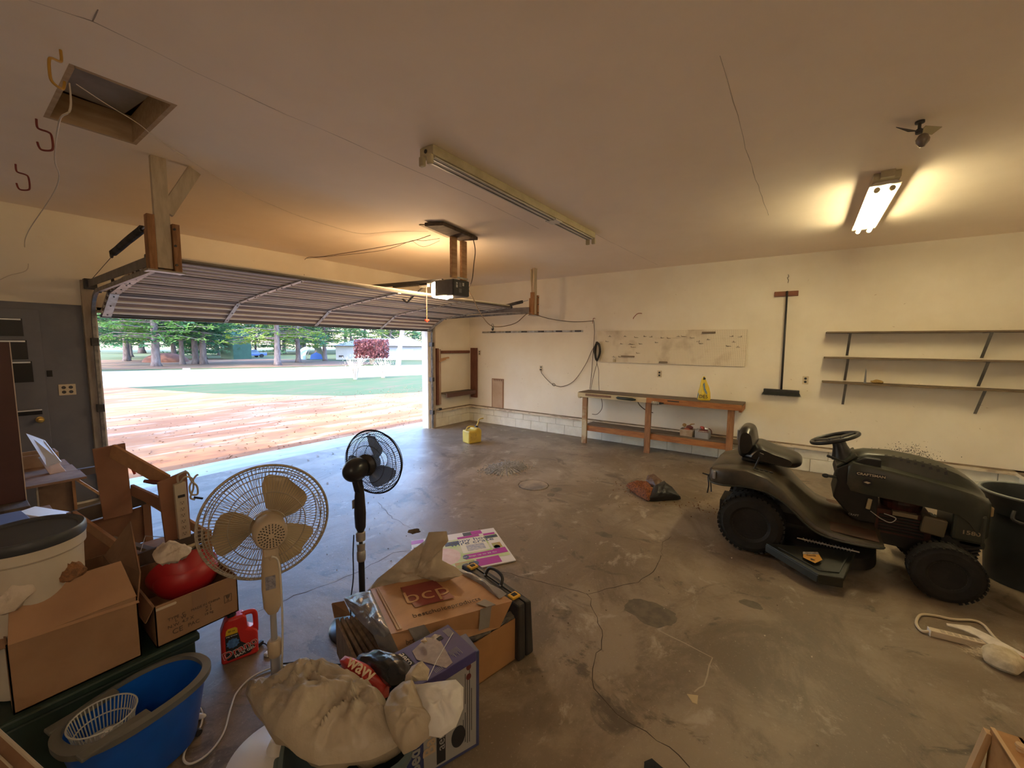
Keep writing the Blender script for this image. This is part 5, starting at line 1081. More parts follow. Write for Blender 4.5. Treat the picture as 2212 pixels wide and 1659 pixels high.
# pale chips of debris
random.seed(14); cr = MB()
for k in range(330):
    x = random.uniform(-5.6, -0.6); y = random.uniform(-6.6, -0.6); s = random.uniform(.002, .0065); R = R3((k, k * 2, k))
    cr.add([Vector((x, y, s * .6)) + R @ (Vector(v) * s) for v in ((1, 0, -.6), (-.6, .9, -.6), (-.6, -.9, -.6), (0, 0, .9))], [(0, 1, 2), (0, 3, 1), (1, 3, 2), (2, 3, 0)])
tag(stuff(cr.build('floor_debris', mat('pale_debris', (.55, .48, .38), (.12, .08, .05), rough=.9, scale=1.2, lo=.45, hi=.55))), 'small chips of debris scattered over the concrete floor', 'debris')
tag(MB().slab([(-5.129, -6.009, 0), (-5.104, -6.058, 0), (-5.163, -6.065, 0), (-5.165, -6.044, 0)], (0, 0, .003)).build('paper_scrap', mat('tan_paper', (.50, .40, .24), rough=.8)), 'torn tan paper scrap in the middle of the floor', 'paper')
# ================= fans =================
def fan(name, label, x, y, rz, R, zc, m_main, m_guard, m_blade, m_pole, zcol, m_base, base_r, tilt=0.0, blades=(55, 178, -58), back=1, col_w=0.035, egg=False):
    t = thing(name, label, 'fan', (x, y, 0), rz)
    def b(mb, n_, m, par=None, **k):
        return mb.build(n_, m, par or t, world=False, **k)
    b(MB().lathe([(0, 0), (base_r, 0), (base_r, .012), (base_r * .93, .024), (base_r * .5, .045), (.05, .058), (.03, .10), (0, .10)], n=56), 'base', m_base, smooth='auto')
    b(MB().lathe([(.019, .09), (.019, zcol[0] - .17), (.012, zcol[0] - .165), (.012, zcol[0] + .05)], n=16), 'lower_pole', m_pole, smooth='auto')
    b(MB().lathe([(.024, 0), (.027, .01), (.027, .06), (.02, .07)], (0, 0, zcol[0] - .19), n=20), 'height_collar', m_main if not egg else METAL, smooth='auto')
    b(MB().loft([[Vector((w * math.cos(a), .8 * w * math.sin(a), z)) for a in [2 * PI * k / 20 for k in range(20)]] for z, w in ((zcol[0], .020), (zcol[0] + .03, col_w * .95), (zcol[0] + .12, col_w * 1.05), (zcol[1] - .06, col_w * .9), (zcol[1], col_w * .72))]), 'column', m_main, smooth='auto')
    T = R3((tilt, 0, 0)); O = Vector((0, 0, zc))
    HO = Vector((0, .055 if egg else .0, 0)); G = lambda p: O + T @ (Vector(p) + HO)
    AX = T @ R3((PI / 2, 0, 0))        # lathe z -> -y (towards the back)
    # outer ring and cage wires: local -y is the motor side
    rim = [G((R * math.cos(a), .09, R * math.sin(a))) for a in [2 * PI * k / 72 for k in range(72)]]
    gd = b(MB().tube(rim, .0055, n=8, closed=True), 'guard_ring', m_guard, smooth=True)
    cg = MB(); N = 96
    for sgn, tw in ((1, 0.0), (-1, 0.12)):
        pr = [(R, .09), (R * .985, .09 - .02 * sgn if sgn > 0 else .105), (R * .90, .05 if sgn > 0 else .135), (R * .6, .03 if sgn > 0 else .155), (R * .28, .022 if sgn > 0 else .16)]
        for k in range(N):
            a0 = 2 * PI * k / N
            P = [G((r * math.cos(a0 + tw * (1 - r / R)), yy, r * math.sin(a0 + tw * (1 - r / R)))) for r, yy in pr]
            cg.tube(P, .0014, n=3, cap=False)
        for rr, yy in ((R * .92, .055 if sgn > 0 else .13), (R * .84, .045 if sgn > 0 else .14), (R * .58, .03 if sgn > 0 else .156), (R * .28, .022 if sgn > 0 else .16)):
            cg.tube([G((rr * math.cos(a), yy, rr * math.sin(a))) for a in [2 * PI * k / 60 for k in range(60)]], .0021, n=4, closed=True, cap=False)
    stuff(b(cg, 'guard_wires', m_guard, gd))
    # two large S-shaped scroll wires
    # motor housing
    if not egg:
        mh = b(MB().lathe([(0, .02), (.055, .02), (.068, .0), (.072, -.03), (.068, -.06), (.056, -.072), (0, -.074)][::-1], O + T @ Vector((0, -.0, 0)), AX.copy() @ Matrix.Rotation(0, 3, 'Z'), n=36), 'motor_housing', m_main, smooth='auto') if False else b(MB().lathe([(.050, -.03), (.060, .0), (.061, .05), (.058, .085), (.050, .098), (0, .102)], O, AX, n=40), 'motor_housing', m_main, smooth='auto')
        vt = MB()
        for rr, n_ in ((.014, 8), (.024, 14), (.034, 20), (.043, 24)):
            for k in range(n_):
                a = 2 * PI * (k + .5 * (n_ % 4 == 0)) / n_; c = G((rr * math.cos(a), -.1005 if rr < .03 else -.0985, rr * math.sin(a)))
                vt.box(c, (.0062, .006, .0032), (tilt, -a, 0))
        stuff(b(vt, 'vent_slots', BLACK, mh))
        b(MB().box(G((0, -.02, -.085)), (.055, .06, .05), (tilt, 0, 0)), 'neck', m_main, bevel=.012)
    else:
        mh = b(MB().ell(G((0, -.085, .0)), (.062, .095, .072), (tilt, 0, 0), n=24, m=16), 'motor_housing', m_main, smooth=True)
        b(MB().lathe([(.066, -.02), (.07, .0), (.05, .02), (0, .025)], G((0, .01, 0)), AX, n=28), 'motor_plate', BLACK, smooth='auto')
        b(MB().beam(G((0, -.09, -.02)), Vector((0, 0, zcol[1] - .03)), .045, .05), 'neck', m_main, bevel=.01)
    # blades
    for ang in blades:
        th = math.radians(ang); ca, sa = math.cos(th), math.sin(th); Rb = R * .80; rows = []
        for i in range(10):
            q = i / 9; r = .045 + (Rb - .045) * q; w = R * (.16 + .62 * math.sin(PI * min(1, q * .62 + .06)) ** 1.1) * (1 if q < .75 else math.sqrt(max(0.02, 1 - ((q - .75) / .25) ** 2)))
            row = []
            for j in range(7):
                s_ = -1 + 2 * j / 6; lx = r; lz = s_ * w * .5 + .03 * q * q; ly = .075 + .035 * s_ * (1 - .3 * q) - .01 * s_ * s_
                row.append((lx, ly, lz))
            rows.append(row)
        V = []; F = []
        for tt in (0, .002):
            for row in rows:
                for (lx, ly, lz) in row: V.append(G((lx * ca - lz * sa, ly + tt, lx * sa + lz * ca)))
        K = 70
        for i in range(9):
            for j in range(6):
                q = i * 7 + j; F += [(q, q + 7, q + 8, q + 1), (K + q, K + q + 1, K + q + 8, K + q + 7)]
        b(MB().add(V, F), 'blade', m_blade, smooth=True)
    b(MB().lathe([(.045, -.05), (.048, -.02), (.03, .0)], G((0, .055, 0)), AX, n=28), 'blade_hub', m_blade, smooth='auto')
    return t, b, G
BEI = mat('aged_ivory_plastic', (0.50, 0.41, 0.30), (0.45, 0.36, 0.26), rough=0.4, scale=4); BLD = mat('ivory_blade', (0.58, 0.47, 0.30), rough=0.35, transl=0.25)
GW = mat('guard_beige', (0.40, 0.35, 0.28), rough=0.45, metal=0.2)
t, b, G = fan('pedestal_fan', 'white pedestal fan with ivory blades, nearest the camera', -6.515, -4.655, math.radians(-19), 0.240, 1.035, BEI, GW, BLD, mat('grey_pole', (.42, .42, .44), rough=.35, metal=.3), (0.67, 0.96), WHITE, 0.205, tilt=-0.06)
b(MB().hexa([(-.024, -.0335, .79), (.012, -.0345, .79), (.012, -.031, .79), (-.024, -.030, .79), (-.024, -.0335, .845), (.012, -.0345, .845), (.012, -.031, .845), (-.024, -.030, .845)]), 'rating_label', mat('label_blue_grey', (.17, .17, .22), (.30, .30, .36), rough=.5, scale=90))
b(MB().tube(spline([(.0, -.06, .94), (.025, -.05, .90), (.03, -.035, .72), (.028, -.02, .55), (.02, -.02, .40), (.03, -.02, .3), (.02, -.03, .12)], 5), .004, n=6), 'power_cord', CORDW, smooth=True)
b(MB().lathe([(.008, 0), (.010, .01), (.006, .02)], (0.0, -.045, .92), n=10), 'oscillation_knob', BEI)
BB = mat('black_gloss_plastic', (0.016, 0.017, 0.022), rough=0.28)
t, b, G = fan('pedestal_fan', 'black pedestal fan turned away, behind the white fan', -5.795, -4.205, math.radians(-72), 0.208, 1.025, BB, BB, mat('smoky_blue_blade', (0.30, 0.38, 0.55), rough=0.25, transl=0.6, alpha=.6), BB, (0.62, 0.91), BB, 0.20, blades=(70, 190, -50), egg=True, col_w=0.036)
b(MB().lathe([(.0285, 0), (.0285, .05), (.024, .055)], (0, 0, .565), n=20), 'chrome_collar', METAL, smooth='auto')
b(MB().lathe([(.024, 0), (.026, .045)], (0, 0, .50), n=20), 'chrome_collar', METAL, smooth='auto')
b(MB().bb(-.0375, -.034, -.025, .005, .77, .825), 'rating_label', LBL)
b(MB().tube(spline([(-.01, -.05, .62), (-.02, -.05, .50), (-.015, -.06, .35), (-.03, -.07, .2), (-.02, -.09, .02)], 5), .004, n=6), 'power_cord', BLACK, smooth=True)

# ================= cords and bottle on the floor =================
cord('appliance_cord', 'white cord looping over the floor from the switch to the white fan', [(-6.630, -4.097, 0.008), (-6.637, -4.152, 0.008), (-6.668, -4.218, 0.008), (-6.724, -4.266, 0.008), (-6.762, -4.328, 0.008), (-6.752, -4.382, 0.008), (-6.692, -4.391, 0.008), (-6.617, -4.338, 0.008), (-6.543, -4.217, 0.008), (-6.485, -4.138, 0.008), (-6.396, -4.095, 0.008), (-6.301, -4.119, 0.008), (-6.256, -4.169, 0.008), (-6.252, -4.272, 0.008)], 0.0045, CORDW)
o = MB().ell((-6.652, -4.150, 0.012), (.016, .034, .012), (0, 0, .7)).build('inline_switch', WHITE, smooth=True); tag(o, 'white oval inline switch beside the blue tub', 'switch')
cord('black_cable', 'black cord running over the floor behind the white fan pole', [(-6.266, -4.122, 0.008), (-6.206, -4.181, 0.008), (-6.158, -4.213, 0.008), (-6.130, -4.285, 0.008), (-6.071, -4.395, 0.008), (-5.952, -4.501, 0.008)], 0.0045, BLACK)
cord('plug_lead', 'black plug and short lead beside the red bottle', [(-6.277, -3.852, 0.012), (-6.246, -3.894, 0.012), (-6.249, -3.948, 0.01), (-6.267, -4.010, 0.008)], 0.0045, BLACK)
tag(MB().box((-6.268, -3.874, 0.014), (.045, .025, .022), (0, 0, .3)).build('plug', BLACK, bevel=.005), 'black plug lying right of the red bottle', 'plug')
tag(MB().box((-6.273, -3.989, 0.01), (.03, .03, .02), (0, 0, .3)).build('white_plug', WHITE, bevel=.005), 'small white plug on the floor near the fan pole', 'plug')
t = thing('cleaner_bottle', 'red drain cleaner bottle with a black cap standing on the floor', 'bottle', (-6.365, -3.865, 0))
o = Vector((-6.365, -3.865, 0)); u = Vector((.95, -.30, 0)).normalized(); n_ = Vector((-.30, -.95, 0)).normalized(); v = Vector((0, 0, 1))
RB = mat('bottle_red', (0.68, 0.035, 0.03), rough=0.3, transl=.1)
MB().prism([(-.085, .0), (.083, .0), (.088, .012), (.089, .13), (.070, .155), (.040, .175), (.038, .235), (.022, .258), (-.045, .258), (-.066, .24), (-.086, .185), (-.089, .012)], o - n_ * -.038, u, v, n_ * -.076).build('bottle_body', RB, t, bevel=.016)
MB().tube(spline([o + u * .015 + v * .245, o + u * .055 + v * .247, o + u * .078 + v * .232, o + u * .082 + v * .18, o + u * .080 + v * .12], 5), .0135, n=10).build('handle', RB, t, smooth=True)
MB().lathe([(.022, 0), (.022, .03), (.019, .034), (0, .034)], o + u * -.03 + v * .256, n=24).build('cap', BLACK, t, smooth='auto')
F = o + n_ * .0388
MB().prism([(-.066, .03), (-.058, .02), (.045, .024), (.068, .05), (.070, .082), (.030, .085), (.004, .11), (-.006, .17), (-.012, .186), (-.055, .186), (-.066, .16)], F, u, v, n_ * .001).build('label', INK, t)
MB().prism([(-.064, .168), (-.060, .196), (-.052, .205), (-.018, .205), (-.008, .196), (-.007, .168)], F, u, v, n_ * .0014).build('label_yellow', mat('label_yellow', (.75, .50, .03), rough=.4), t)
MB().prism([(.032 * math.cos(a) * (1 if k % 2 else .8), .03 * math.sin(a) * (1 if k % 2 else .85)) for k, a in enumerate([2 * PI * k / 20 for k in range(20)])], F + u * -.032 + v * .115, u, v, n_ * .0014).build('label_blue', mat('label_blue', (.05, .13, .36), (.10, .28, .60), rough=.4, scale=60), t)
text('Drano', .056, F + n_ * .0016 + u * .0 + v * .068, u * .97 + v * .22, v, WHITE, t, offset=.0022, sxy=1.15)
text('Drano', .056, F + n_ * .0026 + u * .0 + v * .068, u * .97 + v * .22, v, mat('label_red', (.55, .02, .02), rough=.4), t, offset=.0002, sxy=1.15)
text('MAX GEL', .020, F + n_ * .0022 + u * .022 + v * .042, u * .97 + v * .22, v, WHITE, t, offset=.0005, sxy=1.2)
text('80 oz', .014, F + n_ * .0018 + u * -.035 + v * .188, u, v, INK, t)
text('clog remover', .010, F + n_ * .0018 + u * -.035 + v * .16, u, v, WHITE, t)

# ================= centre pile =================
A = Vector((-5.40, -5.17, 0)); e = Vector((-.977, .21, 0)).normalized(); d = Vector((.21, .977, 0)).normalized(); LW, DW, HB = .66, .50, .25
t = thing('cardboard_box', 'open brown cardboard box holding the taped printed box', 'box', A + e * .33 + d * .25)
def wall(p, q, z0, z1, n_, name='side_wall', m=CARD, par=None, lean=0.0, th=.005):
    N = Vector((-(q - p).y, (q - p).x, 0)).normalized()
    return MB().hexa([p + Vector((0, 0, z0)), q + Vector((0, 0, z0)), q + N * th + Vector((0, 0, z0)), p + N * th + Vector((0, 0, z0)), p + N * lean + Vector((0, 0, z1)), q + N * lean + Vector((0, 0, z1)), q + N * (lean + th) + Vector((0, 0, z1)), p + N * (lean + th) + Vector((0, 0, z1))]).build(name, m, par or t)
OR = mat('cardboard_orange', (0.42, 0.215, 0.085), (0.37, 0.19, 0.075), rough=.8, scale=5, bump=.04)
B_ = A + e * LW; Cc = B_ + d * DW; D_ = A + d * DW
wall(B_, A, 0, HB, 0, m=OR); wall(A, D_, 0, HB + .03, 0, m=OR); wall(D_, Cc, 0, HB, 0, m=CARD); wall(Cc, B_, 0, HB, 0, m=CARDIN)
MB().slab([A, B_, Cc, D_], (0, 0, .006)).build('bottom', CARDIN, t)
wall(Cc, B_, HB, HB + .12, 0, 'raised_flap', CARDIN, lean=-.06)
MB().slab([(-6.090, -4.360, 0.36), (-6.048, -4.409, 0.37), (-6.062, -4.489, 0.33), (-6.084, -4.372, 0.28)], (.004, 0, .004)).build('torn_flap', REDWOOD if False else CARDIN, t)
# corrugated sheets stood inside the left end
CORR = mat('corrugated_edge', (0.25, 0.17, 0.10), (0.17, 0.11, 0.065), rough=.85, scale=10, stretch=(3, 3, 1))
t2 = thing('cardboard_sheets', 'bundle of folded corrugated sheets stuck in the left end of the open box', 'cardboard', B_ + d * .25)
for k in range(6):
    f = k / 5
    p = Vector((-6.086, -4.389, 0.28)).lerp(Vector((-6.034, -4.527, 0.33)), f); q = Vector((-6.175, -4.694, 0.25)).lerp(Vector((-6.077, -4.869, 0.27)), f)
    MB().slab([p, q, q - Vector((0, 0, .20)), p - Vector((0, 0, .20))], e * -.016 + Vector((0, 0, .004 * (k % 2)))).build('sheet', CORR, t2)
# printed taped box
t = thing('printed_box', 'battered brown box with a dark red square print, patched with silver tape', 'box', (-5.8, -4.8, .3))
LB, RBk, RF, LF = Vector((-5.955, -4.521, 0.44)), Vector((-5.496, -4.765, 0.43)), Vector((-5.539, -5.190, 0.41)), Vector((-6.132, -4.926, 0.46))
FL, FR = Vector((-6.124, -4.988, 0.37)), Vector((-5.660, -5.151, 0.32))
FL2 = FL; BK = Vector((0, 0, -.13))
BCM = mat('tan_box_print', (0.45, 0.245, 0.115), (0.38, 0.20, 0.09), rough=0.5, scale=4, stretch=(1, 3, 1), bump=.12, bscale=10)
MB().hexa([LB + BK, RBk + BK, FR + (RF - FR) * 0.35 + Vector((0, 0, -.06)), FL, LB, RBk, RF, LF]).build('box_body', BCM, t)
def bil(s, tt, h=0.0016):
    p = (LB.lerp(RBk, s)).lerp(LF.lerp(RF, s), tt); nn = ((RBk - LB).cross(LF - LB)).normalized()
    if nn.z < 0: nn = -nn
    return p + nn * h
RP = mat('dark_red_print', (0.235, 0.04, 0.035), (0.20, 0.035, 0.03), rough=.45, scale=8)
q = MB(); G4 = [[bil(.27 + .36 * i / 6, .14 + .50 * j / 6) for i in range(7)] for j in range(7)]
q.v = [tuple(p) for r in G4 for p in r]; q.f = [(j * 7 + i, (j + 1) * 7 + i, (j + 1) * 7 + i + 1, j * 7 + i + 1) for j in range(6) for i in range(6)]
q.build('red_square_print', RP, t)
U = (bil(.6, .4) - bil(.3, .4)); V_ = (bil(.45, .2) - bil(.45, .6))
TN = mat('print_tan', (.50, .28, .14), rough=.5)
text('bcp', .155, bil(.445, .42, .003), U, V_, TN, t, offset=-.001, sxy=1.15)
text('bestchoiceproducts', .044, bil(.50, .80, .003), U, V_, mat('brown_print', (.10, .055, .03), rough=.6), t, sxy=1.05)
FU = (FR - FL).normalized(); FV = ((LF - FL)).normalized(); FN = FU.cross(FV).normalized()
if FN.dot(Vector(cam.matrix_world.translation) - FL) < 0: FN = -FN
text('bestc', .03, FL.lerp(LF, .5) + FU * .075 + FN * .004, FU, FV, MATS['brown_print'], t)
text('ducts.com', .03, FL.lerp(LF, .55) + FU * .21 + FN * .004, FU, FV, MATS['brown_print'], t)
SIL = mat('silver_tape', (0.40, 0.40, 0.41), (0.30, 0.30, 0.31), rough=.28, metal=.55, scale=12, bump=.5, bscale=22)
GTAPE = mat('grey_tape', (0.27, 0.25, 0.225), (.22, .2, .18), rough=.4, metal=.15, scale=8, bump=.15)
MB().pillow([(-6.072, -4.449, 0.42), (-6.017, -4.494, 0.44), (-5.975, -4.550, 0.45), (-6.054, -4.744, 0.46), (-6.131, -4.919, 0.465), (-6.146, -4.894, 0.44), (-6.144, -4.807, 0.41), (-6.114, -4.648, 0.4), (-6.082, -4.506, 0.4)], .022, .012, 16, rings=9, sub=5, seed=3).build('crumpled_tape', SIL, t, smooth=True)
MB().pillow([(-6.152, -4.819, 0.42), (-6.122, -4.908, 0.455), (-6.124, -4.989, 0.375), (-6.122, -4.928, 0.34), (-6.114, -4.820, 0.33)], .01, .006, 16, rings=6, sub=4, seed=6).build('corner_tape', GTAPE, t, smooth=True)
def tape(P, m=GTAPE, nm='tape_strip'):
    return MB().slab(P, (0, 0, .003)).build(nm, m, t)
tape([bil(.72, .88, .002), bil(.82, .84, .002), bil(.84, 1.0, .003), bil(.76, 1.0, .003)])
nf = FN * .003
tape([LF.lerp(RF, .70) + nf, LF.lerp(RF, .80) + nf, FL.lerp(FR, .95) + nf, FL.lerp(FR, .82) + nf]); tape([LF.lerp(RF, .12) + nf, LF.lerp(RF, .24) + nf, FL.lerp(FR, .36) + nf, FL.lerp(FR, .18) + nf])
MB().pillow([bil(.93, .02), bil(1.0, .02), bil(1.03, .5), bil(1.03, .85), bil(.93, .9), bil(.96, .5)], .012, .010, 18, rings=6, sub=6, seed=9).build('crumpled_tape', SIL, t, smooth=True)
for s_ in (.15, .17): tape([bil(s_ - .10, .03), bil(s_ - .085, .03), bil(s_ - .085, .97), bil(s_ - .10, .97)], mat('shiny_packing_tape', (.48, .33, .22), rough=.15))
pass
# folded stuff in the open front of the box
tag(MB().pillow([(-5.760, -5.031, 0.26), (-5.633, -5.083, 0.28), (-5.420, -5.117, 0.27), (-5.395, -5.148, 0.24), (-5.539, -5.106, 0.235), (-5.733, -5.071, 0.23)], .02, .02, 20, rings=7, sub=5, seed=15).build('crumpled_wrap', mat('dull_film', (.20, .17, .13), (.07, .065, .06), rough=.35, scale=14, bump=.4), smooth=True), 'crumpled grey film tucked along the front of the open cardboard box', 'wrap')
# black case with yellow latches
c0 = Vector((-5.335, -5.19, 0)); cd = Vector((.02, 1, 0)).normalized(); cn = Vector((1, -.02, 0)); L = .60
t = thing('tool_case', 'black carrying case with yellow latches standing behind the printed box', 'case', c0 + cd * .3)
CB = mat('case_black', (.022, .022, .024), (.035, .033, .032), rough=.45, scale=6)
a0 = Vector((-5.343, -4.651, 0.34)); a1 = Vector((-5.458, -5.136, 0.34))
ax = (a1 - a0).normalized(); ay = Vector((-ax.y, ax.x, 0)); 
if ay.dot(Vector((1, 0, 0))) < 0: ay = -ay
P0 = a0 - ax * .02; P1 = a1 + ax * .05
MB().hexa([P0 * 1 - Vector((0, 0, .34)), P0 + ay * .06 - Vector((0, 0, .34)), P1 + ay * .06 - Vector((0, 0, .34)), P1 - Vector((0, 0, .34)), P0, P0 + ay * .05, P1 + ay * .05, P1]).build('case_half', CB, t, bevel=.012)
MB().hexa([P0 + ay * .062 - Vector((0, 0, .34)), P0 + ay * .125 - Vector((0, 0, .34)), P1 + ay * .125 - Vector((0, 0, .34)), P1 + ay * .062 - Vector((0, 0, .34)), P0 + ay * .055, P0 + ay * .10 - Vector((0, 0, .01)), P1 + ay * .10 - Vector((0, 0, .01)), P1 + ay * .055]).build('case_half', CB, t, bevel=.012)
LAT = mat('latch_yellow', (.72, .42, .04), rough=.4)
for f in (.14, .86):
    c = P0.lerp(P1, f) + ay * .035
    l_ = MB().box(c + Vector((0, 0, .008)), (.05, .06, .014), (0, 0, math.atan2(ax.y, ax.x))).build('latch', LAT, t, bevel=.004)
    MB().box(c + Vector((0, 0, .016)), (.025, .03, .004), (0, 0, math.atan2(ax.y, ax.x))).build('latch_recess', INK, l_)
c = P0.lerp(P1, .5) + ay * .04
MB().tube(spline([c - ax * .075, c - ax * .07 + ay * .02 + Vector((0, 0, .04)), c - ax * .03 + ay * .03 + Vector((0, 0, .055)), c + ax * .03 + ay * .03 + Vector((0, 0, .055)), c + ax * .07 + ay * .02 + Vector((0, 0, .04)), c + ax * .075], 5), .010, n=9).build('handle', BLACK, t, smooth=True)
for s_ in (-.075, .075): MB().ell(c + ax * s_ + Vector((0, 0, .006)), (.009, .009, .009), n=10, m=6).build('handle_pin', METAL, t, smooth=True)
# puppy crate carton laid flat
t = thing('flat_carton', 'flattened white and magenta printed carton lying on the floor', 'carton', (-4.693, -4.113, 0))
q0, q1, q2, q3 = Vector((-4.876, -3.594, 0.012)), Vector((-4.223, -4.031, 0.012)), Vector((-4.586, -4.554, 0.012)), Vector((-5.287, -4.108, 0.012))
def qp(s, tt, h=0.0): p = q0.lerp(q1, s).lerp(q3.lerp(q2, s), tt); return p + Vector((0, 0, h))
PW = mat('carton_white', (.72, .70, .68), rough=.4); MAG = mat('carton_magenta', (.42, .03, .33), rough=.4); CG = mat('carton_green', (.45, .62, .22), (.62, .64, .45), rough=.4, scale=8); DK = mat('carton_dark', (.06, .07, .085), rough=.4)
MB().slab([qp(0, 0), qp(1, 0), qp(1, 1), qp(0, 1)], (0, 0, -.008)).build('carton_sheet', PW, t)
def pr_(s0, s1, t0, t1, m, h=.0008, nm='print'):
    return MB().slab([qp(s0, t0, h), qp(s1, t0, h), qp(s1, t1, h), qp(s0, t1, h)], (0, 0, .0004)).build(nm, m, t)
pr_(.02, .98, .18, .84, CG); pr_(.0, .14, .02, .12, MAG); pr_(.02, .17, .22, .34, DK); pr_(.36, .52, .23, .34, DK, .0012); pr_(.52, .78, .13, .19, MAG, .0014); pr_(.60, .70, .02, .12, DK); pr_(.70, .83, .01, .12, MAG); pr_(.52, .82, .20, .60, mat('carton_cream', (.74, .74, .64), rough=.4), .0012)
pr_(.52, .84, .64, .76, MAG, .0014); pr_(.62, .86, .80, .97, MAG, .0012); pr_(.83, .97, .14, .20, MAG, .0012); pr_(.84, .98, .62, .76, MAG, .0014); pr_(.83, .98, .22, .30, DK, .0012); pr_(.84, .98, .31, .60, PW, .0012); pr_(.58, .78, .40, .56, mat('print_cage', (.30, .34, .46), (.55, .55, .55), rough=.4, scale=50), .0016)
pr_(.40, .60, .80, .97, mat('print_dog', (.50, .30, .12), (.30, .40, .12), rough=.4, scale=14), .0012); pr_(.86, .96, .46, .60, MATS['print_dog'], .0018)
MB().add([qp(.32 + .17 * math.cos(a), .60 + .22 * math.sin(a), .0014) for a in [2 * PI * k / 24 for k in range(24)]], [tuple(range(24))]).build('print_puppy', mat('print_pink', (.66, .46, .42), (.74, .60, .54), rough=.4, scale=9), t)
for s_, tt in ((.53, .70), (.60, .88), (.90, .58)): MB().add([qp(s_ + .035 * math.cos(a), tt + .05 * math.sin(a), .0022) for a in [2 * PI * k / 20 for k in range(20)]], [tuple(range(20))]).build('print_disc', mat('print_navy', (.05, .09, .2), rough=.4), t)
U = qp(.8, .3) - qp(.55, .3); V_ = qp(.6, .2) - qp(.6, .6)
NV = MATS['print_navy']
text('puppy home', .072, qp(.665, .255, .0022), U, V_, NV, t, sxy=1.25); text('wire crate', .078, qp(.665, .335, .0022), U, V_, NV, t, sxy=1.25)
text('Dosk', .06, qp(.09, .28, .0022), U, V_, PW, t, sxy=1.3); text('for dogs up to 25 lbs', .03, qp(.68, .70, .0022), U, V_, PW, t, sxy=1.2)
# white plastic bag drooping behind the printed box
tag(MB().pillow([(-5.922, -4.439, 0.3765), (-5.864, -4.460, 0.4337), (-5.822, -4.555, 0.5255), (-5.725, -4.580, 0.5751), (-5.655, -4.634, 0.6312), (-5.639, -4.649, 0.6805), (-5.576, -4.736, 0.6897), (-5.574, -4.748, 0.6325), (-5.596, -4.724, 0.5941), (-5.618, -4.738, 0.5282), (-5.588, -4.820, 0.4965), (-5.596, -4.882, 0.4765), (-5.619, -4.757, 0.4066), (-5.761, -4.598, 0.3706)], .035, .03, 9, rings=14, sub=5, seed=31, c=(-5.697, -4.606, 0.4481)).build('plastic_bag', BAGW, smooth=True), 'tied cream plastic bag slumped behind the printed box', 'bag')
# big box with the aero print
A2 = Vector((-5.965, -5.315, 0)); e2 = Vector((-.93, .36, 0)).normalized(); d2 = Vector((.36, .93, 0)).normalized(); H2 = .455
t = thing('airbed_box', 'white and navy printed box standing in front, partly under the white bags', 'box', A2 + e2 * .2)
NAVY = mat('carton_navy', (.045, .06, .17), (.06, .075, .2), rough=.35, scale=5); PGR = mat('carton_grey', (.34, .34, .34), rough=.4)
MB().hexa([A2, A2 + d2 * .13, A2 + e2 * .42 + d2 * .13, A2 + e2 * .42] + [p + Vector((0, 0, H2)) for p in (A2, A2 + d2 * .13, A2 + e2 * .42 + d2 * .13, A2 + e2 * .42)]).build('carton_body', NAVY, t, bevel=.004)
nf = d2 * -1.0
def fp(a, z, h=.002): return A2 + e2 * a + Vector((0, 0, z)) + nf * h
def fq(a0, a1, z0, z1, m, nm, h=.002): return MB().slab([fp(a0, z0, h), fp(a1, z0, h), fp(a1, z1, h), fp(a0, z1, h)], nf * .0006).build(nm, m, t)
fq(.018, .262, .02, H2 - .03, PGR, 'face_print'); fq(.165, .205, .03, .25, INK, 'aero_panel', .003)
text('aero', .052, fp(.185, .14, .0045), (0, 0, 1), e2, WHITE if False else PGR, t, sxy=1.1)
text('Basic', .075, fp(.235, .17, .0045), (0, 0, 1), e2, mat('print_beige', (.50, .38, .25), rough=.5), t, offset=.002, sxy=1.0)
text('Bed', .07, fp(.30, .10, .0045), (0, 0, 1), e2, PGR, t, offset=.002)
MB().add([fp(.105 + .033 * math.cos(a), .105 + .05 * math.sin(a), .0035) for a in [2 * PI * k / 28 for k in range(28)]], [tuple(range(28))]).build('round_print', INK, t)
for k, (a_, z0, z1) in enumerate([(.05, .05, .40), (.06, .05, .36), (.07, .06, .2), (.07, .24, .38), (.04, .1, .3), (.08, .08, .17)]): fq(a_, a_ + .0025, z0, z1, INK, 'print_line', .003)
for z_ in (.36, .405): MB().add([fp(.055 + .012 * math.cos(a), z_ + .015 * math.sin(a), .0036) for a in [2 * PI * k / 20 for k in range(20)]], [tuple(range(20))]).build('small_round_print', mat('print_maroon', (.14, .03, .03), rough=.5), t)
# purple-blue flat box on top
t = thing('airbed_box_small', 'flat blue-violet printed box lying on top of the pile', 'box', (-6.1, -5.15, .48))
Zt = .505
p0, p1, p2, p3 = Vector((-5.968, -5.128, 0.5)), Vector((-6.018, -5.342, 0.5)), Vector((-6.310, -5.283, 0.505)), Vector((-6.284, -5.066, 0.505))
VIO = mat('violet_carton', (.060, .052, .19), (.072, .062, .22), rough=.5, scale=5)
MB().slab([p0, p1, p2, p3], (0, 0, -.045)).build('carton_body', VIO, t, bevel=.003)
def vp(s, tt, h=.001): p = p3.lerp(p0, s).lerp(p2.lerp(p1, s), tt); return p + Vector((0, 0, h))   # s: left->far right, tt: far->near
def vq(P, m, nm, h=.0015): return MB().slab([vp(a_, b_, h) for a_, b_ in P], (0, 0, .0006)).build(nm, m, t)
vq([(.34, .20), (.62, .05), (.74, .25), (.62, .95), (.50, .98), (.30, .45)], mat('print_mattress', (.27, .22, .23), (.21, .17, .19), rough=.4, scale=40), 'mattress_print')
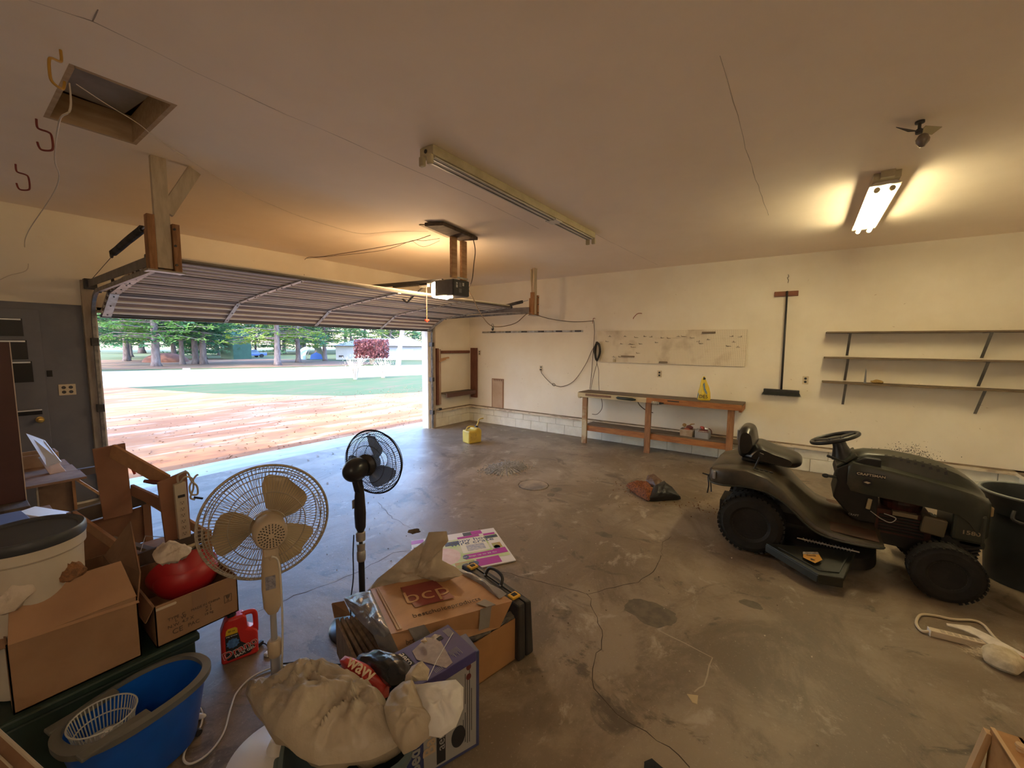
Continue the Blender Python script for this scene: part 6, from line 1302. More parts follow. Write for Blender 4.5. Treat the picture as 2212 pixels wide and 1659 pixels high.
vq([(.64, .12), (.74, .08), (.80, .20), (.70, .26)], mat('print_photo', (.38, .34, .32), (.15, .12, .12), rough=.4, scale=40), 'photo_print')
vq([(.70, .22), (.78, .20), (.79, .30), (.71, .32)], INK, 'pump_print', .0022)
vq([(.17, .12), (.25, .12), (.25, .50), (.17, .50)], INK, 'aero_panel', .0018)
vq([(.02, .02), (.12, .02), (.12, .60), (.02, .60)], mat('print_cream', (.60, .55, .45), (.08, .10, .3), rough=.5, scale=16), 'name_panel')
UU = vp(.5, .9) - vp(.5, .3); VV = vp(.8, .5) - vp(.3, .5)
text('aero', .042, vp(.21, .31, .0035), -UU * -1, VV, WHITE, t)
text('Pillow', .05, vp(.13, .38, .0035), UU, VV, mat('print_pale', (.66, .6, .48), rough=.5), t, offset=.0015)
for k in range(9): vq([(.86 + .012 * k, .10 + .02 * (k % 3)), (.864 + .012 * k, .10), (.864 + .012 * k, .34), (.86 + .012 * k, .34)], MATS['carton_grey'] if 'carton_grey' in MATS else PGR, 'print_line')
for k in range(9): vq([(.68 + .018 * k, .66), (.684 + .018 * k, .66), (.684 + .018 * k, .66 + .12 + .05 * (k % 3)), (.68 + .018 * k, .78 + .05 * (k % 3))], PGR, 'print_line')
for k in range(6): vq([(.36 + .02 * k, .86), (.364 + .02 * k, .86), (.364 + .02 * k, .96), (.36 + .02 * k, .96)], PGR, 'print_line')
MB().tube([vp(.20, 1.0, .003), vp(.5, .70, .003), vp(.95, .30, .003)], .0013, n=5).build('shiny_tape_edge', WHITE, t)
# torn paper on top
tag(MB().pillow([(-6.136, -5.128, 0.52), (-6.116, -5.135, 0.53), (-6.130, -5.162, 0.53), (-6.127, -5.141, 0.51)], .004, .01, 30, rings=3, sub=4, seed=2).build('torn_sticker', mat('torn_paper', (.60, .42, .20), (.8, .75, .65), rough=.7, scale=60), smooth=True), 'curl of torn sticker on the violet box', 'sticker')
# foreground bin with bags
BIN = mat('blue_grey_bin', (.11, .15, .155), (.085, .12, .125), rough=.4, scale=5)
bc = Vector((-6.553, -5.240, 0))
t = thing('storage_bin', 'blue-grey plastic bin under the big cream bag at the bottom edge', 'bin', (bc.x, bc.y, 0), math.radians(-30))
MB().lathe([(0, .01), (.82, 0), (.84, .02), (.97, .44), (1.06, .445), (1.07, .47), (1.0, .475), (.95, .45), (.80, .03), (0, .03)], n=56, sx=.19, sy=.15, power=4).build('bin_body', BIN, t, world=False, smooth='auto')
for s_ in (-1, 1): MB().box((s_ * .205, 0, .44), (.03, .12, .03)).build('handle', BIN, t, world=False, bevel=.008)
tag(MB().pillow([(-6.655, -4.716, 0.4396), (-6.609, -4.746, 0.4411), (-6.551, -4.791, 0.4506), (-6.501, -4.856, 0.4805), (-6.463, -4.941, 0.5029), (-6.423, -5.066, 0.5026), (-6.412, -5.182, 0.5191), (-6.420, -5.277, 0.512), (-6.446, -5.382, 0.4915), (-6.463, -5.412, 0.4872), (-6.556, -5.366, 0.4948), (-6.613, -5.319, 0.5002), (-6.664, -5.264, 0.5069), (-6.693, -5.185, 0.5243), (-6.711, -5.074, 0.5258), (-6.693, -4.930, 0.4968)], .085, .045, 8, rings=24, sub=5, seed=41).build('plastic_bag', BAGW, smooth=True), 'large cream plastic bag bulging out of the blue-grey bin', 'bag')
tag(MB().pillow([(-6.486, -5.342, 0.6036), (-6.447, -5.325, 0.6182), (-6.405, -5.346, 0.6363), (-6.386, -5.372, 0.6429), (-6.394, -5.417, 0.6137), (-6.402, -5.462, 0.5944), (-6.410, -5.504, 0.5845), (-6.443, -5.513, 0.5658), (-6.482, -5.496, 0.5476), (-6.512, -5.472, 0.5402), (-6.515, -5.429, 0.5629), (-6.506, -5.386, 0.5893)], .045, .026, 12, rings=16, sub=5, seed=43).pillow([(-6.424, -5.359, 0.6123), (-6.388, -5.335, 0.6391), (-6.354, -5.329, 0.6509), (-6.325, -5.350, 0.6631), (-6.318, -5.381, 0.6417), (-6.338, -5.392, 0.622), (-6.369, -5.380, 0.6349), (-6.387, -5.368, 0.6555), (-6.414, -5.389, 0.6211)], .014, .008, 16, rings=8, sub=4, seed=44, c=(-6.382, -5.361, 0.641)).build('plastic_bag', BAGW, smooth=True), 'knotted cream plastic bag hanging over the front box', 'bag')
tag(MB().pillow([(-6.394, -5.364, 0.627), (-6.325, -5.427, 0.6209), (-6.281, -5.472, 0.6197), (-6.281, -5.508, 0.6109), (-6.327, -5.549, 0.5942), (-6.379, -5.565, 0.5797), (-6.430, -5.548, 0.5728), (-6.450, -5.503, 0.5686), (-6.433, -5.453, 0.5971)], .025, .026, 9, rings=13, sub=5, seed=47).build('white_liner', mat('white_film', (.80, .79, .77), (.72, .70, .66), rough=.35, bump=.5, bscale=10, transl=.25), smooth=True), 'crumpled white liner spread over the front box right of the knotted bag', 'bag')
t = thing('snack_bag', 'red snack bag with white lettering lying on the pile', 'snack bag', (-6.369, -5.074, 0.4954))
SR = mat('snack_red', (.50, .04, .025), (.42, .03, .02), rough=.28, scale=8, bump=.3, bscale=10)
MB().pillow([(-6.424, -4.987, 0.5521), (-6.400, -4.986, 0.5587), (-6.382, -5.011, 0.5517), (-6.361, -5.095, 0.543), (-6.352, -5.200, 0.5066), (-6.369, -5.215, 0.4838), (-6.395, -5.212, 0.489), (-6.411, -5.135, 0.5037), (-6.426, -5.025, 0.5144)], .035, .010, 12, rings=9, sub=4, seed=51).build('bag_body', SR, t, smooth=True)
pa = Vector((-6.436, -5.044, 0.5836)); pb = Vector((-6.410, -5.179, 0.5596)); cu_ = (pb - pa).normalized(); nn = (Vector(cam.matrix_world.translation) - pa).normalized(); cv = nn.cross(cu_)
text('wavy', .062, pa.lerp(pb, .52) + cv * .014, cu_, cv, mat('snack_cream', (.72, .58, .40), rough=.4), t, offset=.001, depth=.001)
text('Original', .020, pa.lerp(pb, .42) - cv * .024, cu_, cv, MATS['snack_cream'], t)
MB().pillow([(-6.449, -5.055, 0.557), (-6.439, -5.069, 0.5641), (-6.426, -5.159, 0.5459), (-6.423, -5.182, 0.5342), (-6.436, -5.130, 0.5271)], .012, .004, 20, rings=4, sub=3, seed=5).build('blue_print', mat('snack_blue', (.03, .10, .32), rough=.35), t, smooth=True)
tag(MB().pillow([(-6.344, -4.970, 0.4984), (-6.307, -4.986, 0.5026), (-6.275, -5.065, 0.5108), (-6.263, -5.182, 0.5317), (-6.282, -5.257, 0.5435), (-6.349, -5.298, 0.5688), (-6.384, -5.251, 0.5566), (-6.367, -5.104, 0.5384)], .035, .010, 8, rings=9, sub=4, seed=53).build('black_cover', mat('glossy_black', (.015, .016, .018), rough=.18, bump=.1), smooth=True), 'glossy black plastic cover lying behind the red snack bag', 'cover')

# ================= left pile =================
GRN = mat('dark_green_tote', (.018, .040, .032), (.014, .03, .025), rough=.5, scale=5)
t = thing('storage_tote', 'dark green storage tote carrying the cardboard boxes at the left', 'tote', (-7.2, -3.4, 0))
MB().bb(-8.2, -6.60, -3.995, -2.75, 0, .30).build('tote_body', GRN, t, bevel=.015)
MB().bb(-8.22, -6.585, -4.01, -2.735, .298, .338).build('lid', GRN, t, bevel=.01)
CD = mat('cardboard_dim', (0.335, 0.20, 0.115), (0.295, 0.17, 0.095), rough=.85, scale=6, bump=.05)
def carton(t, x0, x1, y0, y1, z0, z1, m=CD, hollow=True):
    P = [Vector((x0, y0, 0)), Vector((x1, y0, 0)), Vector((x1, y1, 0)), Vector((x0, y1, 0))]
    for i in range(4):
        p, q = P[i], P[(i + 1) % 4]; N = Vector((-(q - p).y, (q - p).x, 0)).normalized() * .005
        MB().hexa([p + Vector((0, 0, z0)), q + Vector((0, 0, z0)), q + N + Vector((0, 0, z0)), p + N + Vector((0, 0, z0)), p + Vector((0, 0, z1)), q + Vector((0, 0, z1)), q + N + Vector((0, 0, z1)), p + N + Vector((0, 0, z1))]).build('side_wall', m if i in (0,) else CARDIN, t)
    MB().bb(x0, x1, y0, y1, z0, z0 + .006).build('bottom', CARDIN, t)
t = thing('cardboard_box', 'plain cardboard box with its long flap up, in front of the white bucket', 'box', (-7.0, -3.7, .34))
carton(t, -7.18, -6.80, -3.98, -3.35, .34, .63)
MB().hexa([(-7.175, -3.985, .628), (-6.795, -3.985, .600), (-6.795, -3.979, .600), (-7.175, -3.979, .628), (-7.155, -3.905, .79), (-6.83, -3.90, .785), (-6.83, -3.894, .785), (-7.155, -3.899, .79)]).build('front_flap', mat('cardboard_lighter', (.40, .23, .13), (.36, .205, .115), rough=.85, scale=6), t)
MB().hexa([(-6.80, -3.97, .60), (-6.80, -3.36, .63), (-6.795, -3.36, .63), (-6.795, -3.97, .60), (-6.77, -3.90, .70), (-6.70, -3.42, .80), (-6.695, -3.42, .80), (-6.765, -3.90, .70)]).build('side_flap', CARDIN, t)
MB().hexa([(-7.18, -3.98, .62), (-7.18, -3.4, .63), (-7.185, -3.4, .63), (-7.185, -3.98, .62), (-7.30, -3.96, .60), (-7.31, -3.42, .60), (-7.315, -3.42, .6), (-7.305, -3.96, .6)]).build('side_flap', CD, t)
t = thing('cardboard_box', 'small cardboard box printed with symbols, holding the red bowl', 'box', (-6.57, -3.7, .34))
carton(t, -6.745, -6.40, -3.98, -3.47, .34, .545)
MB().hexa([(-6.745, -3.98, .545), (-6.745, -3.5, .545), (-6.75, -3.5, .545), (-6.75, -3.98, .545), (-6.775, -3.97, .48), (-6.785, -3.5, .50), (-6.79, -3.5, .50), (-6.78, -3.97, .48)]).build('side_flap', CARDIN, t)
F_ = lambda x, z: Vector((x, -3.9815, z)); BPN = mat('box_print', (.10, .065, .045), rough=.8)
text('CE', .036, F_(-6.665, .385), (1, 0, 0), (0, 0, 1), BPN, t); text('PAC', .026, F_(-6.60, .385), (1, 0, 0), (0, 0, 1), BPN, t)
text('TYPE  C', .020, F_(-6.665, .455), (1, 0, 0), (0, 0, 1), BPN, t); text('L  W\nN.W. 4.7 X', .022, F_(-6.65, .428), (1, 0, 0), (0, 0, 1), BPN, t); text('MADE IN CHINA', .017, F_(-6.545, .455), (1, 0, 0), (0, 0, 1), BPN, t); text('X 1\nX 2\n10 kg', .018, F_(-6.535, .42), (1, 0, 0), (0, 0, 1), BPN, t)
for a_, b_, c_, d_ in ((-6.465, -6.43, .415, .417), (-6.465, -6.43, .455, .457), (-6.465, -6.463, .415, .457), (-6.432, -6.43, .415, .457)): MB().bb(a_, b_, -3.9815, -3.9805, c_, d_).build('symbol_frame', BPN, t)
MB().prism([(-.010, .018), (.010, .018), (.007, .004), (.001, 0), (.001, -.012), (.008, -.014), (-.008, -.014), (-.001, -.012), (-.001, 0), (-.007, .004)], (-6.4475, -3.981, .436), (1, 0, 0), (0, 0, 1), (0, -.001, 0)).build('glass_symbol', BPN, t)
MB().prism([(0, 0), (.075, 0), (.079, .006), (.075, .012), (0, .012)], (-6.74, -3.981, .522), (1, 0, 0), (0, 0, 1), (0, -.0015, 0)).build('paper_label', mat('tan_label', (.60, .50, .38), rough=.6), t)
MB().bb(-6.60, -6.54, -3.9812, -3.9802, .44, .545).build('packing_tape', mat('brown_tape', (.27, .16, .095), rough=.35), t)
# red bowl and rag
t = thing('mixing_bowl', 'red plastic bowl tipped inside the printed cardboard box', 'bowl', (-6.56, -3.74, .35))
RBW = mat('bowl_red', (.42, .018, .025), rough=.35)
prf = [(0, -.13), (.06, -.128), (.11, -.09), (.15, -.02), (.157, .0), (.152, .0), (.145, -.02), (.105, -.082), (.055, -.118), (0, -.12)]
MB().lathe(prf, (-6.555, -3.70, .545), R3((-1.02, 0.22, 0)) @ Matrix.Identity(3), n=48).build('bowl_shell', RBW, t, smooth='auto')
MB().ell((-6.55, -3.735, .53), (.145, .12, .115), (0.2, 0, 0), n=28, m=16).build('bowl_back', RBW, t, smooth=True)
RAG = mat('white_rag', (.62, .54, .46), (.50, .42, .34), rough=.9, scale=14, bump=.3)
tag(MB().pillow([(-6.749, -4.033, 0.8313), (-6.715, -4.010, 0.8389), (-6.675, -4.033, 0.8381), (-6.622, -4.109, 0.8281), (-6.639, -4.153, 0.8333), (-6.668, -4.181, 0.8327), (-6.700, -4.206, 0.8329), (-6.731, -4.180, 0.8338), (-6.754, -4.165, 0.8267), (-6.762, -4.119, 0.8319)], .022, .022, 20, rings=9, sub=4, seed=19).build('rag', RAG, smooth=True), 'crumpled white rag lying over the red bowl', 'rag')
# wooden frame
t = thing('timber_stand', 'open wooden frame with two tall uprights joined by a slanted bar', 'frame', (-6.58, -3.15, .34))
FLp, FRp, BRp, BLp = Vector((-6.70, -3.455, .615)), Vector((-6.34, -3.40, .615)), Vector((-6.515, -2.90, .80)), Vector((-6.86, -2.98, .80))
BRN = mat('brown_frame_board', (0.27, 0.13, 0.075), (0.21, 0.10, 0.055), rough=.7, scale=4, bump=.08); ORB = mat('orange_frame_board', (0.40, 0.21, 0.10), (0.33, 0.165, 0.08), rough=.7, scale=5, stretch=(3, 3, 3)); DKB = mat('dark_frame_board', (.10, .075, .06), (.075, .055, .045), rough=.75, scale=5)  # frame boards in three colours: brown, orange and a darker one
def brd(p, q, h, th, nm, m, dz=0.0): return MB().slab([p + Vector((0, 0, dz)), q + Vector((0, 0, dz)), q + Vector((0, 0, dz - h)), p + Vector((0, 0, dz - h))], Vector((-(q - p).y, (q - p).x, 0)).normalized() * th).build(nm, m, t, bevel=.002)
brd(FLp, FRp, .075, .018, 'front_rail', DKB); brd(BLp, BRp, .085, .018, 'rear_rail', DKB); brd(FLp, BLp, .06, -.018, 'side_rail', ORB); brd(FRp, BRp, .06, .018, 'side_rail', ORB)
brd(BLp + Vector((.02, .02, 0)), BRp + Vector((0, .02, 0)), .24, .012, 'rear_panel', BRN, -.10)
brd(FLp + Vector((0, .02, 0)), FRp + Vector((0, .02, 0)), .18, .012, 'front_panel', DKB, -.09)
for p in (FLp, FRp): MB().bb(p.x - .02, p.x + .02, p.y, p.y + .04, .34, p.z - .01).build('corner_leg', ORB, t)
for p in (BLp, BRp): MB().bb(p.x - .02, p.x + .02, p.y, p.y + .04, .34, p.z - .01).build('corner_leg', BRN, t)
UB = BLp.lerp(BRp, .60) - Vector((0, .03, 0)); UF = FLp.lerp(FRp, .50) + Vector((0.01, .04, 0))
MB().hexa([UB + Vector((-.08, -.01, -.10)), UB + Vector((.055, -.01, -.10)), UB + Vector((.055, .01, -.10)), UB + Vector((-.08, .01, -.10))] + [UB + Vector((-.10, -.01, .345)), UB + Vector((.045, -.01, .355)), UB + Vector((.045, .01, .355)), UB + Vector((-.10, .01, .345))]).build('upright', mat('red_brown_board', (.30, .145, .085), (.25, .12, .07), rough=.7, scale=4), t, bevel=.002)
MB().hexa([UF + Vector((-.035, -.01, -.07)), UF + Vector((.085, -.01, -.07)), UF + Vector((.085, .01, -.07)), UF + Vector((-.035, .01, -.07))] + [UF + Vector((-.055, -.01, .36)), UF + Vector((.085, -.01, .40)), UF + Vector((.085, .01, .40)), UF + Vector((-.055, .01, .36))]).build('upright', mat('red_brown_board', (.3, .14, .08)), t, bevel=.002)
hb0 = UB + Vector((-.02, -.03, .325)); hb1 = UF + Vector((.0, .03, .345))
MB().beam(hb0, hb1, .02, .085, up=(0, 0, 1)).build('handle_bar', ORB, t, bevel=.003)
MB().beam(UB + Vector((.06, 0, .05)), UF + Vector((.02, .03, .17)), .018, .07).build('cross_rail', BRN, t, bevel=.002)
t = thing('wire_hanger', 'thin bent wire lying inside the wooden frame', 'wire', (-6.6, -3.3, .5))
MB().tube([(-6.68, -3.38, .53), (-6.60, -3.22, .62), (-6.50, -3.25, .58), (-6.42, -3.40, .50)], .0022, n=6).build('bent_wire', METAL, t)
tag(MB().bb(-6.80, -6.40, -3.42, -3.0, .34, .50).build('filler_box', CARDIN, bevel=.004), 'dark cardboard box inside the wooden frame', 'box')
tag(MB().lathe([(.0, 0), (.10, .0), (.12, .02), (.12, .035), (0, .035)], (-6.50, -3.34, .505), R3((-.25, 0, 0)), n=36).build('cream_plastic_lid', mat('cream_lid', (.56, .50, .34), rough=.4), smooth='auto'), 'cream round plastic lid lying in the wooden frame', 'plate')  # the round cream disc is a plastic lid
tag(MB().beam((-6.72, -3.05, .60), (-6.55, -3.36, .53), .035, .02).build('grey_stick', mat('weathered_grey', (.15, .125, .10), rough=.8), bevel=.002), 'short grey wooden stick inside the wooden frame', 'stick')
# power strip on the upright
uf = UF + Vector((.045, -.012, .0)); t = thing('power_strip', 'beige power strip fixed on the front upright of the wooden frame', 'power strip', uf)
IV = mat('ivory_strip', (.52, .46, .36), rough=.4)
MB().hexa([uf + Vector((-.028, -.032, -.0)), uf + Vector((.028, -.032, .0)), uf + Vector((.028, -.002, 0)), uf + Vector((-.028, -.002, 0))] + [uf + Vector((-.034, -.032, .335)), uf + Vector((.022, -.032, .345)), uf + Vector((.022, -.002, .345)), uf + Vector((-.034, -.002, .335))]).build('strip_body', IV, t, bevel=.003)
for k in range(6):
    c = uf + Vector((-.0005 * k, -.0325, .03 + .038 * k))
    s_ = MB().box(c, (.026, .002, .026)).build('socket', mat('strip_socket', (.46, .40, .31), rough=.4), t)
    MB().box(c + Vector((-.006, -.0012, .004)), (.002, .001, .008)).box(c + Vector((.006, -.0012, .004)), (.002, .001, .008)).box(c + Vector((0, -.0012, -.006)), (.005, .001, .004)).build('slots', INK, s_)
MB().box(uf + Vector((-.004, -.034, .262)), (.034, .004, .016)).build('switch', INK, t, bevel=.001)
MB().tube(spline([uf + Vector((-.01, -.015, .34)), uf + Vector((-.01, -.02, .385)), uf + Vector((.03, -.03, .40)), uf + Vector((.05, -.03, .34)), uf + Vector((.075, -.03, .30)), uf + Vector((.075, -.03, .25)), uf + Vector((.045, -.03, .26)), uf + Vector((.04, -.03, .31)), uf + Vector((.07, -.03, .36)), uf + Vector((.085, -.03, .37))], 6), .0055, n=8).tube(spline([uf + Vector((0, -.02, .345)), uf + Vector((.02, -.04, .375)), uf + Vector((.055, -.03, .35)), uf + Vector((.06, -.02, .29)), uf + Vector((.04, -.03, .24)), uf + Vector((.06, -.03, .22))], 6), .0055, n=8).build('power_cord', mat('beige_cord', (.45, .40, .32), rough=.5), t, smooth=True)
MB().beam(uf + Vector((.058, -.03, .235)), uf + Vector((.10, -.03, .215)), .012, .012).build('plug_prong', BLACK, t)
t = thing('clamp', 'dark red handled clamp hanging on the slanted bar', 'clamp', hb1 + Vector((-.02, 0, -.03)))
MB().tube([hb0.lerp(hb1, .72) + Vector((-.04, -.02, -.035)), hb0.lerp(hb1, .80) + Vector((-.02, -.03, -.03)), hb1 + Vector((.05, -.03, -.02))], [.010, .014, .004], n=8).build('clamp_handle', mat('dark_red_handle', (.12, .02, .02), rough=.5), t)
MB().tube([hb0.lerp(hb1, .28) + Vector((.01, -.02, -.04)), hb0.lerp(hb1, .30) + Vector((.02, -.02, -.09))], .007, n=7).build('clip', RED, t)
# bucket
t = thing('bucket', 'white bucket with a dark lid standing behind the plain cardboard box', 'bucket', (-7.085, -3.775, .346))
bx = Vector((-7.088, -3.775, 0))
MB().lathe([(0, .346), (.140, .346), (.145, .36), (.163, .90), (.172, .91), (.174, .955), (.168, .96)], bx, n=56).build('bucket_body', mat('off_white_bucket', (.60, .55, .47), (.54, .48, .40), rough=.45, scale=4), t, smooth='auto')
MB().lathe([(.174, .952), (.177, .96), (.177, .985), (.170, .995), (.155, .992), (.150, .984), (0, .984)], bx, n=56).build('lid', mat('slate_lid', (.035, .040, .052), (.045, .05, .06), rough=.4, scale=5), t, smooth='auto')
for s_ in (.35,): MB().ell(bx + Vector((.172 * math.cos(s_), .172 * math.sin(s_), .93)), (.012, .012, .014), n=12, m=8).build('handle_boss', BLACK, t, smooth=True)
tag(MB().pillow([(-7.209, -3.815, 0.7573), (-7.171, -3.824, 0.8153), (-7.136, -3.838, 0.8189), (-7.090, -3.869, 0.8155), (-7.075, -3.928, 0.7937), (-7.112, -3.948, 0.7771), (-7.150, -3.968, 0.7482), (-7.184, -3.957, 0.7433)], .035, .020, 16, rings=9, sub=4, seed=61).build('white_cloth', RAG, smooth=True), 'crumpled white cloth beside the bucket in the plain box', 'cloth')
tag(MB().pillow([(-7.057, -3.847, 0.8024), (-7.021, -3.826, 0.8255), (-6.949, -3.858, 0.8188), (-6.937, -3.913, 0.7998), (-6.997, -3.936, 0.784), (-7.045, -3.903, 0.7816)], .03, .02, 24, rings=8, sub=4, seed=63).build('shredded_paper', mat('brown_shred', (.30, .14, .06), (.16, .08, .04), rough=.9, scale=60, bump=.8), smooth=True), 'brown shredded packing beside the white bucket', 'packing')
tag(MB().bb(-7.10, -6.83, -3.9, -3.4, .35, .60).build('inner_carton', CARDIN, bevel=.004), 'brown packing inside the plain cardboard box', 'packing') if False else None
# blue tub with strainer bowl
tb = Vector((-6.865, -4.215, 0))
t = thing('mop_tub', 'oval blue plastic tub with a grey rim on the floor at the left', 'tub', tb, math.radians(12))
BLU = mat('tub_blue', (.006, .10, .55), (.008, .085, .46), rough=.3, scale=5); RIMG = mat('tub_rim', (.13, .13, .12), rough=.45)
MB().lathe([(0, .02), (.74, .015), (.76, .03), (.95, .285), (.965, .30), (.93, .30), (.72, .045), (0, .04)], n=64, sx=.245, sy=.160, power=2.5).build('tub_body', BLU, t, world=False, smooth='auto')
MB().lathe([(.955, .285), (1.03, .285), (1.035, .31), (.90, .318), (.89, .30), (.955, .298)], n=64, sx=.245, sy=.160, power=2.5, cap=False).build('rim', RIMG, t, world=False, smooth='auto')
MB().bb(-.23, -.02, -.145, -.10, .30, .316).build('wringer_ledge', RIMG, t, world=False, bevel=.005); MB().bb(-.23, -.02, .10, .145, .30, .316).build('wringer_ledge', RIMG, t, world=False, bevel=.005)
for x_, y_ in ((.17, -.07), (.17, .07), (-.17, -.07), (-.17, .07)): MB().lathe([(.014, -.008), (.016, 0), (.014, .008)], (x_, y_, .016), R3((PI / 2, 0, 0)), n=14).build('caster', BLACK, t, world=False)
sb = Vector((-6.975, -4.235, .0)); t = thing('wringer_basket', 'clear slotted round basket sitting in the left half of the blue tub', 'basket', sb + Vector((0, 0, .20)))
CLR = mat('clear_plastic', (.55, .56, .54), rough=.3, alpha=.75); g = MB()
for k in range(48):
    a = 2 * PI * k / 48; g.beam(sb + Vector((.075 * math.cos(a), .075 * math.sin(a), .215)), sb + Vector((.100 * math.cos(a), .100 * math.sin(a), .325)), .004, .002)
for z_, r_ in ((.325, .100), (.27, .088), (.215, .075)): g.tube([sb + Vector((r_ * math.cos(a), r_ * math.sin(a), z_)) for a in [2 * PI * k / 40 for k in range(40)]], .003, n=6, closed=True)
stuff(g.build('slotted_wall', CLR, t))
MB().lathe([(0, .21), (.075, .21), (.075, .215), (0, .215)], sb, n=36).build('floor_plate', CLR, t)
MB().lathe([(.028, .215), (.022, .235), (.014, .24), (.014, .255), (0, .258)], sb + Vector((.01, 0, 0)), n=18).build('centre_post', WHITE, t, smooth='auto')
# box corner at the bottom left
t = thing('cardboard_box', 'dim cardboard box corner with a pale edge at the bottom left corner', 'box', (-7.215, -4.568, 0.5525))
MB().slab([(-7.252, -4.414, 0.648), (-7.164, -4.769, 0.6131), (-7.172, -4.831, 0.5919), (-7.283, -4.613, 0.5457)], (.003, .003, -.006)).build('box_panel', CARDIN, t)
MB().tube([(-7.252, -4.414, 0.648), (-7.224, -4.540, 0.6442), (-7.195, -4.661, 0.6356), (-7.164, -4.769, 0.6131)], .005, n=6).build('cut_edge', mat('pale_cut_edge', (.45, .38, .28), rough=.8), t)
MB().tube([(-7.237, -4.579, 0.616), (-7.214, -4.681, 0.6133)], .003, n=6).build('cut_edge', MATS['pale_cut_edge'], t)

# ================= far left bench =================
t = thing('rough_bench', 'rough low wooden bench with scrap boards in front of the grey panel', 'bench', (-7.0, -1.0, 0))
TPK = mat('chipped_ply', (.36, .22, .14), (.24, .14, .09), rough=.8, scale=6)
for k in range(3): MB().bb(-7.7, -6.58 - .01 * k, -1.45 + .30 * k, -1.155 + .30 * k, .615, .635).build('top_board', TPK, t, bevel=.002)
MB().bb(-7.7, -6.45, -1.03, -.98, .545, .612).build('front_beam', mat('grey_beam', (.11, .085, .08), rough=.8), t, bevel=.003)
MB().bb(-6.82, -6.62, -1.0, -.975, 0, .545).build('leg_panel', mat('brown_ply', (.24, .15, .09), (.16, .09, .06), rough=.8, scale=3), t)
MB().bb(-6.835, -6.823, -1.01, -.97, .05, .52).build('pale_strip', PALEW, t); MB().bb(-6.62, -6.60, -1.02, -.96, 0, .545).build('leg', WOODZ, t)
MB().bb(-7.6, -7.5, -1.0, -.93, 0, .545).build('leg', WOODZ, t)
MB().beam((-6.60, -.95, .53), (-6.36, -.90, .22), .02, .05, up=(0, 1, 0)).build('brace', WOODX, t)
t = thing('scrap_board', 'white painted scrap board leaning on the rough bench', 'board', (-6.8, -1.0, .635))
MB().slab([(-6.845, -0.84, 0.9721), (-6.747, -0.84, 0.8956), (-6.689, -1.120, 0.7344), (-6.774, -1.140, 0.7166)], (.01, .012, -.012)).build('board', mat('white_board', (.62, .63, .66), (.55, .55, .58), rough=.6, scale=4), t)
tag(MB().hexa([(-6.76, -1.15, .637), (-6.66, -1.12, .637), (-6.66, -1.04, .637), (-6.76, -1.07, .637), (-6.80, -.98, .76), (-6.72, -.95, .77), (-6.72, -.90, .77), (-6.80, -.93, .76)]).build('pine_block', mat('fresh_pine', (.62, .45, .33), (.54, .37, .26), rough=.7, scale=4), bevel=.003), 'fresh pine block leaning on the scrap board', 'block')
t = thing('wooden_tray', 'small open wooden tray behind the scrap boards', 'tray', (-6.78, -.75, .635))
for a_ in ((-6.95, -6.66, -.80, -.785, .645, .76), (-6.95, -6.66, -.585, -.57, .645, .76), (-6.675, -6.66, -.785, -.585, .645, .76), (-6.95, -6.935, -.785, -.585, .645, .76)): MB().bb(*a_).build('side_board', mat('tray_pine', (.48, .33, .22), (.36, .24, .16), rough=.75, scale=5), t, bevel=.002)
MB().bb(-6.95, -6.66, -.80, -.57, .637, .645).build('bottom', TPK, t)
tag(MB().bb(-7.65, -6.935, -1.62, -1.58, .575, 1.775).build('cabinet_side', mat('mahogany_panel', (.085, .032, .028), (.07, .026, .023), rough=.5, scale=3), bevel=.001), 'tall dark mahogany panel standing at the left edge', 'panel')
tag(MB().bb(-6.936, -6.931, -1.622, -1.578, .575, 1.775).build('edge_band', mat('pale_edge_band', (.60, .50, .42), rough=.6)), 'pale edge strip on the dark mahogany panel', 'edge')
tag(MB().bb(-7.7, -6.93, -1.80, -1.50, 0, .573).build('low_crate', DARKW, bevel=.004), 'dark low crate under the mahogany panel', 'crate')
for i, (x_, y_, z_, m, lb, r_) in enumerate(((-7.05, -2.3, .62, mat('blue_paper', (.12, .16, .33), rough=.5), 'folded blue-grey paper on the tote beside the bucket', .3), (-6.90, -2.2, .60, WHITE, 'white folded sheet next to the blue-grey paper', .9))):
    tag(MB().box((x_, y_, z_), (.16, .22, .02), (.3, .1, r_)).build('folded_paper', m, bevel=.003), lb, 'paper')
tag(MB().bb(-7.5, -6.85, -2.65, -1.95, 0, .59).build('brown_carton', CARDIN, bevel=.004), 'brown carton behind the bucket under the papers', 'carton')
# leaves blown in by the door
random.seed(17); LFM = [mat('dry_leaf_brown', (.22, .10, .05), rough=.8), mat('dry_leaf_pale', (.42, .28, .19), rough=.8)]
def leaf(x, y, s, m):
    mb = MB(); P = [(0, -1), (.35, -.5), (.8, -.45), (.5, 0), (.75, .5), (.25, .5), (0, 1), (-.3, .55), (-.8, .4), (-.45, 0), (-.7, -.5), (-.3, -.45)]
    a = random.uniform(0, 6); R = R3((random.uniform(-.3, .3), random.uniform(-.3, .3), a)); vs = [Vector((x, y, s * .45)) + R @ Vector((p[0] * s, p[1] * s, s * .4 * (p[0] ** 2 + p[1] ** 2) - .2 * s)) for p in P]
    mb.add(vs + [Vector((x, y, s * .3))], [(i, (i + 1) % 12, 12) for i in range(12)]); o = mb.build('dry_leaf', m); return tag(o, 'curled dry leaf on the concrete near the door opening', 'leaf', 'dry leaves blown in at the door')
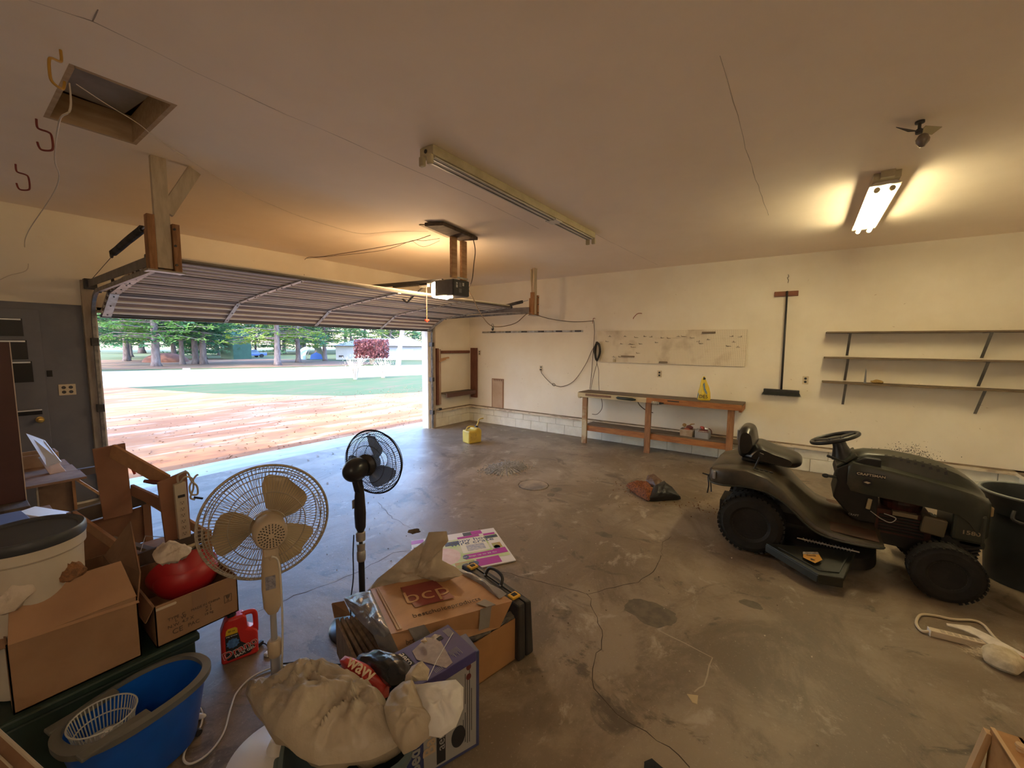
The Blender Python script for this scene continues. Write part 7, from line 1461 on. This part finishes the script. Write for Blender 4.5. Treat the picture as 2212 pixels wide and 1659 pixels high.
for p in ((-5.226, 0.712, 0), (-5.212, 0.2295, 0), (-4.540, -0.2279, 0), (-4.377, -0.4048, 2.22e-16), (-4.908, -0.6588, 0), (-5.076, -0.7347, 0), (-4.481, -1.524, 0), (-4.067, -0.3385, -2.22e-16), (-5.652, -1.517, 0), (-5.872, -1.933, 0), (-4.186, 0.2468, 0), (-3.834, -0.2128, 0), (-3.625, -0.2578, 0), (-5.067, -0.2915, 0), (-1.344, -0.5444, 0), (-5.004, -0.04519, -2.22e-16), (-4.471, -0.7489, 0), (-0.9964, -0.6965, 2.22e-16)):
    leaf(p[0] + random.uniform(-.03, .03), p[1], random.uniform(.016, .032), random.choice(LFM))
# ================= outdoors =================
def ground_mat(name, cols, rough=.95):
    return mat(name, cols[0], cols[1], rough=rough, scale=.9, stretch=(.35, 1.4, 1), c3=cols[2], scale3=1.7, lo3=.50, hi3=.64, detail=10, bump=.2, bscale=8)
GB = ground_mat('lawn', ((.030, .068, .016), (.046, .070, .018), (.080, .064, .026)))
GN = ground_mat('pine_needle_drive', ((.23, .085, .025), (.32, .15, .055), (.38, .26, .16)))
GR = mat('sandy_road', (.42, .38, .33), (.36, .325, .28), rough=.95, scale=1.5)
GF = ground_mat('forest_floor', ((.14, .062, .038), (.16, .10, .062), (.10, .115, .05)))
struct(MB().bb(-60, 110, .74, 120, -.30, -.10).build('lawn', GB))
def patch(pts, z, m, nm): return struct(MB().slab([(x, y, z) for x, y in pts], (0, 0, -.02)).build(nm, m))
patch([(-14, .74), (9, .74), (9, 4.5), (5.0, 5.0), (1.0, 7.0), (-1.5, 11.0), (-3.0, 16.4), (-14, 18.5)], -.085, GN, 'needle_driveway')
patch([(-30, 23.5), (-3.5, 16.4), (10, 12.6), (40, 3.5), (60, 3.5), (36, 14.5), (21, 20.6), (7.5, 25.2), (-2, 29), (-30, 40)], -.080, GR, 'sandy_road')
patch([(-30, 41.5), (-1.5, 31.2), (8, 27.0), (14, 24.8), (18, 26.5), (16, 40), (14, 46), (-30, 60)], -.078, GF, 'needle_bed')
# loose leaves on the driveway, uncountable
random.seed(23); lv = MB()
for k in range(1500):
    y = .80 + 7.5 * random.random() ** 1.6; x = random.uniform(-9, 5); s = random.uniform(.012, .035); R = R3((random.uniform(-.5, .5), random.uniform(-.5, .5), random.uniform(0, 6))); c = Vector((x, y, -.078))
    lv.add([c + R @ Vector(v) for v in ((-s, 0, 0), (0, -s * .5, .3 * s), (s, 0, 0), (0, s * .5, .3 * s))], [(0, 1, 2, 3)])
tag(stuff(lv.build('fallen_leaves', mat('fallen_leaf', (.16, .07, .03), (.30, .16, .09), rough=.9, scale=2))), 'fallen leaves and needles scattered over the driveway', 'leaves')
# pines
BARK = mat('pine_bark', (.085, .07, .07), (.15, .13, .135), rough=.9, scale=3, stretch=(2, 2, .6), bump=.5, bscale=12)
NEED = [mat('needles_fresh', (.10, .24, .05), (.16, .30, .06), rough=.7, scale=.8, transl=.45), mat('needles_blue', (.05, .17, .08), (.09, .22, .10), rough=.7, scale=.8, transl=.45), mat('needles_yellow', (.20, .28, .04), (.13, .25, .05), rough=.7, scale=.8, transl=.45)]
def pine_parts(seed, h, r0, zlow, Rm, m, nb=7, dens=26, gap=.9):
    random.seed(seed)
    P = [Vector((.12 * r0 * math.sin(i * 1.3), .12 * r0 * math.cos(i * 1.7), h * i / 8)) for i in range(9)]
    trunk = MB().tube([Vector((0, 0, -.02))] + [P[0] + Vector((0, 0, .35))] + P[1:], [r0 * 1.5, r0 * 1.08] + [r0 * (1 - .105 * i) for i in range(1, 9)], n=14)
    fo = MB(); bo = MB(); z = zlow
    while z < h - .3:
        R = Rm * min(1, (h - z) / (h * .55)) + .2
        for k in range(nb):
            a = random.uniform(0, 2 * PI); L = R * random.uniform(.7, 1.1); d = Vector((math.cos(a), math.sin(a), 0)); dr = random.uniform(-.16, .05); s = Vector((-d.y, d.x, 0))
            z0 = z + random.uniform(-.3, .3)
            bo.tube([Vector((0, 0, z0)), d * L * .5 + Vector((0, 0, z0 + .1)), d * L + Vector((0, 0, z0 + dr * L))], [.045, .03, .01], n=4, cap=False)
            for j in range(dens):
                q = random.uniform(.22, 1.05); wd = .55 * L * .32 * math.sin(PI * min(1, q * .9)) + .12
                c = d * L * q + s * random.uniform(-wd, wd) + Vector((0, 0, z0 + dr * L * q * q + random.uniform(-.10, .14)))
                R_ = R3((random.uniform(-.5, .5), random.uniform(-.5, .5), random.uniform(0, 6))); l_ = random.uniform(.16, .34)
                for q2 in range(3):
                    aa = q2 * 2.1; u = R_ @ Vector((math.cos(aa), math.sin(aa), 0)); w_ = R_ @ Vector((-math.sin(aa), math.cos(aa), .25))
                    fo.add([c, c + u * l_ * .6 + w_ * .06, c + u * l_, c + u * l_ * .6 - w_ * .06], [(0, 1, 2, 3)])
        z += gap
    return trunk, bo, fo
PROTO = {}
def pine(kind, x, y, sc_, rz, label, grp):
    if kind not in PROTO:
        args = {'big': (1, 15, .26, 2.3, 4.6, NEED[0], 9, 30, .8), 'slim': (2, 13, .17, 2.2, 3.0, NEED[1], 8, 28, .75), 'yellow': (3, 14, .24, 2.2, 4.2, NEED[2], 9, 30, .8), 'low': (4, 9, .20, .9, 3.2, NEED[1], 8, 34, .55), 'far': (5, 16, .26, 2.6, 3.6, NEED[0], 9, 24, .8)}[kind]
        tr, bo, fo = pine_parts(*args); t = thing('pine_tree', label, 'tree', (x, y, -.09), rz, grp)
        tr.build('trunk', BARK, t, smooth=True, world=False); stuff(bo.build('branches', BARK, t, world=False)); stuff(fo.build('foliage', args[5], t, world=False))
        t.scale = (sc_,) * 3; PROTO[kind] = t; return t
    t = copytree(PROTO[kind]); t.location = (x, y, -.09); t.rotation_euler = (0, 0, rz); t.scale = (sc_,) * 3; t['label'] = label
    if grp: t['group'] = grp
    elif 'group' in t: del t['group']
    return t
pine('big', 2.3, 33.3, 1.0, .3, 'thick pale-barked pine with the widest trunk at the left of the view', None)
pine('yellow', 8.93, 28.7, .95, 1.2, 'pine with a flaring base in the middle of the view through the door', None)
pine('slim', 4.44, 35.2, 1.0, 2.0, 'slimmer pine just right of the thick pale pine', None)
pine('slim', 5.35, 35.3, 1.25, 4.0, 'left trunk of the close pair of pines', None)
pine('slim', 5.75, 34.7, 1.35, 1.0, 'right trunk of the close pair of pines', None)
pine('slim', 12.94, 33.3, 1.2, 5.0, 'pine standing just left of the tarp shelter', None)
pine('yellow', 16.43, 34.6, .8, 2.5, 'pine standing just right of the tarp shelter', None)
pine('slim', .3, 41.5, 1.2, .8, 'slim dark pine left of the thick pale pine', None)
pine('slim', -1.0, 36.5, .8, 2.8, 'thin pine nearest the left door jamb', None)
random.seed(31)
grove = 'pines of the grove behind the front row'
for k in range(26):
    px = random.random(); y = random.uniform(42, 72); x = -6.2 + (y + 6.4) * (.20 + .62 * px) - 1.5
    kd = random.choice(['slim', 'far', 'far', 'big', 'low', 'yellow'])
    if 13.5 < x < 34 and y < 55: y += 16; 
    pine(kd, x, y, random.uniform(.8, 1.15), random.uniform(0, 6), 'pine in the grove behind the front row of trees', grove)
far = 'dense trees closing the horizon'
for k in range(16):
    y = random.uniform(74, 96); x = -6.2 + (y + 6.4) * (.12 + .95 * (k + .5) / 16)
    pine('low' if k % 2 else 'far', x, y, random.uniform(1.5, 2.0), random.uniform(0, 6), 'dense tree at the far edge of the grounds', far)
# trees left of the view that cast the dappled shade
for i, (x, y) in enumerate(((-13, 3.5), (-17, 8.5), (-14, 13.5), (-20, 2.0), (-9, 21), (-15, 25), (-6, 30))):
    pine(['big', 'yellow', 'far'][i % 3], x, y, .9, i * 1.1, 'pine standing left of the driveway outside the view', 'shade pines left of the driveway')
# bright leaning trunk, red maple shrub, bare shrubs
t = thing('birch_tree', 'pale leaning bare trunk in front of the house', 'tree', (15.4, 21.6, -.09))
MB().tube([(15.4, 21.6, -.1), (15.55, 21.5, 1.5), (15.8, 21.4, 3.2), (16.1, 21.3, 6), (16.4, 21.2, 10)], [.24, .19, .17, .14, .06], n=12).build('trunk', mat('white_bark', (.42, .39, .35), (.30, .27, .24), rough=.8, scale=6), t, smooth=True)
random.seed(5); br = MB()
for k in range(16):
    z = random.uniform(1.6, 6); a = random.uniform(0, 6.28); L = random.uniform(.6, 1.8); p = Vector((15.5 + z * .09, 21.5, z)); br.tube([p, p + Vector((math.cos(a) * L, math.sin(a) * L * .6, L * .5))], [.03, .008], n=4)
stuff(br.build('branches', MATS['white_bark'], t))
def shrub(name, label, x, y, w, h, m, twig, n=900, s=.09, stems=12):
    t = thing(name, label, 'shrub', (x, y, -.09)); random.seed(int(x * 10)); st_ = MB(); fo = MB()
    for k in range(stems):
        a = 2 * PI * k / stems + random.uniform(-.2, .2); q = random.uniform(.3, .9); e_ = Vector((x + math.cos(a) * w * q, y + math.sin(a) * w * q, h * random.uniform(.7, 1)))
        m_ = Vector((x + math.cos(a) * w * q * .35, y + math.sin(a) * w * q * .35, h * .4)); b0 = Vector((x + math.cos(a) * .08, y + math.sin(a) * .08, -.09)); st_.tube([b0, m_, e_], [.03 * (1 if h > 2 else .6), .018, .006], n=5)
        for j in range(3): st_.tube([m_.lerp(e_, .3 * j), m_.lerp(e_, .3 * j) + Vector((random.uniform(-.3, .3), random.uniform(-.3, .3), random.uniform(.1, .45))) * (w * .8)], [.01, .004], n=4)
    for k in range(n):
        a = random.uniform(0, 6.28); q = random.random() ** .5; z = h * random.uniform(.25, 1.05); R_ = R3((random.uniform(0, 6), random.uniform(0, 6), 0)); c = Vector((x + math.cos(a) * w * q, y + math.sin(a) * w * q, z))
        fo.add([c + R_ @ Vector(v) * s for v in ((-1, 0, 0), (0, -.6, 0), (1, 0, 0), (0, .6, 0))], [(0, 1, 2, 3)])
    st_.build('stems', twig, t); 
    if n: stuff(fo.build('leaves', m, t))
TW = mat('twig', (.42, .36, .28), rough=.9)
shrub('red_shrub', 'dark red leafy shrub in front of the white house', 15.54, 25.4, 1.5, 2.05, mat('maroon_leaf', (.11, .028, .03), (.16, .055, .05), rough=.7, scale=2, transl=.3), TW, 1800, .13)
shrub('bare_shrub', 'bare twiggy shrub on the lawn, left of the pair', 5.4, 12.7, .75, 1.15, mat('pale_yellow_leaf', (.60, .55, .34), rough=.8), TW, 110, .03, 22)
shrub('bare_shrub', 'bare twiggy shrub on the lawn, right of the pair', 7.0, 12.5, .6, .95, MATS['pale_yellow_leaf'], TW, 110, .03, 18)
# green conifer hedge mound, dirt mound
t = tag(MB().ell((5.0, 41.5, -.1), (1.7, 1.5, .85), n=28, m=14).build('earth_mound', mat('red_earth', (.14, .065, .045), (.11, .05, .035), rough=.95, scale=2, bump=.4), smooth=True), 'low mound of reddish earth between the pines', 'mound')
t = thing('garden_shed', 'teal green shed behind the pines', 'shed', (11.3, 46, -.09)); TEAL = mat('teal_siding', (.02, .085, .06), (.015, .07, .05), rough=.6, scale=3)
MB().bb(11.6, 13.4, 44.5, 48, -.1, 2.4).build('wall', TEAL, t); MB().prism([(-1.1, 2.4), (1.1, 2.4), (0, 3.2)], (12.5, 44.3, 0), (1, 0, 0), (0, 0, 1), (0, 3.9, 0)).build('roof', TEAL, t)
# tarp shelter
t = thing('tarp_shelter', 'rounded white and blue tarp shelter beyond the pines', 'shelter', (18.0, 40.0, -.09)); secs = []
for k, yy in enumerate((39.2, 39.8, 40.4, 41.2)):
    secs.append([Vector((18.0 + 1.25 * math.cos(a) + .05 * k, yy, -.09 + 1.45 * math.sin(a) ** .8)) for a in [PI * j / 16 for j in range(17)]])
MB().loft(secs, closed=False, cap=False).build('tarp', mat('white_tarp', (.42, .44, .46), (.10, .22, .42), rough=.4, scale=1.3, stretch=(1.6, .3, .3), lo=.52, hi=.6), t, smooth=True)
MB().prism([(-.75, 0), (.75, 0), (.6, .55), (0, .8), (-.6, .55)], (18.0, 39.15, -.08), (1, 0, 0), (0, 0, 1), (0, .04, 0)).build('opening', mat('blue_tarp', (.04, .12, .38), rough=.4), t)
for x_ in (16.8, 19.2): MB().tube([(x_, 39.2, -.1), (x_ * .5 + 9.0, 39.2, 1.35)], .03, n=6).build('pole', METAL, t)
# white house
t = thing('house', 'white single-storey house with a grey hipped roof beyond the road', 'house', (24, 36, -.09))
HW = mat('house_siding', (.42, .42, .40), (.38, .38, .36), rough=.7, scale=2); RFm = mat('pale_shingles', (.24, .24, .26), (.19, .19, .21), rough=.85, scale=8); GLS = mat('window_glass', (.05, .07, .09), rough=.1)
# front line runs obliquely across the view
O_ = Vector((19.0, 37.0, -.09)); hu = Vector((.80, -.60, 0)); hv = Vector((.60, .80, 0))
def hb(a0, a1, b0, b1, z0, z1, nm, m): 
    P = [O_ + hu * a + hv * b_ for a, b_ in ((a0, b0), (a1, b0), (a1, b1), (a0, b1))]; return MB().hexa([p + Vector((0, 0, z0)) for p in P] + [p + Vector((0, 0, z1)) for p in P]).build(nm, m, t)
def hroof(a0, a1, b0, b1, z0, z1, m=RFm):
    P = [O_ + hu * a + hv * b_ + Vector((0, 0, z0)) for a, b_ in ((a0, b0), (a1, b0), (a1, b1), (a0, b1))]; mb0 = (b0 + b1) / 2; iw = (b1 - b0) * .42
    Q = [O_ + hu * (a0 + iw) + hv * mb0 + Vector((0, 0, z1)), O_ + hu * (a1 - iw) + hv * mb0 + Vector((0, 0, z1))]
    return MB().add(P + Q, [(0, 1, 5, 4), (1, 2, 5), (2, 3, 4, 5), (3, 0, 4), (0, 3, 2, 1)]).build('roof', m, t)
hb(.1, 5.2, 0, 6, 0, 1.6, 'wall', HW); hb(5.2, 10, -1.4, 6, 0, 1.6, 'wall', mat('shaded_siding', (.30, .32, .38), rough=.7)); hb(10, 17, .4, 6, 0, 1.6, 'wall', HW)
hroof(-.2, 10.4, -.5, 6.5, 1.6, 2.5); hroof(4.6, 10.6, -2.0, 4, 1.63, 2.7); hroof(9.5, 17.6, -.2, 6.5, 1.61, 2.8)
for a_ in (2.0, 2.75): f = hb(a_, a_ + .55, -.06, 0, .8, 1.25, 'window', WHITE); hb(a_ + .06, a_ + .49, -.07, -.055, .84, 1.21, 'pane', GLS).parent = f
f = hb(12, 14, .30, .4, .5, 1.2, 'window', WHITE); hb(12.1, 13.9, .28, .31, .55, 1.15, 'pane', GLS).parent = f
hb(6.6, 8.6, -1.48, -1.4, .02, 1.3, 'garage_door', mat('blue_door', (.30, .36, .55), rough=.6)); hb(.4, .9, -.05, 0, .3, .5, 'vent', DMETAL)
t = thing('mailbox', 'small white box standing at the edge of the sandy road', 'mailbox', (.68, 21.3, -.09))
MB().bb(.55, .83, 21.2, 21.45, .08, .33).build('box', WHITE, t, bevel=.02); MB().bb(.65, .73, 21.28, 21.36, -.09, .1).build('post', PALEW, t)
t = thing('pickup_truck', 'blue vehicle parked far behind the pines', 'car', (15.5, 50, -.09), .1); t.scale = (.7, .7, .6)
def tb_(mb, n_, m): return mb.build(n_, m, t, world=False)
tb_(MB().loft([[Vector((x, y_, z)) for y_, z in ((-.85, .4), (-.88, .8), (-.85, 1.0), (.85, 1.0), (.88, .8), (.85, .4))] for x in (-2.5, -2.4, 2.3, 2.45)]), 'body', mat('car_blue', (.10, .16, .35), rough=.3)); tb_(MB().loft([[Vector((x, y_, z)) for y_, z in ((-.8, 1.0), (-.65, h), (.65, h), (.8, 1.0))] for x, h in ((-.9, 1.02), (-.5, 1.6), (.7, 1.6), (1.3, 1.02))]), 'cabin', GLS)
for x_ in (-1.6, 1.5):
    for y_ in (-.85, .85): tb_(MB().lathe([(.0, -.1), (.36, -.1), (.36, .1), (0, .1)], (x_, y_, .36), R3((PI / 2, 0, 0)), n=20), 'wheel', RUBBER)
